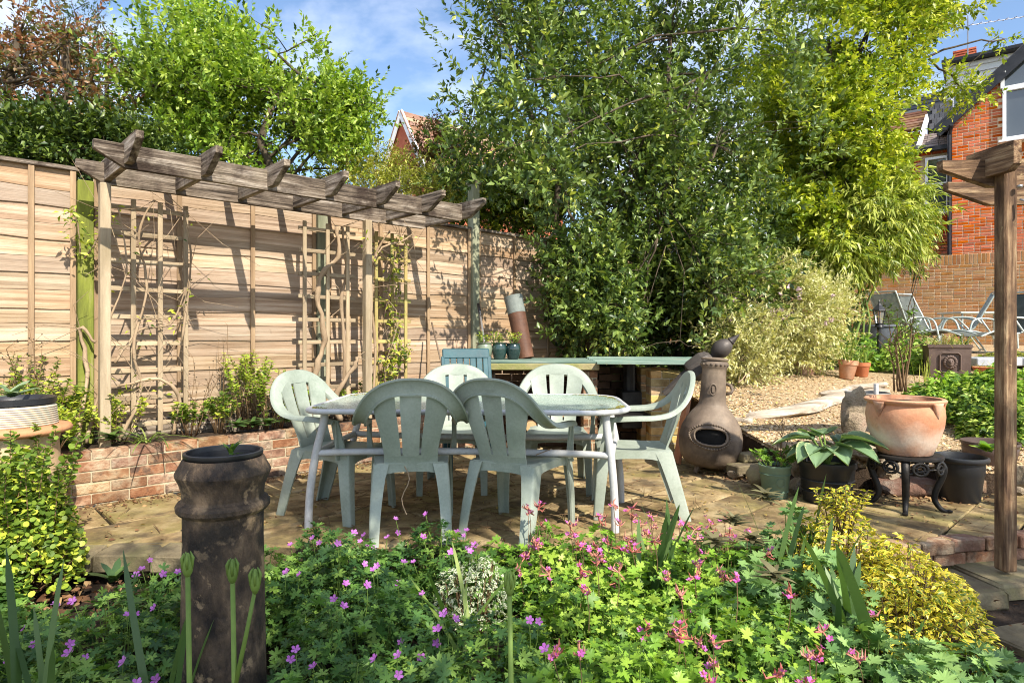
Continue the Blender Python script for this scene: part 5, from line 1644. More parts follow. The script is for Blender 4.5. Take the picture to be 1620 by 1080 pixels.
# lamp
YL = 8.1
m_lglass = bpy.data.materials.new('lantern_glass'); m_lglass.use_nodes = True
_b = m_lglass.node_tree.nodes['Principled BSDF']; _b.inputs['Base Color'].default_value = (.8, .8, .75, 1); _b.inputs['Transmission Weight'].default_value = .8; _b.inputs['Roughness'].default_value = .15
lm_ = thing('garden_lantern', 'black lantern on a short post in front of the bamboo', 'lamp', (gx(1391, YL), YL, hgt(YL) - .05))
b = MB(); b.tube([(0, 0, 0), (0, 0, .62)], .026, 10); b.lathe([(.055, .60), (.045, .63), (.03, .64)], 12); part('post', b, m_blackp, lm_, smooth=True, angle=50)
H0 = .64
b = MB()
for k in range(6):
    a = math.pi / 3 * k; b.tube([(.048 * math.cos(a), .048 * math.sin(a), H0), (.078 * math.cos(a), .078 * math.sin(a), H0 + .17)], .006, 5)
b.lathe([(.052, H0 - .005), (.055, H0 + .008)], 6); b.lathe([(.095, H0 + .168), (.092, H0 + .178), (.06, H0 + .21), (.03, H0 + .24), (.012, H0 + .265), (.010, H0 + .29), (.0001, H0 + .31)], 6); part('lantern_frame', b, m_blackp, lm_)
b = MB(); b.lathe([(.044, H0 + .008), (.072, H0 + .165)], 6); part('lantern_glass', b, m_lglass, lm_)

# flower pots in a row
m_palepot = mat('pale_terracotta', [(0.45, 0.26, 0.18), (0.58, 0.40, 0.30)], scale=5, bscale=50, rough=.85, bump=.2, vary=.05)
m_redpot = mat('red_terracotta', [(0.40, 0.12, 0.05), (0.50, 0.18, 0.08)], scale=5, bscale=50, rough=.8, bump=.2, vary=.05)
def fpot(R, H): return [(R * .66, 0), (R * .70, .004), (R * .9, H * .72), (R * .93, H * .74), (R * 1.0, H * .76), (R * 1.02, H), (R * .94, H), (R * .85, H * .75), (R * .8, H * .6)]
pot('flower_pot', 'pale pinkish terracotta pot left of the others under the shrub', 'flower pot', onT(1273, 7.6, -.01), [(.085, 0), (.11, .05), (.128, .12), (.118, .16), (.128, .175), (.128, .19), (.115, .19), (.10, .12)], m_palepot, (.16, .11))
p1 = pot('flower_pot', 'leaning bright orange terracotta pot with strappy leaves', 'flower pot', onT(1339, 7.35, -.01), fpot(.105, .22), m_terra, (.16, .09))
p1.rotation_euler = (0, math.radians(7), 0)
pot('flower_pot', 'smaller red terracotta pot beside the leaning orange pot', 'flower pot', onT(1363, 7.5, -.01), fpot(.095, .17), m_redpot, (.13, .08))
pot('terracotta_bowl', 'shallow terracotta bowl right of the lion planter', 'bowl', onT(1566, 7.5, -.01), [(.12, 0), (.16, .08), (.17, .10), (.175, .115), (.16, .115), (.13, .06), (.0001, .07)], m_redpot, None)
YU = 10.0
pot('stone_urn', 'big dark grey tapered urn behind the black lantern', 'urn', onT(1388, YU, .15), [(.10, 0), (.19, .06), (.25, .20), (.275, .33), (.30, .34), (.30, .37), (.26, .37), (.24, .3)], mat('dark_grey_urn', [(0.07, 0.08, 0.10), (0.14, 0.155, 0.18)], scale=4, bscale=40, rough=.5, bump=.2), (.33, .25))
b = MB()
for k in range(3): b.box((k * .62, 0, 0), (.60, .45, .10), ch=.01)
o = part('stone_slab', b, mat('blue_grey_slate_slab', [(0.25, 0.27, 0.30), (0.42, 0.43, 0.45)], scale=4, bscale=30, rough=.7, bump=.4), loc=onT(1560, 8.2, .10), rz=.05); props(o, 'blue grey slate slabs right of the lion planter', 'slab')

# metal loungers far back
m_lframe = mat('pale_metal_tube', [(0.36, 0.42, 0.40), (0.52, 0.57, 0.54)], rough=.45, metal=.3, bump=.03, vary=.05)
m_sling = mat('grey_sling_fabric', [(0.05, 0.06, 0.055), (0.11, 0.12, 0.11)], rough=.7, bump=.2, vary=.1)
m_sling2 = mat('pale_sling_fabric', [(0.22, 0.30, 0.32), (0.45, 0.52, 0.52)], scale=14, rough=.7, bump=.2, vary=.1)
def lounger(label, x, y, rz, msl):
    t = thing('garden_recliner', label, 'garden chair', (x, y, hgt(y)), rz, 'metal sling recliners on the far terrace')
    for sx in (-1, 1):
        b = MB(); b.tube(cat_spline([(sx * .27, .62, .30), (sx * .27, .28, .40), (sx * .27, -.18, .36), (sx * .27, -.40, .72), (sx * .27, -.58, 1.08)], 4), .016, 8); part('side_frame', b, m_lframe, t, smooth=True)
        b = MB(); b.tube(cat_spline([(sx * .31, .30, .0), (sx * .31, .26, .30), (sx * .31, .18, .56), (sx * .31, .0, .62), (sx * .31, -.25, .60), (sx * .30, -.36, .50)], 4), .017, 8); part('arm', b, m_lframe, t, smooth=True)
        b = MB(); b.tube([(sx * .31, -.42, 0), (sx * .31, -.20, .36), (sx * .31, .0, .60)], .015, 8); part('leg', b, m_lframe, t, smooth=True)
    for q in ([(-.31, .30, .03), (.31, .30, .03)], [(-.31, -.40, .03), (.31, -.40, .03)], [(-.27, -.58, 1.08), (.27, -.58, 1.08)]): b = MB(); b.tube(q, .015, 8); part('cross_bar', b, m_lframe, t)
    P = cat_spline([(0, .60, .31), (0, .28, .385), (0, -.18, .35), (0, -.40, .72), (0, -.57, 1.06)], 4)
    b = MB(); b.grid(lambda u, v: Vector(((u - .5) * .52, P[int(v * 16)].y, P[int(v * 16)].z - .012 * math.sin(u * math.pi))), 6, 16, thick=lambda u, v: Vector((0, 0, -.006))); part('sling', b, msl, t, smooth=True)
    return t
lounger('pale blue patterned recliner leaning back beside the grey urn', gx(1432, 11.6), 11.6, math.radians(-70), m_sling2)
lounger('dark sling recliner directly behind the lion planter', gx(1478, 11.3), 11.3, math.radians(-155), m_sling)
lounger('right hand dark recliner facing left, half hidden by the brown post', gx(1578, 11.0), 11.0, math.radians(100), m_sling)
lounger('empty framed recliner between the lion planter and the post', gx(1512, 11.9), 11.9, math.radians(60), m_sling2)
t = thing('metal_table', 'low pale metal table between the recliners by the far wall', 'table', onT(1548, 12.6, 0))
b = MB(); b.box((0, 0, .70), (1.2, .7, .03), ch=.005); part('top', b, m_lframe, t)
for sx in (-1, 1):
    for sy in (-1, 1): b = MB(); b.tube([(sx * .55, sy * .3, 0), (sx * .52, sy * .28, .69)], .018, 8); part('leg', b, m_lframe, t)
# ------------------------------------------------------------------ foliage colours
L_laurel = leafm('laurel_leaf', [(0.045, 0.085, 0.020), (0.14, 0.21, 0.045), (0.28, 0.36, 0.08), (0.52, 0.56, 0.12)], trans=.36, rough=.38, spec=.55)
L_bright = leafm('bright_green_leaf', [(0.05, 0.10, 0.015), (0.12, 0.22, 0.025), (0.24, 0.37, 0.045), (0.42, 0.52, 0.10)], trans=.45, rough=.4)
L_lime = leafm('lime_leaf', [(0.05, 0.09, 0.012), (0.17, 0.25, 0.02), (0.36, 0.42, 0.035), (0.62, 0.62, 0.08)], trans=.45, rough=.42)
L_red = leafm('copper_leaf', [(0.09, 0.13, 0.03), (0.14, 0.14, 0.04), (0.26, 0.12, 0.06), (0.40, 0.26, 0.12)], trans=.4, rough=.45, tcol=(1.5, .8, .5))
L_dark = leafm('dark_green_leaf', [(0.035, 0.065, 0.016), (0.08, 0.13, 0.03), (0.16, 0.22, 0.045)], trans=.35, rough=.4)
L_bamboo = leafm('bamboo_leaf', [(0.06, 0.11, 0.015), (0.22, 0.29, 0.035), (0.50, 0.52, 0.11)], trans=.45, rough=.45)
L_var = leafm('variegated_leaf', [(0.24, 0.27, 0.06), (0.42, 0.42, 0.12), (0.58, 0.54, 0.24)], trans=.35, rough=.45, edge=((0.74, 0.70, 0.42), .60))
L_olive = leafm('yellow_olive_leaf', [(0.18, 0.21, 0.035), (0.38, 0.40, 0.07), (0.56, 0.52, 0.12)], trans=.4, rough=.5)
L_euph = leafm('euphorbia_leaf', [(0.10, 0.17, 0.025), (0.26, 0.36, 0.04), (0.54, 0.60, 0.07)], trans=.4, rough=.45)
L_ger = leafm('geranium_leaf', [(0.045, 0.11, 0.030), (0.10, 0.21, 0.045), (0.17, 0.31, 0.055), (0.24, 0.38, 0.07)], trans=.38, rough=.45, spec=.35)
L_ger2 = leafm('bright_geranium_leaf', [(0.08, 0.17, 0.025), (0.15, 0.29, 0.030), (0.25, 0.42, 0.045), (0.36, 0.50, 0.07)], trans=.42, rough=.45, spec=.35)
L_ger3 = leafm('blue_green_geranium_leaf', [(0.10, 0.20, 0.06), (0.19, 0.32, 0.10), (0.30, 0.46, 0.14)], trans=.35, rough=.5, spec=.3)
L_gold = leafm('golden_euonymus_leaf', [(0.14, 0.22, 0.03), (0.26, 0.34, 0.03), (0.55, 0.46, 0.05)], trans=.35, rough=.35, spec=.5, edge=((0.78, 0.62, 0.06), .50))
L_white = leafm('white_variegated_leaf', [(0.10, 0.16, 0.06), (0.18, 0.24, 0.10)], trans=.3, rough=.4, edge=((0.70, 0.70, 0.52), .5))
L_bronze = leafm('bronze_leaf', [(0.07, 0.07, 0.035), (0.14, 0.12, 0.06), (0.22, 0.20, 0.10)], trans=.3, rough=.4)
L_iris = leafm('iris_leaf', [(0.05, 0.10, 0.03), (0.09, 0.16, 0.05), (0.14, 0.22, 0.07)], trans=.35, rough=.4)
L_strap = leafm('strap_leaf', [(0.09, 0.17, 0.03), (0.18, 0.28, 0.05), (0.32, 0.38, 0.10)], trans=.4, rough=.45)
L_hosta = leafm('hosta_leaf', [(0.12, 0.21, 0.11), (0.18, 0.28, 0.14)], trans=.3, rough=.42, edge=((0.42, 0.46, 0.22), .90))
L_dead = leafm('dead_leaf', [(0.10, 0.045, 0.02), (0.22, 0.11, 0.05), (0.38, 0.24, 0.11)], trans=.15, rough=.8, tcol=(1.2, .9, .6))
L_dry = leafm('fallen_yellow_leaf', [(0.30, 0.20, 0.05), (0.50, 0.38, 0.10)], trans=.2, rough=.7)
m_bark = mat('bark', [(0.045, 0.035, 0.022), (0.12, 0.09, 0.06)], scale=6, stretch=(1, 1, .4), bscale=30, rough=.9, bump=.8, vary=.1)
m_stem = mat('green_stem', [(0.10, 0.17, 0.03), (0.17, 0.25, 0.05)], scale=6, rough=.6, bump=.05, vary=.1)
m_redstem = mat('brown_stem', [(0.12, 0.07, 0.035), (0.22, 0.14, 0.07)], scale=6, rough=.8, bump=.2, vary=.1)
m_vine = mat('vine_bark', [(0.22, 0.15, 0.09), (0.42, 0.31, 0.20)], scale=6, stretch=(1, 1, .4), bscale=30, rough=.9, bump=.8, vary=.1)
m_petal = leafm('pink_petal', [(0.50, 0.13, 0.50), (0.62, 0.22, 0.62)], trans=.35, rough=.5, tcol=(1, .8, 1))
m_petal2 = leafm('magenta_petal', [(0.50, 0.08, 0.36), (0.62, 0.16, 0.50)], trans=.35, rough=.5, tcol=(1, .7, 1))
m_calyx = leafm('red_calyx', [(0.42, 0.12, 0.09), (0.52, 0.24, 0.16)], trans=.25, rough=.5, tcol=(1.2, .7, .6))

def bl(px, py, Y, rpx, rpy, dep, w=1.0):
    c = at(px, py, Y)
    return (c.x, c.y, c.z, rpx * Y / FOC, dep, rpy * Y / FOC, w)

# ------------------------------------------------------------------ trees behind the fence
tree('laurel_tree', 'huge dark glossy leaved laurel towering over the barbecue', 'tree', (1.15, 8.1, .3),
     [bl(1060, 60, 8.2, 190, 150, 1.4), bl(1135, 230, 7.9, 110, 150, 1.3, 1.5), bl(990, 270, 7.9, 170, 130, 1.2), bl(800, 50, 7.9, 95, 150, .8, .8), bl(880, -60, 8.3, 140, 110, 1.0, .6), bl(870, 180, 6.5, 90, 85, .6, .8), bl(875, 285, 6.0, 60, 55, .35, .7),
      bl(775, 240, 7.6, 85, 85, .7, .8), bl(1000, 440, 7.5, 130, 90, .9), bl(1120, 430, 7.6, 100, 110, .9), bl(950, 510, 7.2, 75, 50, .6, .9), bl(1060, 520, 7.2, 80, 50, .6, .9), bl(910, 400, 7.5, 60, 80, .6, .7), bl(900, 160, 8.0, 90, 110, .9, .8)],
     10500, L_laurel, m_bark, 101, sprays=300, nl=9, slen=.20, L=.094, tw=tmpl_oval(.45, .08, .12), trunks=5, tr=.05, limbs=34, shell=.75, gap=-.06, gf=4.2, rag=.12, lump=.35, twigs=520, up=.45, jit=.6)
tree('climber_clad_tree', 'tall yellow green leafy tree between the laurel and the brick house', 'tree', (5.2, 10.6, .7),
     [bl(1310, 60, 10.3, 130, 150, 1.5), bl(1380, 30, 10.4, 75, 110, 1.1), bl(1450, 20, 10.3, 45, 40, .6, .7), bl(1310, 220, 10.0, 100, 120, 1.3), bl(1290, 220, 9.4, 90, 170, .9, 1.3), bl(1370, 160, 10.0, 55, 60, .9), bl(1350, 290, 9.9, 60, 60, .8),
      bl(1310, 360, 9.3, 85, 70, .8, 1.3), bl(1500, 0, 10.4, 55, 30, .6, .6)],
     12500, L_lime, m_bark, 103, sprays=130, spl=.35, nl=9, slen=.22, L=.095, tw=tmpl_oval(.5, .08, .15), trunks=3, tr=.055, limbs=24, shell=.65, gap=-.12, gf=3.4, rag=.08, lump=.3, twigs=260, up=.15, jit=.5)
tree('overhanging_branch', 'thin leafy twig reaching over the house roof at the upper right', 'branch', (gx(1450, 10.2), 10.2, at(0, 90, 10.2).z),
     [bl(1590, 62, 10.0, 16, 24, .2), bl(1530, 150, 10.0, 40, 22, .3), bl(1500, 135, 10.0, 40, 30, .3)], 120, L_lime, m_bark, 104, nl=8, slen=.2, L=.09, tw=tmpl_oval(.5), trunks=2, tr=.02, limbs=2, shell=.9, gap=-2, rag=.1, twigs=40, up=0, cname='leaves', tname='twig')
tree('bamboo', 'drooping yellow green bamboo in front of the far brick wall', 'bamboo', (5.0, 9.4, .75),
     [bl(1355, 370, 9.4, 85, 70, .8), bl(1410, 325, 9.4, 35, 50, .6), bl(1300, 410, 9.2, 60, 50, .7), bl(1380, 420, 9.6, 55, 35, .4, .8)],
     4200, L_bamboo, m_stem, 105, nl=8, slen=.2, L=.15, tw=tmpl_blade(.17, .3, 2), trunks=14, tr=.018, limbs=22, shell=.7, gap=-.3, rag=.12, twigs=150, up=-.3, vert=-.55, jit=.6, spread=.7, cname='foliage', tname='cane')
tree('acer_shrub', 'light yellow feathery shrub hanging before the far garden wall', 'shrub', (gx(1440, 11.4), 11.4, .8),
     [bl(1440, 390, 11.4, 26, 40, .4), bl(1455, 350, 11.4, 16, 18, .3)], 500, L_bamboo, m_bark, 106, nl=9, slen=.18, L=.09, tw=tmpl_blade(.22, .2, 2), trunks=2, tr=.010, limbs=6, shell=.8, gap=-.5, up=0, vert=-.3)
tree('variegated_shrub', 'pale cream variegated shrub with pink blossom right of the laurel', 'shrub', (3.2, 7.9, .62),
     [bl(1230, 500, 7.7, 95, 60, .7), bl(1170, 560, 7.2, 50, 60, .4), bl(1262, 480, 8.0, 65, 40, .6), bl(1200, 450, 7.9, 60, 40, .5), bl(1260, 555, 7.7, 60, 30, .4), bl(1180, 600, 6.9, 35, 25, .3, .7)],
     4600, L_var, m_vine, 107, sprays=120, spl=.3, nl=9, slen=.17, L=.066, tw=tmpl_oval(.32, .06), trunks=7, tr=.022, limbs=26, shell=.7, gap=-.3, gf=3, rag=.12, twigs=260, up=.3)
tree('dense_shrub', 'dark undergrowth shrub filling below the laurel behind the barbecue', 'shrub', (1.8, 8.4, .35),
     [bl(980, 500, 8.4, 150, 110, .6), bl(1130, 500, 8.5, 110, 110, .6), bl(1180, 430, 8.9, 55, 110, .6)],
     2600, L_dark, m_bark, 108, nl=9, slen=.25, L=.11, trunks=4, tr=.04, limbs=14, shell=.9, gap=-1, up=.2)
tree('hawthorn_tree', 'big bright green leafy tree above the fence at the left', 'tree', (-3.2, 8.4, 0),
     [bl(330, 150, 8.6, 120, 110, 1.3), bl(430, 170, 8.7, 100, 100, 1.2), bl(250, 200, 8.3, 80, 80, 1.0), bl(520, 190, 8.9, 70, 55, 1.0), bl(560, 165, 8.9, 35, 30, .5, .6), bl(400, 260, 8.5, 160, 60, 1.0), bl(340, 70, 8.6, 70, 45, .6, .7), bl(545, 240, 9.0, 55, 50, .7), bl(470, 100, 8.8, 45, 40, .5, .6), bl(250, 90, 8.3, 22, 45, .3, .4)],
     7200, L_bright, m_bark, 110, sprays=240, nl=9, slen=.21, L=.085, tw=tmpl_oval(.5, .08, .1), trunks=3, tr=.09, limbs=26, shell=.7, gap=-.04, gf=3.6, rag=.14, lump=.35, twigs=300, up=.45, jit=.5)
tree('copper_tree', 'open crowned reddish brown tree in the upper left corner', 'tree', (-6.0, 7.8, 0),
     [bl(30, 60, 7.4, 70, 75, .8), bl(100, 70, 7.4, 60, 45, .6, .6), bl(60, 170, 7.4, 90, 60, .8), bl(150, 150, 7.4, 60, 40, .5, .6), bl(30, 220, 7.2, 70, 40, .6, .7), bl(-60, 120, 7.4, 70, 120, .8)],
     950, L_red, m_bark, 111, sprays=60, nl=8, slen=.22, L=.075, tw=tmpl_oval(.5, .08, .12), trunks=2, tr=.08, limbs=18, shell=.9, gap=0.0, gf=3.4, rag=.16, lump=.4, twigs=240, up=.1, jit=.8)
tree('rowan_tree', 'feathery green branches reaching over the blue sky at the left', 'tree', (-5.6, 8.6, 0),
     [bl(120, 60, 8.2, 30, 60, .4), bl(170, 90, 8.2, 60, 20, .4, .8), bl(210, 110, 8.2, 25, 25, .3), bl(100, 120, 8.2, 50, 30, .5), bl(150, 20, 8.2, 12, 25, .2, .6), bl(80, 230, 8.2, 120, 50, .6)],
     1100, L_dark, m_bark, 112, nl=11, slen=.22, L=.05, tw=tmpl_oval(.35), trunks=2, tr=.05, limbs=14, shell=.9, gap=-.3, gf=3, rag=.15, twigs=120, up=0)
tree('beech_hedge', 'mixed green and dark shrubs directly behind the left fence panels', 'shrub', (-4.8, 6.6, 0),
     [bl(60, 230, 6.9, 90, 50, .5), bl(160, 230, 7.0, 80, 50, .5), bl(230, 260, 7.2, 60, 45, .5), bl(10, 260, 6.6, 60, 40, .4)], 1900, L_dark, m_bark, 113, nl=9, slen=.2, L=.08, trunks=4, tr=.04, limbs=12, shell=.8, gap=-.4, up=.2)
tree('golden_shrub', 'small yellow flowering shrub between copper and bright green trees', 'shrub', (-4.9, 7.9, 0),
     [bl(170, 190, 8.0, 35, 25, .3), bl(95, 205, 7.6, 30, 20, .3), bl(150, 230, 7.8, 40, 25, .3)], 420, L_olive, m_bark, 114, nl=9, slen=.18, L=.07, trunks=2, tr=.03, limbs=6, shell=.9, gap=-1)
tree('olive_shrub', 'straggly yellow olive shrub above the fence under the distant gable', 'shrub', (-1.2, 8.6, 0),
     [bl(620, 270, 8.8, 55, 35, .5), bl(690, 300, 8.6, 60, 30, .5), bl(600, 300, 8.6, 60, 25, .5), bl(560, 290, 8.6, 50, 30, .4)], 1150, L_olive, m_redstem, 115, nl=9, slen=.2, L=.055, tw=tmpl_oval(.35), trunks=4, tr=.03, limbs=12, shell=.9, gap=-.4, rag=.2, up=.5)
tree('lime_shrub', 'bright yellow green shrub glimpsed behind the laurel left edge', 'shrub', (.2, 9.6, 0),
     [bl(740, 310, 9.4, 60, 50, .5), bl(810, 320, 9.4, 60, 60, .5), bl(850, 300, 9.6, 50, 60, .5)], 2400, L_lime, m_bark, 116, nl=9, slen=.2, L=.08, trunks=3, tr=.03, limbs=8, shell=.9, gap=-.6)
tree('copper_shrub', 'pinkish brown shrub in front of the distant gabled house', 'shrub', (gx(680, 9.8), 9.8, 0),
     [bl(680, 250, 9.8, 32, 55, .35), bl(700, 215, 9.8, 25, 30, .3), bl(665, 290, 9.8, 30, 35, .3), bl(720, 240, 9.8, 25, 40, .3)], 560, L_red, m_redstem, 117, nl=9, slen=.16, L=.06, tw=tmpl_oval(.5), trunks=3, tr=.025, limbs=12, shell=.95, gap=-.5, rag=.2, up=.6, twigs=100)
tree('far_hedge', 'distant green trees behind the laurel and climber clad tree', 'hedge', (2.0, 13.0, 0),
     [(-1.5, 13.5, 1.2, 2.5, 1.2, 1.6), (1.6, 13.6, 1.6, 2.2, 1.2, 2.0), (4.2, 13.2, 2.6, 1.8, .8, 2.4), (2.2, 13.4, 4.5, 2.0, 1.0, 2.2), (4.6, 13.2, 5.6, 2.2, 1.0, 2.0)], 4200, L_dark, m_bark, 118, nl=8, slen=.35, L=.16, tw=tmpl_quad(.5), trunks=5, tr=.1, limbs=12, shell=.6, gap=-.8, twigs=0)

# pink blossoms on the variegated shrub
rng = np.random.default_rng(31)
vs_ = [o for o in COL.objects if o.name.startswith('variegated_shrub')][0]
fl = MB()
for k in range(26):
    c = at(rng.uniform(1150, 1320), rng.uniform(450, 520), rng.uniform(7.2, 7.6)) - vs_.location
    for q in range(5):
        d_ = unit(rng, 1)[0]; fl.box(c + Vector(d_) * .02, (.030, .025, .008), R=Matrix.Rotation(rng.uniform(0, 3), 3, Vector(d_)))
part('blossom', fl, leafm('pale_blossom', [(0.62, .42, .50), (.72, .55, .60)], trans=.3, tcol=(1, .9, 1)), vs_, kind='stuff')

# ------------------------------------------------------------------ raised bed planting
def stems_plant(name, label, cat, loc, n, h, spread, lm, seed, tw, L, per, head=True, stemm=None, rs=.004, lean=.3, group=None, low=.25, cname='foliage', droop=0.0, vert=None):
    """a clump of leafy stems from one base"""
    rng = np.random.default_rng(seed)
    t = thing(name, label, cat, loc, 0, group)
    mb = MB(); P = []; D = []; 
    for k in range(n):
        a = rng.uniform(0, 6.28); r_ = spread * math.sqrt(rng.random()) ; hh = h * rng.uniform(.6, 1.1)
        b0 = Vector((math.cos(a) * r_ * .35, math.sin(a) * r_ * .35, 0))
        e = Vector((math.cos(a) * r_, math.sin(a) * r_, hh))
        mid = b0.lerp(e, .5) + Vector((rng.normal() * .02, rng.normal() * .02, hh * .08))
        pts = [b0, mid, e]
        mb.tube(pts, [rs, rs * .8, rs * .5], 4)
        m_ = int(per)
        for q in range(m_):
            f = low + (1 - low) * (q / m_) ** (.6 if head else 1)
            p = b0.lerp(mid, f * 2) if f < .5 else mid.lerp(e, f * 2 - 1)
            an = q * 2.4 + rng.random()
            d_ = Vector((math.cos(an), math.sin(an), .35 - droop + rng.normal() * .25))
            P.append(p); D.append(d_)
    P = np.array([tuple(p) for p in P]); D = np.array([tuple(d_) for d_ in D])
    N = len(P)
    if vert is not None: D[:, 2] += vert
    rn = np.clip(rng.random(N) * .5 + .5 * (P[:, 2] / max(h, .01)), 0, .999)
    me = leaf_mesh(cname, tw, P, D, np.array([0, 0, 1.]) + rng.normal(size=(N, 3)) * .4, L * rng.uniform(.6, 1.15, N), np.ones(N), rn)
    link(cname, me, lm, t)
    part('stems', mb, stemm or m_redstem, t, smooth=True)
    return t
ov_e = tmpl_oval(.55, .05, .1)
def bedp(px, n_=5.30):   # point on the raised bed seen at column px
    k = (px - 810) / FOC; Y = n_ / (UY * 0 + (UX - UY * k)); 
    return Vector((k * Y, Y, .37))
EU = [(28, 5.34, .62, 'euphorbia with lime heads behind the ribbed terracotta pot', 18, .28), (92, 5.25, .48, 'euphorbia growing left of the mossy post', 16, .22), (68, 4.98, .30, 'low euphorbia hanging beside the terracotta flange', 14, .22), (180, 5.28, .34, 'leaning euphorbia sprig between pergola post and left trellis', 9, .24),
      (395, 5.30, .60, 'tallest lime green euphorbia behind the chimney pot', 16, .22), (345, 5.24, .32, 'dark leaved evergreen sprig left of the tall euphorbia', 10, .16), (430, 5.22, .46, 'bushy euphorbia spilling over the wall by the left chair', 18, .25), (470, 5.2, .30, 'small euphorbia between the left chair and wall', 10, .2),
      (590, 5.30, .38, 'thin young shrub by the middle pergola post', 7, .15), (640, 5.25, .30, 'low green plant under the honey coloured trellis', 10, .2), (560, 5.2, .26, 'low plant behind the left pair of chairs', 10, .2), (300, 5.22, .26, 'low evergreen at the foot of the left trellis', 9, .16)]
for i, (px, n_, h, lab, n, sp) in enumerate(EU):
    stems_plant('euphorbia', lab, 'plant', bedp(px, n_), int(n * 1.7), h, sp, L_euph, 200 + i, tmpl_oval(.65, .05, .1), .042, 26, low=.5 if i % 3 else .3, lean=.2)
# rosette evergreens on the edge of the bed
def rosette(label, loc, seed, n=18, L=.12, lm=None, w=.34, up=.5, name='evergreen_rosette', cat='plant', droop=.25):
    rng = np.random.default_rng(seed)
    t = thing(name, label, cat, loc)
    lf = lm or L_dark
    for k in range(n):
        a = k * 2.4 + rng.random() * .4; e = up * rng.uniform(.4, 1.3)
        d_ = np.array([[math.cos(a), math.sin(a), e]])
        me = leaf_mesh('leaf', tmpl_blade(w, droop, 4), np.array([[0, 0, .02 + .002 * k]]), d_, np.array([[0, 0, 1.]]) + rng.normal(size=(1, 3)) * .1, np.array([L * rng.uniform(.75, 1.15)]), np.ones(1), rng.random(1))
        link('leaf', me, lf, t)
    return t
L_ros = leafm('rosette_leaf', [(0.05, 0.10, 0.03), (0.12, 0.20, 0.05)], trans=.3, rough=.35, spec=.5)
for i, (px, n_, lab) in enumerate([(176, 5.12, 'rosette of dark leaves at the foot of the left trellis'), (400, 5.12, 'glossy rosette hanging over the wall behind the chimney pot'), (425, 5.10, 'glossy rosette right of the one behind the chimney pot'), (455, 5.14, 'rosette of long leaves near the left chair back'), (375, 5.12, 'rosette at the left of the bushy euphorbia'), (100, 5.05, 'rosette spilling over the left wall end')]):
    p = bedp(px, n_); rosette(lab, (p.x, p.y, .40), 300 + i, 20, .13, L_ros, .28, .45)
def strap_clump(label, loc, seed, n=26, L=.35, w=.035, up=1.2, lm=None, name='strap_leaved_plant', cat='plant', droop=.6, spread=.04, each=True, group=None):
    rng = np.random.default_rng(seed)
    t = thing(name, label, cat, loc, group=group)
    for k in range(n):
        a = rng.uniform(0, 6.28)
        d_ = np.array([[math.cos(a), math.sin(a), up * rng.uniform(.5, 1.6)]])
        p = np.array([[rng.normal() * spread, rng.normal() * spread, 0]])
        me = leaf_mesh('blade', tmpl_blade(w, droop, 7), p, d_, np.array([[0, 0, 1.]]) + rng.normal(size=(1, 3)) * .15, np.array([L * rng.uniform(.6, 1.15)]), np.ones(1), rng.random(1))
        link('blade', me, lm or L_strap, t)
    return t
p = bedp(232, 5.12); strap_clump('arching strappy grass clump below the left trellis', (p.x, p.y, .38), 310, 30, .34, .035, .7)
strap_clump('upright strappy leaves growing in the leaning orange pot', onT(1341, 7.35, .16), 311, 40, .36, .04, 2.0, droop=.3)
strap_clump('upright strappy leaves in the small red pot', onT(1363, 7.5, .12), 312, 26, .30, .04, 2.2, droop=.3)
strap_clump('dark strappy leaves behind the pale terracotta pot', onT(1300, 8.1, .0), 313, 40, .42, .04, 1.8, lm=L_iris, droop=.5)

# dried flower stalks in the bed
def twiggy(label, loc, h, seed, n=5, heads=True, name='dry_stems', cat='dry plant', sp=.10, m=None):
    rng = np.random.default_rng(seed); t = thing(name, label, cat, loc)
    st = MB(); hd = MB()
    for k in range(n):
        e = Vector((rng.normal() * sp, rng.normal() * sp, h * rng.uniform(.7, 1.1)))
        pts = limb(st, (rng.normal() * .02, rng.normal() * .02, 0), e, .0035, .0016, rng, 4, 5, .04)
        for q in range(6):
            s_ = pts[rng.integers(2, 6)]; e2 = s_ + Vector((rng.normal() * .04, rng.normal() * .04, rng.uniform(.02, .09)))
            st.tube([s_, e2], [.0018, .001], 3)
            if heads: hd.lathe([(.0001, -.006), (.007, 0), (.0001, .006)], 5, c=e2)
    part('stems', st, m or m_redstem, t)
    if hd.v: part('seed_heads', hd, m_bark, t)
    return t
twiggy('dry brown seed stalks against the leftmost fence panel', bedp(60, 5.3), .78, 401)
twiggy('second spray of dry seed stalks left of the mossy post', bedp(38, 5.35), .70, 402, 4)
twiggy('dry grassy stalks standing between left trellis and tall euphorbia', bedp(312, 5.3), .55, 403, 6)
twiggy('thin bare stalks rising behind the tall euphorbia', bedp(352, 5.35), .85, 404, 3, heads=False)

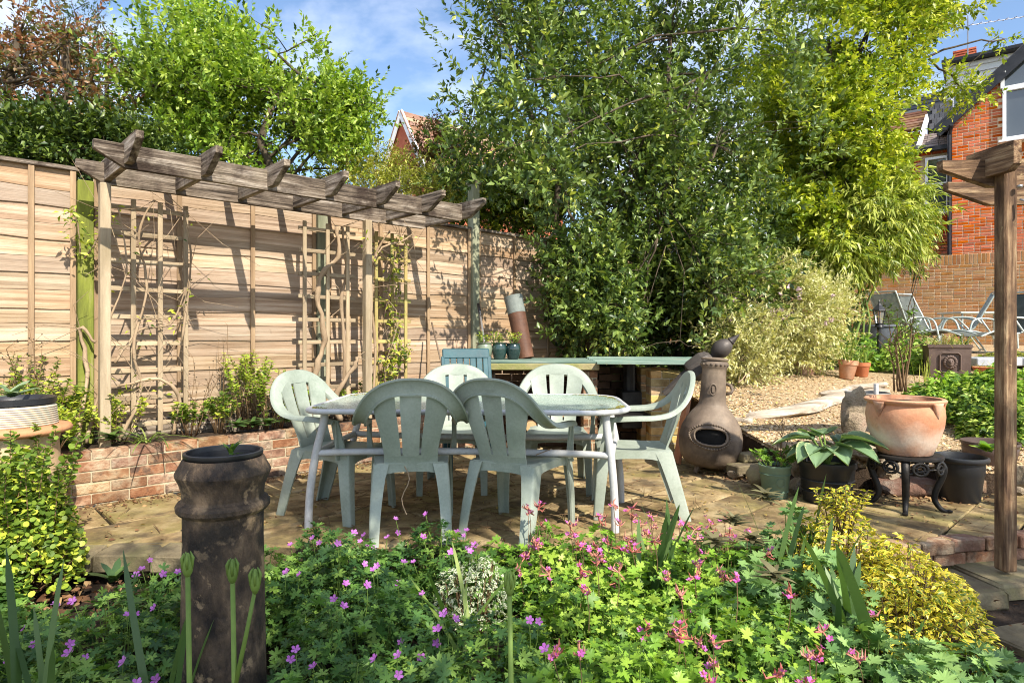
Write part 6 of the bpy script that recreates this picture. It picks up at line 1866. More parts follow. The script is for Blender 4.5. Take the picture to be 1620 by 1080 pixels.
# climbing plants on the pergola
def vine(label, paths, rad, m, seed, leaves=None, name='climbing_vine', lm=None, L=.05, nleaf=0, wisps=0):
    rng = np.random.default_rng(seed)
    o0 = Vector(paths[0][0]); t = thing(name, label, 'climber', o0)
    for i, P in enumerate(paths):
        b = MB(); P = cat_spline([Vector(p) - o0 for p in P], 5)
        r_ = rad if not hasattr(rad, '__len__') else rad[i]
        P = [p + Vector(rng.normal(size=3)) * r_ * .25 for p in P]
        b.tube(P, [r_ * (1 + .2 * math.sin(k * 1.3)) * (1 - .4 * k / len(P)) for k in range(len(P))], 8)
        part('stem', b, m, t, smooth=True)
    if wisps:
        b = MB()
        for k in range(wisps):
            P0 = paths[rng.integers(len(paths))]; s_ = Vector(P0[rng.integers(len(P0) // 2, len(P0))]) - o0
            u_ = Vector((UX, UY, 0)) * rng.normal() * .3 + Vector((UY, -UX, 0)) * abs(rng.normal()) * .08
            e = s_ + u_ + Vector((0, 0, rng.normal() * .35))
            b.tube([s_, s_.lerp(e, .5) + Vector(rng.normal(size=3)) * .04, e], [.003, .0022, .0012], 4)
        part('tendrils', b, m, t)
    if nleaf:
        P = []; D = []
        for k in range(nleaf):
            P0 = paths[rng.integers(len(paths))]; j = rng.integers(len(P0) - 1); s_ = Vector(P0[j]).lerp(Vector(P0[j + 1]), rng.random()) - o0
            c = s_ + Vector(rng.normal(size=3)) * .035
            P.append(tuple(c)); D.append(tuple(rng.normal(size=3) * [1, 1, .5] + [0, 0, -.2]))
        me = leaf_mesh('leaves', tmpl_oval(.4), np.array(P), np.array(D), np.array([0, -.4, 1.]) + rng.normal(size=(nleaf, 3)) * .5, L * rng.uniform(.6, 1.2, nleaf), np.ones(nleaf), rng.random(nleaf))
        link('leaves', me, lm or L_lime, t)
    return t
vine('thick twisted vine stem climbing the middle trellis', [[W(2.62, 5.30, .40), W(2.60, 5.31, .8), W(2.68, 5.30, 1.1), W(2.62, 5.31, 1.5), W(2.66, 5.29, 1.72), W(2.80, 5.28, 1.86), W(2.80, 5.3, 2.12)],
     [W(2.86, 5.32, .40), W(2.90, 5.34, .9), W(2.86, 5.33, 1.4), W(2.92, 5.34, 1.8), W(2.86, 5.32, 2.15)], [W(2.80, 5.25, .38), W(2.72, 5.20, .60), W(2.88, 5.16, .84), W(2.94, 5.18, .95)]], [.028, .020, .026], m_vine, 501, wisps=12)
vine('slender vine stems twisting up right of the middle post', [[W(3.14, 5.25, .40), W(3.16, 5.24, 1.0), W(3.13, 5.25, 1.6), W(3.18, 5.24, 1.95), W(3.30, 5.2, 2.15)], [W(3.17, 5.24, 1.80), W(3.05, 5.22, 1.95), W(3.02, 5.2, 2.12)], [W(3.15, 5.25, 1.84), W(3.22, 5.2, 1.98), W(3.42, 5.15, 2.06), W(3.5, 5.1, 2.14)]], [.014, .010, .010], m_vine, 502, wisps=16, nleaf=36)
vine('bare climbing stems with few leaves on the left trellis', [[W(1.08, 5.32, .38), W(1.22, 5.30, .75), W(1.16, 5.28, 1.05), W(1.26, 5.32, 1.5), W(1.20, 5.3, 1.9), W(1.30, 5.28, 2.16)], [W(1.42, 5.28, .40), W(1.46, 5.26, .70), W(1.30, 5.28, .82), W(1.08, 5.3, .78)],
     [W(1.04, 5.26, .95), W(1.2, 5.3, 1.18), W(1.42, 5.32, 1.24), W(1.52, 5.3, 1.5)], [W(1.5, 5.32, 1.1), W(1.56, 5.3, 1.7), W(1.5, 5.25, 2.1)], [W(.98, 5.25, 1.2), W(1.1, 5.2, 1.6), W(1.05, 5.2, 2.05)]], [.012, .016, .009, .009, .007], m_vine, 503, wisps=34, nleaf=80, L=.055)
vine('twisting brown stem on the mossy left post', [[W(.80, 5.2, .38), W(.90, 5.42, .9), W(.86, 5.45, 1.2), W(.95, 5.4, 1.1)], [W(.86, 5.25, .40), W(.98, 5.3, .85), W(1.0, 5.25, 1.15)]], [.016, .012], m_vine, 504, wisps=8)
vine('leafy climber bunch at the top of the mossy left post', [[W(.86, 5.42, 1.72), W(.84, 5.36, 1.88), W(.80, 5.3, 2.0), W(.74, 5.28, 1.98)], [W(.88, 5.4, 1.7), W(.95, 5.3, 1.85), W(.98, 5.25, 2.05)]], .006, m_vine, 505, nleaf=120, L=.055, lm=L_euph)
vine('yellow green climber threading the honey coloured trellis', [[W(3.44, 5.36, .42), W(3.40, 5.34, .9), W(3.46, 5.33, 1.4), W(3.42, 5.32, 1.8), W(3.48, 5.3, 2.1)], [W(3.42, 5.36, .5), W(3.52, 5.34, 1.0), W(3.36, 5.33, 1.5), W(3.44, 5.3, 2.0)], [W(3.36, 5.36, .5), W(3.32, 5.3, .9), W(3.60, 5.3, 1.0)]], .006, m_vine, 506, nleaf=520, L=.062, wisps=24, lm=L_lime)

# left foreground bush (euonymus-like) covering the pot side
stems_plant('euphorbia', 'leafy stems poking out of the shrub before the large terracotta chimney pot', 'shrub', (-2.50, 3.22, -.12), 40, .74, .34, L_euph, 601, tmpl_round(), .032, 34, low=.4)
stems_plant('euphorbia', 'dark lower part of the shrub at the left frame edge', 'shrub', (-2.75, 2.95, -.15), 46, .50, .32, L_dark, 602, tmpl_oval(.6, .04, .1), .06, 26, low=.1)
rosette('pale grey green rosette growing in the ribbed chimney pot', (-2.82, 3.56, .78), 603, 14, .17, leafm('grey_green_leaf', [(0.14, .22, .11), (.24, .33, .18)], trans=.3), .26, .7)
rosette('small seedling sprouting in the sooty chimney pot liner', (-.95, 2.14, .725), 604, 14, .055, L_ger, .3, 1.0)
rosette('single young evergreen shoot on the leaf litter before the patio', (gx(180, 2.95), 2.95, -.02), 605, 12, .11, L_ros, .36, 1.1)

# pots' plants
t = rosette('large blue green hosta leaves with pale margins over the black pot', (gx(1306, 4.38), 4.36, .24), 610, 1, .1, L_hosta, .8, .4, name='hosta')
rng = np.random.default_rng(61)
for k in range(15):
    a = k * 2.4 + .4; up = rng.uniform(.25, 1.1)
    st = MB(); p1 = Vector((math.cos(a) * .09, math.sin(a) * .09, .10 + .10 * up)); st.tube([(0, 0, 0), p1 * .6 + Vector((0, 0, .02)), p1], [.008, .006, .005], 6)
    part('leaf_stalk', st, m_stem, t)
    Lf = rng.uniform(.19, .27)
    lf = MB()
    d_ = Vector((math.cos(a), math.sin(a), .25 * up)).normalized(); sd = d_.cross(Vector((0, 0, 1))).normalized(); nn = sd.cross(d_)
    def hf(u, v, Lf=Lf, d_=d_, sd=sd, nn=nn, p1=p1):
        w = Lf * .40 * math.sin(math.pi * min(v ** .62, 1)) ** .8
        x = (u - .5) * 2
        return p1 + d_ * (v * Lf) + sd * (x * w) + nn * (abs(x) * w * .35 - .42 * Lf * v * v + .006 * math.sin(abs(x) * 14))
    lf.grid(hf, 8, 8)
    me = lf.mesh('leaf', True)
    ea = me.attributes.new('edge', 'FLOAT', 'POINT'); ea.data.foreach_set('value', [abs(i / 8 - .5) * 2 for i in range(9) for j in range(9)])
    link('leaf', me, L_hosta, t)
stems_plant('geranium_plant', 'white flowered trailing plant in the sage green bucket', 'plant', (gx(1226, 4.5), 4.5, .2), 16, .13, .16, L_ger2, 611, tmpl_palm(5, .4, 300), .055, 8, low=.5, stemm=m_stem)
twiggy('bare branched twigs standing in the sage green bucket', (gx(1228, 4.52), 4.52, .2), .36, 612, 4, heads=False, name='bare_shrub', cat='shrub', sp=.07)
def stemtree(label, loc, seed, n, h, sp, lm, L, nl):
    rng = np.random.default_rng(seed); t = thing('rose_bush', label, 'shrub', loc)
    st = MB(); P = []; D = []
    for k in range(n):
        e = Vector((rng.normal() * sp, rng.normal() * sp * .5, h * rng.uniform(.45, 1.05)))
        pts = limb(st, (rng.normal() * .025, rng.normal() * .02, 0), e, .0065, .0025, rng, 6, 7, .03)
        for q in range(5):
            s_ = pts[rng.integers(3, 8)]; e2 = s_ + Vector((rng.normal() * .07, rng.normal() * .05, rng.uniform(.03, .14))); st.tube([s_, e2], [.003, .0015], 4)
            for w_ in range(nl):
                P.append(tuple(s_.lerp(e2, rng.random()) + Vector(rng.normal(size=3)) * .012)); D.append(tuple(rng.normal(size=3) + [0, 0, .3]))
    part('stems', st, m_redstem, t, smooth=True)
    N = len(P); me = leaf_mesh('leaves', tmpl_oval(.5), np.array(P), np.array(D), np.array([0, 0, 1.]) + rng.normal(size=(N, 3)) * .4, L * rng.uniform(.6, 1.2, N), np.ones(N), rng.random(N)); link('leaves', me, lm, t)
    return t
stemtree('thin thorny stems with small leaves rising from the big terracotta pot', (PX - .02, Yb - .02 if False else 4.22, .775), 613, 9, .56, .085, L_ger2, .034, 4)
# grassy plants in lion planter
strap_clump('straw coloured grass tufts growing in the lion head planter', (lp.location.x - .05, lp.location.y, lp.location.z + .38), 614, 90, .21, .05, 1.6, lm=leafm('straw_blade', [(0.38, .30, .16), (.50, .45, .22), (.30, .34, .12)], trans=.3), droop=.4, spread=.09)
strap_clump('pale green grass tufts at the right side of the lion head planter', (lp.location.x + .12, lp.location.y - .03, lp.location.z + .38), 615, 60, .20, .05, 1.8, lm=L_bamboo, droop=.4, spread=.06)
strap_clump('budding flower spikes in front of the lion head planter', (gx(1467, 7.0), 7.0, hgt(7.0)), 616, 16, .34, .03, 5, lm=L_bamboo, droop=.05, spread=.05)
strap_clump('seedling tuft in the shallow terracotta bowl', onT(1566, 7.5, .06), 617, 30, .14, .05, 1.5, lm=L_olive, droop=.3, spread=.06)
rosette('broad green leaves in the brown bowl pot behind the post', (gx(1562, 4.28), 4.28, .345), 618, 14, .10, L_ger2, .6, .8)
for i, (px, Y, lab) in enumerate([(786, 6.2, 'wispy sprig in the middle teal pot'), (812, 6.22, 'small rosette sprig in the darkest glazed pot'), (764, 6.18, 'yellow green sprigs in the olive glazed pot')]):
    stems_plant('pot_plant', lab, 'plant', (gx(px, Y), Y, CZ + .14), 10, .13, .08, L_lime, 620 + i, tmpl_oval(.45), .035, 8, low=.4, stemm=m_stem)

# green leafy bed on the right terrace
def cover(name, label, cat, loc, area, n, zf, tw, L, lm, seed, kind='stuff', jit=.5, dirs=1.0, depth=.18, stalk=False, thingname=None, tilt=None):
    """carpet of leaves: area(u,v)->(x,y) world; zf top surface"""
    rng = np.random.default_rng(seed)
    u, v = rng.random(n), rng.random(n)
    P = np.array([area(a, c) for a, c in zip(u, v)])
    z = np.array([zf(x, y) for x, y in P]) - depth * rng.random(n) ** 2.2
    pos = np.c_[P, z] - np.array(loc)
    D = np.c_[rng.normal(size=(n, 2)) * dirs, rng.normal(size=n) * .35 - .05]
    upv = np.array([0, 0, 1.]) + rng.normal(size=(n, 3)) * jit
    if tilt is not None: upv = upv + np.array(tilt)
    rn = np.clip(rng.random(n) * .7 + .3 * (1 - (np.array([zf(x, y) for x, y in P]) - z) / depth), 0, .999)
    me = leaf_mesh(name, tw, pos, D, upv, L * rng.uniform(.55, 1.2, n), np.ones(n), rn)
    return me, pos, rng
def clump_cover(name, label, cat, cx, cy, rx, ry, ztop, zbase, n, tw, L, lm, seed, stems=60, jit=.5, sm=None, group=None):
    loc = (cx, cy, zbase); t = thing(name, label, cat, loc, 0, group)
    rng = np.random.default_rng(seed)
    a = rng.uniform(0, 2 * math.pi, n); r_ = np.sqrt(rng.random(n))
    x = np.cos(a) * r_ * rx; y = np.sin(a) * r_ * ry
    top = (ztop - zbase) * np.sqrt(np.clip(1 - (r_ * .96) ** 2, 0.02, 1)) * (1 + .18 * np.sin(x * 17 + seed) * np.cos(y * 15))
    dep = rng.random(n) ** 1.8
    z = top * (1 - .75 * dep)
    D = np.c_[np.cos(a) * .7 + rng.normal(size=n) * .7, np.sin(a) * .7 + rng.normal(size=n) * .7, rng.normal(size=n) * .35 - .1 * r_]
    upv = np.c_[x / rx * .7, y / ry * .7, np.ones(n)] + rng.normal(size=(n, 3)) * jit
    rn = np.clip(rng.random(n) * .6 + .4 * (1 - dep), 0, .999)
    me = leaf_mesh('foliage', tw, np.c_[x, y, z], D, upv, L * rng.uniform(.6, 1.2, n), np.ones(n), rn)
    link('foliage', me, lm, t)
    if stems:
        b = MB()
        for k in rng.integers(0, n, stems):
            b.tube([(x[k] * .4, y[k] * .4, 0), (x[k] * .8, y[k] * .8, z[k] * .6), (x[k], y[k], z[k])], [.003, .0025, .0018], 4)
        part('stems', b, sm or m_stem, t)
    return t
MID = tmpl_oval(.45, .05, .12)
for i, (px, Y, rx, ry, zt, lab) in enumerate([(1490, 6.0, .34, .30, .34, 'left mound of fresh green leafy perennials below the lion planter'), (1550, 5.7, .38, .34, .34, 'middle mound of fresh green leafy perennials behind the brown post'),
                                        (1605, 6.2, .40, .36, .42, 'right mound of fresh green leafy perennials at the frame edge'), (1590, 5.3, .34, .28, .26, 'front mound of fresh green leafy perennials above the bowl pot'), (1540, 6.4, .36, .30, .30, 'rear mound of green perennials at the foot of the lion planter')]):
    clump_cover('leafy_perennial', lab, 'plant', gx(px, Y), Y, rx, ry, hgt(Y) + zt, hgt(Y) - .02, 1900, MID, .075, L_bright if i % 2 else L_ger2, 630 + i, 50, .4)
for i, (px, Y, rx, ry, zt, lm, lab) in enumerate([(1345, 8.3, .5, .4, .42, L_ger2, 'green foliage mound behind the terracotta pots'), (1425, 8.0, .36, .4, .30, L_bright, 'fresh green mound between the lantern and the lion planter'), (1450, 9.2, .4, .4, .32, L_ger2, 'leafy mound below the grey urn'),
                                            (1250, 8.6, .6, .4, .5, L_dark, 'dark foliage mound below the variegated shrub'), (1400, 10.6, .7, .5, .8, L_dark, 'dark bushy growth under the bamboo'), (1480, 8.6, .4, .3, .28, L_olive, 'yellowish low plant behind the lion planter'), (1600, 8.6, .5, .3, .2, L_olive, 'yellowish low planting behind the slate slabs')]):
    clump_cover('border_plant', lab, 'plant', gx(px, Y), Y, rx, ry, hgt(Y) + zt, hgt(Y) - .05, 1500, MID, .08, lm, 650 + i, 30, .45)

clump_cover('boxy_shrub', 'dense lime and green shrub hiding the base of the large terracotta chimney pot', 'shrub', -2.52, 3.16, .34, .26, .50, -.14, 4200, tmpl_round(), .032, L_euph, 660, 120, .6, sm=m_redstem)
clump_cover('boxy_shrub', 'dark leaved lower shrub at the very left frame edge', 'shrub', -2.62, 2.92, .32, .22, .22, -.2, 1500, tmpl_oval(.55, .04, .1), .065, L_ger, 661, 60, .6, sm=m_redstem)
# ------------------------------------------------------------------ front flower bed
PALM = tmpl_palm(5, .42, 300, .10)
PALMW = tmpl_palm(7, .46, 320, .12)
def petal_flower(mb, c, R_, tilt, rng, n=5):
    ax = Vector((math.cos(tilt[0]) * tilt[1], math.sin(tilt[0]) * tilt[1], 1)).normalized()
    M_ = rot_to(Vector((ax.z, 0, -ax.x)) if abs(ax.x) + abs(ax.z) > 0 else Vector((1, 0, 0)), ax)
    for k in range(n):
        a = 2 * math.pi * k / n + rng.random() * .2
        d_ = M_ @ Vector((math.cos(a), math.sin(a), .35)); s_ = M_ @ Vector((-math.sin(a), math.cos(a), 0))
        mb.add([c, c + d_ * R_ * .6 - s_ * R_ * .36, c + d_ * R_ * 1.0 - s_ * R_ * .22, c + d_ * R_ * 1.0 + s_ * R_ * .22, c + d_ * R_ * .6 + s_ * R_ * .36], [(0, 1, 2, 3, 4)], rng.random())
def ger_patch(label, cx, cy, rx, ry, zt, n, lm, tw, L, seed, nf=8, fm=None, fh=.09, cluster=False, zb=-.24, fy=None):
    t = clump_cover('geranium', label, 'flowering plant', cx, cy, rx, ry, zt, zb, n, tw, L, lm, seed, 90, .38, group=None)
    rng = np.random.default_rng(seed + 7)
    for k in range(nf):
        a = rng.uniform(0, 6.28); r_ = math.sqrt(rng.random()) * .92
        x, y = math.cos(a) * r_ * rx, math.sin(a) * r_ * ry
        z0 = (zt - zb) * math.sqrt(max(1 - (r_ * .96) ** 2, .02))
        h = fh * rng.uniform(.3, 1.2)
        b = MB(); p0 = Vector((x * .9, y * .9, z0 - .08)); p1 = Vector((x + rng.normal() * .01, y + rng.normal() * .01, z0 + h))
        b.tube([p0, p0.lerp(p1, .5) + Vector((.006, 0, 0)), p1], .0016, 4)
        if cluster:
            stk = part('flower_stalk', b, m_redstem, t)
            cb = MB()
            for q in range(7):
                c = p1 + Vector((rng.normal() * .016, rng.normal() * .016, rng.normal() * .012 + .004))
                if q < 3:
                    fb = MB(); petal_flower(fb, c + Vector((0, 0, .004)), .012, (rng.uniform(0, 6.28), rng.uniform(.2, 1.2)), rng); part('flower', fb, fm, t)
                e = c + Vector((rng.normal() * .012, rng.normal() * .012, rng.uniform(.008, .026)))
                cb.tube([p1, c, e], [.0022, .0042, .0006], 4)
            part('calyx', cb, m_calyx, t)
        else:
            stk = part('flower_stalk', b, m_stem, t)
            fb = MB(); petal_flower(fb, p1, .0165 * rng.uniform(.8, 1.15), (rng.uniform(3.6, 5.8), rng.uniform(.3, 1.4)), rng); part('flower', fb, fm, t)
    return t
# clumps placed by hand across the bed (x, y, rx, ry, top, count, kind, label)
STAR = tmpl_palm(5, .30, 300, .08)
G = [
 (-1.95, 2.15, .42, .36, .00, 520, 'a', 'purple geranium clump at the left frame edge below the edging stones', 9),
 (-1.55, 2.50, .40, .32, .10, 560, 'a', 'purple geranium clump just left of the sooty chimney pot', 9),
 (-1.42, 1.95, .38, .34, .06, 520, 'a', 'purple geranium clump left of the sooty chimney pot foot', 8),
 (-1.20, 2.85, .36, .30, .15, 520, 'a', 'purple geranium clump behind the sooty chimney pot', 7),
 (-1.05, 1.72, .36, .26, .00, 420, 'a', 'purple geranium clump in front of the sooty chimney pot', 6),
 (-.78, 2.95, .36, .30, .16, 560, 'a', 'purple geranium clump at the patio edge right of the chimney pot', 9),
 (-.55, 2.45, .36, .34, .14, 600, 'a', 'purple geranium clump right of the chimney pot, in the middle of the bed', 10),
 (-.55, 1.90, .40, .34, .10, 600, 'a', 'shaded purple geranium clump at the bottom right of the chimney pot', 8),
 (-.20, 3.05, .34, .26, .10, 420, 'a', 'purple geranium clump below the left dark chair', 7),
 (-.10, 2.20, .36, .36, .12, 560, 'a', 'purple geranium clump under the white variegated shrub', 8),
 (-.05, 1.60, .40, .30, .12, 520, 'b', 'dark shaded geranium clump at the bottom middle of the frame', 3),
 (.28, 3.02, .34, .28, .12, 480, 'b', 'lime geranium clump with pink clusters below the right dark chair', 12),
 (.35, 2.52, .38, .34, .13, 620, 'b', 'bright lime geranium clump in the middle of the bed', 8),
 (.38, 1.98, .40, .34, .14, 640, 'b', 'bright lime geranium clump at the bottom middle right', 8),
 (.68, 2.90, .36, .32, .15, 560, 'b', 'pink clustered geranium clump below the table leg', 14),
 (.82, 2.35, .40, .36, .13, 640, 'b', 'lime geranium clump left of the bronze hellebore', 9),
 (.85, 1.85, .38, .30, .08, 560, 'b', 'lime geranium clump at the bottom right of the bed', 7),
 (1.02, 3.10, .30, .26, .10, 380, 'b', 'pink clustered geranium clump beside the iris blades', 12),
 (1.25, 2.75, .38, .32, .16, 480, 'c', 'blue green large leaved geranium right of the hellebore', 0),
 (1.28, 2.25, .42, .36, .07, 520, 'c', 'large leaved geranium sprawling at the right front of the bed', 2),
 (1.45, 1.98, .36, .26, -.05, 320, 'c', 'geranium stems sprawling onto the dark asphalt', 0),
 (1.72, 2.42, .32, .26, -.08, 300, 'c', 'outermost geranium leaves trailing below the golden euonymus', 0),
 (-2.15, 2.62, .30, .26, .0, 380, 'a', 'purple geranium clump between the left shrub and the dead leaves', 4),
 (-1.62, 3.02, .26, .20, .02, 300, 'a', 'small purple geranium clump by the leaf litter at the stone edging', 4),
 (-.95, 3.28, .28, .18, .12, 300, 'a', 'geranium clump at the patio edge just behind the chimney pot', 5),
 (-.42, 3.30, .32, .18, .14, 340, 'a', 'geranium clump hiding the patio edge under the left dark chair', 8),
 (.10, 3.28, .30, .18, .13, 320, 'b', 'lime geranium clump hiding the patio edge between the two dark chairs', 6),
 (.56, 3.24, .32, .18, .15, 340, 'b', 'pink flowered clump hiding the patio edge under the right dark chair', 14),
 (1.05, 3.38, .32, .16, .10, 300, 'b', 'pink flowered clump at the patio edge below the right end chair', 10),
 (1.42, 3.25, .28, .20, .20, 320, 'c', 'blue green geranium at the patio edge left of the euonymus', 0),
 (1.05, 1.62, .36, .26, -.02, 360, 'c', 'geranium foliage at the very bottom right centre of the frame', 0),
]
for i, (x, y, rx, ry, zt, n, kd, lab, nf) in enumerate(G):
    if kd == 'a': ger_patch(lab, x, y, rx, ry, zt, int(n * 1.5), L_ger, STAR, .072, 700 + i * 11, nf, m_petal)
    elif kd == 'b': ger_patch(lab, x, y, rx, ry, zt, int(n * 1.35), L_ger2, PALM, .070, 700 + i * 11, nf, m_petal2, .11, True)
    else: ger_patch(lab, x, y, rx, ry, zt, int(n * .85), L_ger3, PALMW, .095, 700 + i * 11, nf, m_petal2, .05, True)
EUO = tmpl_oval(.5, .12, .12)
for i, (x, y, rx, ry, zt, n, lab) in enumerate([(1.60, 3.10, .29, .27, .30, 2200, 'tall back mound of golden variegated euonymus'), (1.82, 2.92, .30, .26, .17, 2100, 'right mound of golden variegated euonymus above the step stones'), (1.72, 2.72, .32, .24, .12, 1500, 'front lower mound of golden variegated euonymus')]):
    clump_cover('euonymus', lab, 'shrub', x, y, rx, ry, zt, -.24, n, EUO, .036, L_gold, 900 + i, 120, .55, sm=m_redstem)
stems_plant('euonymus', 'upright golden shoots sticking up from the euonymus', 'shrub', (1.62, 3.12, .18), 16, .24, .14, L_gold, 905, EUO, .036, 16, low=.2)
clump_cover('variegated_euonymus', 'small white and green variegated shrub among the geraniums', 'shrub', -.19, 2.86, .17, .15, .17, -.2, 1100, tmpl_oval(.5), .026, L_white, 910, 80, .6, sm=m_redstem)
# bronze hellebore rosettes
for i, (px, py, Y) in enumerate([(1160, 850, 2.75), (1190, 880, 2.7), (1225, 940, 2.55), (1130, 885, 2.65), (1210, 810, 2.9)]):
    p = at(px, py, Y); rosette(['bronze hellebore head above the pink clusters', 'largest bronze hellebore head in the bed', 'lowest bronze hellebore head with pale flowers', 'bronze hellebore head beside the lime geranium', 'dark purplish leaf head at the back of the hellebore'][i], (p.x, p.y, p.z + .035), 920 + i, 20, .085, L_bronze, .30, .45, name='hellebore')
# iris fans and blades
def iris(label, loc, seed, n, L, w, sp, up=5, lm=None):
    return strap_clump(label, loc, seed, n, L, w, up, lm or L_iris, 'iris', 'iris', .12, sp)
iris('tall sword shaped iris leaves at the left frame edge', (gx(60, 1.9), 1.9, -.15), 930, 9, .62, .055, .05)
iris('upright iris leaves left of the chimney pot', (gx(262, 1.95), 2.0, -.2), 931, 4, .60, .045, .04, 4)
iris('fan of iris leaves below the right end of the table', (gx(1030, 2.9), 2.9, -.12), 932, 11, .52, .075, .05, 4)
iris('iris leaves rising in front of the black hosta pot', (gx(1270, 2.95), 2.95, -.05), 933, 10, .50, .08, .08, 4)
iris('broad dark iris fan before the golden euonymus', (gx(1350, 2.5), 2.5, -.06), 934, 9, .42, .12, .04, 2)
iris('arching light green blades in the middle of the bed', (gx(730, 2.45), 2.45, -.05), 935, 8, .44, .06, .04, 1.6, L_strap)
iris('pair of upright blades between pink geranium and hosta pot', (gx(1125, 3.1), 3.1, -.1), 936, 3, .34, .06, .03, 9)
# flower bud stalks in front
def bud(label, loc, h, fork, seed):
    t = thing('bud_stalk', label, 'flower bud', loc)
    b = MB(); b.tube([(0, 0, 0), (.006, 0, h * .5), (0, 0, h)], [.007, .0065, .0055], 8); part('stalk', b, m_stem, t, smooth=True)
    tips = [(Vector((0, 0, h)), Vector((.002, 0, 1)))]
    if fork:
        b = MB(); b.tube([(.004, 0, h * .66), (.03, .0, h * .82), (.052, 0, h * .97)], [.006, .005, .0045], 8); part('side_stalk', b, m_stem, t, smooth=True); tips.append((Vector((.052, 0, h * .97)), Vector((.3, 0, 1))))
    for c, d_ in tips:
        b = MB(); b.lathe([(.004, -.012), (.010, 0), (.0125, .012), (.011, .024), (.007, .036), (.002, .045)], 10, c=c); 
        for k in range(5): a = k * 1.256; b.tube([c + Vector((.009 * math.cos(a), .009 * math.sin(a), .01)), c + Vector((.012 * math.cos(a), .012 * math.sin(a), .034)), c + Vector((.008 * math.cos(a), .008 * math.sin(a), .046))], [.004, .004, .001], 5)
        part('bud', b, m_stem, t, smooth=True)
Yq = 1.45
zq = lambda py: at(0, py, Yq).z
bud('single closed bud stalk in front of the left side of the chimney pot', (gx(297, Yq), Yq, -.15), zq(905) + .15, False, 1)
bud('forked bud stalk in front of the chimney pot', (gx(368, Yq), Yq, -.15), zq(915) + .15, True, 2)
bud('lone dark bud stalk in the middle of the geraniums', (gx(806, Yq), Yq, -.15), zq(935) + .15, False, 3)

# ------------------------------------------------------------------ litter
def scatter(name, n, area, lm, tw, L, seed, z=0.004, jit=.35):
    rng = np.random.default_rng(seed); P = []
    while len(P) < n:
        x, y = area(rng); P.append((x, y, z + rng.random() * .006))
    me = leaf_mesh(name, tw, np.array(P), np.c_[rng.normal(size=(n, 2)), rng.normal(size=n) * .12], np.array([0, 0, 1.]) + rng.normal(size=(n, 3)) * jit, L * rng.uniform(.4, 1.2, n), np.ones(n), rng.random(n))
    return link(name, me, lm, kind='stuff')
def a_patio(r):
    while True:
        x, y = r.uniform(-3.4, 3.2), r.uniform(3.5, 6.3)
        if (-UY * x + UX * y) < 4.98: return x, y
def a_wall(r):
    s_ = r.uniform(.4, 4.5); n_ = 5.03 - abs(r.normal()) * .13
    p = W(s_, n_); return p.x, p.y
scatter('fallen_leaves', 900, a_patio, L_dead, tmpl_oval(.55, .1, .1), .035, 950)
scatter('yellow_fallen_leaves', 260, a_patio, L_dry, tmpl_oval(.6, .1, .1), .032, 951)
scatter('leaf_litter', 900, a_wall, L_dead, tmpl_oval(.5, .1, .1), .035, 952, .006, .6)
scatter('dead_leaves', 420, lambda r: (r.uniform(-2.7, -1.3), 3.05 + r.normal() * .22), L_dead, tmpl_oval(.55, .12, .2), .065, 953, -.13, .7)
scatter('path_leaves', 260, lambda r: (r.uniform(1.9, 3.6), r.uniform(2.4, 3.7)), L_dead, tmpl_oval(.5, .1, .1), .04, 954, -.19, .5)
scatter('terrace_leaves', 340, lambda r: ((lambda q: (q.x, q.y))(terr(r.random(), r.random() * .35))), L_dry, tmpl_oval(.6, .1, .1), .035, 955, .0, .5)
o = [q for q in COL.objects if q.name.startswith('terrace_leaves')][0]
co = np.empty(len(o.data.vertices) * 3, np.float32); o.data.vertices.foreach_get('co', co); co = co.reshape(-1, 3)
co[:, 2] += np.interp(co[:, 1], HY, HZ).astype(np.float32) + .02; o.data.vertices.foreach_set('co', co.ravel())
rng = np.random.default_rng(960)
b = MB()
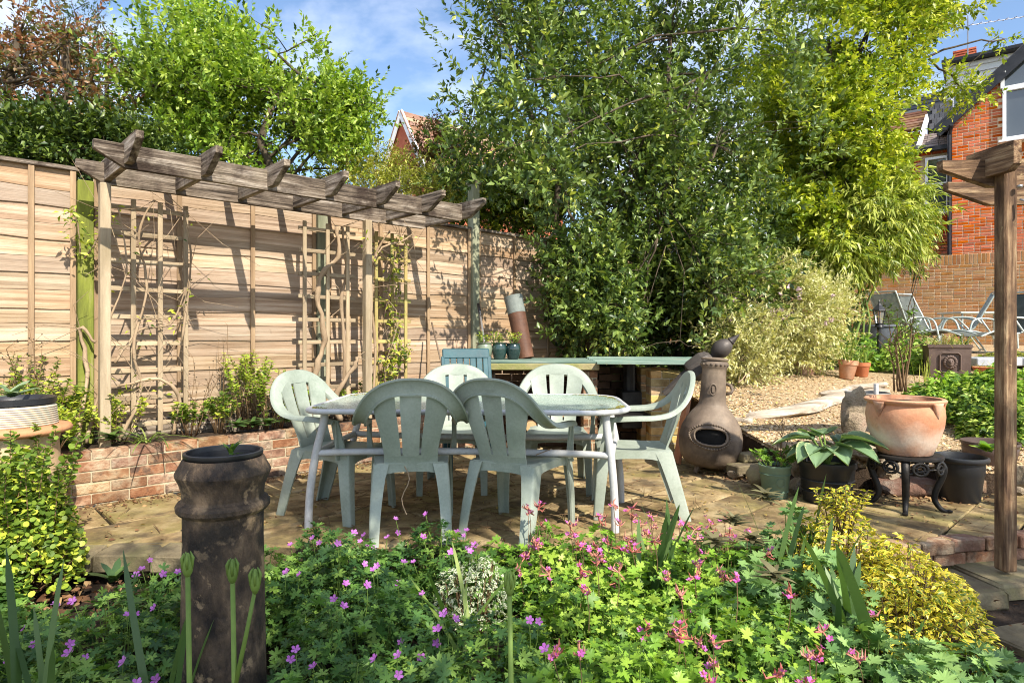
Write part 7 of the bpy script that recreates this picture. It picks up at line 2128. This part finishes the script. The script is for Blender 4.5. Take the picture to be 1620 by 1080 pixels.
for k in range(330):
    x, y = a_patio(rng) if k % 3 == 0 else (rng.uniform(-1.3, 1), rng.uniform(3.6, 5.0))
    a = rng.uniform(0, 6.28); L_ = rng.uniform(.05, .28); r_ = rng.uniform(.0012, .003)
    p = Vector((x, y, .006 + r_)); e = p + Vector((math.cos(a) * L_, math.sin(a) * L_, .004))
    b.tube([p, p.lerp(e, .5) + Vector((rng.normal() * .012, rng.normal() * .012, rng.uniform(0, .012))), e], [r_, r_ * .9, r_ * .5], 4)
o = part('fallen_twigs', b, m_redstem, kind='stuff')
scatter('leaf_litter', 420, lambda r: (lambda t: (np.interp(t, [0, 1, 2, 3], [1.75, 2.05, 2.5, 3.3]) + r.normal() * .12, np.interp(t, [0, 1, 2, 3], [5.3, 4.95, 4.62, 4.5]) - abs(r.normal()) * .16))(r.random() * 3), L_dead, tmpl_oval(.5, .1, .1), .045, 956, .008, .6)
# stray twigs hanging on the chairs
for (p, e, lab) in [((-.62, 3.58, .43), (-.57, 3.42, .18), 'dry twig hanging below the seat of the left dark chair'), ((.14, 3.72, .445), (.30, 3.80, .47), 'small dry twig lying on the sunlit seat of the right dark chair')]:
    t = MB(); p, e = Vector(p), Vector(e); t.tube(cat_spline([p * 0, (e - p) * .4 + Vector((.03, 0, .02)), (e - p) * .7 + Vector((-.02, 0, .0)), e - p], 3), .003, 5)
    o = part('twig', t, m_vine, loc=p); props(o, lab, 'twig')
# ------------------------------------------------------------------ trees standing beside and behind the camera that shade the near corner of the garden
tree('shade_tree', 'airy garden tree standing behind the viewpoint shading the near flowers', 'tree', (2.2, -4.2, -.4),
     [(1.1, -1.5, 3.95, .75, .75, .45), (.2, -1.6, 3.8, .7, .6, .45), (2.13, -.33, 4.94, .80, .28, .28, 7), (1.9, -2.4, 5.0, 1.2, 1.0, .8, .5)], 1900, L_lime, m_bark, 970, nl=8, slen=.2, L=.09, trunks=2, tr=.08, limbs=14, shell=.9, gap=-1.2, gf=3, twigs=60, up=.1)
tree('shade_tree', 'garden tree right of the viewpoint shading the steps and wooden post', 'tree', (6.6, -.8, -.4),
     [(4.7, -1.0, 3.9, .9, .8, .5), (5.5, -.6, 4.2, .9, .8, .6)], 560, L_lime, m_bark, 971, nl=8, slen=.2, L=.09, trunks=1, tr=.09, limbs=12, shell=.9, gap=-.2, gf=3, twigs=60, up=.1)
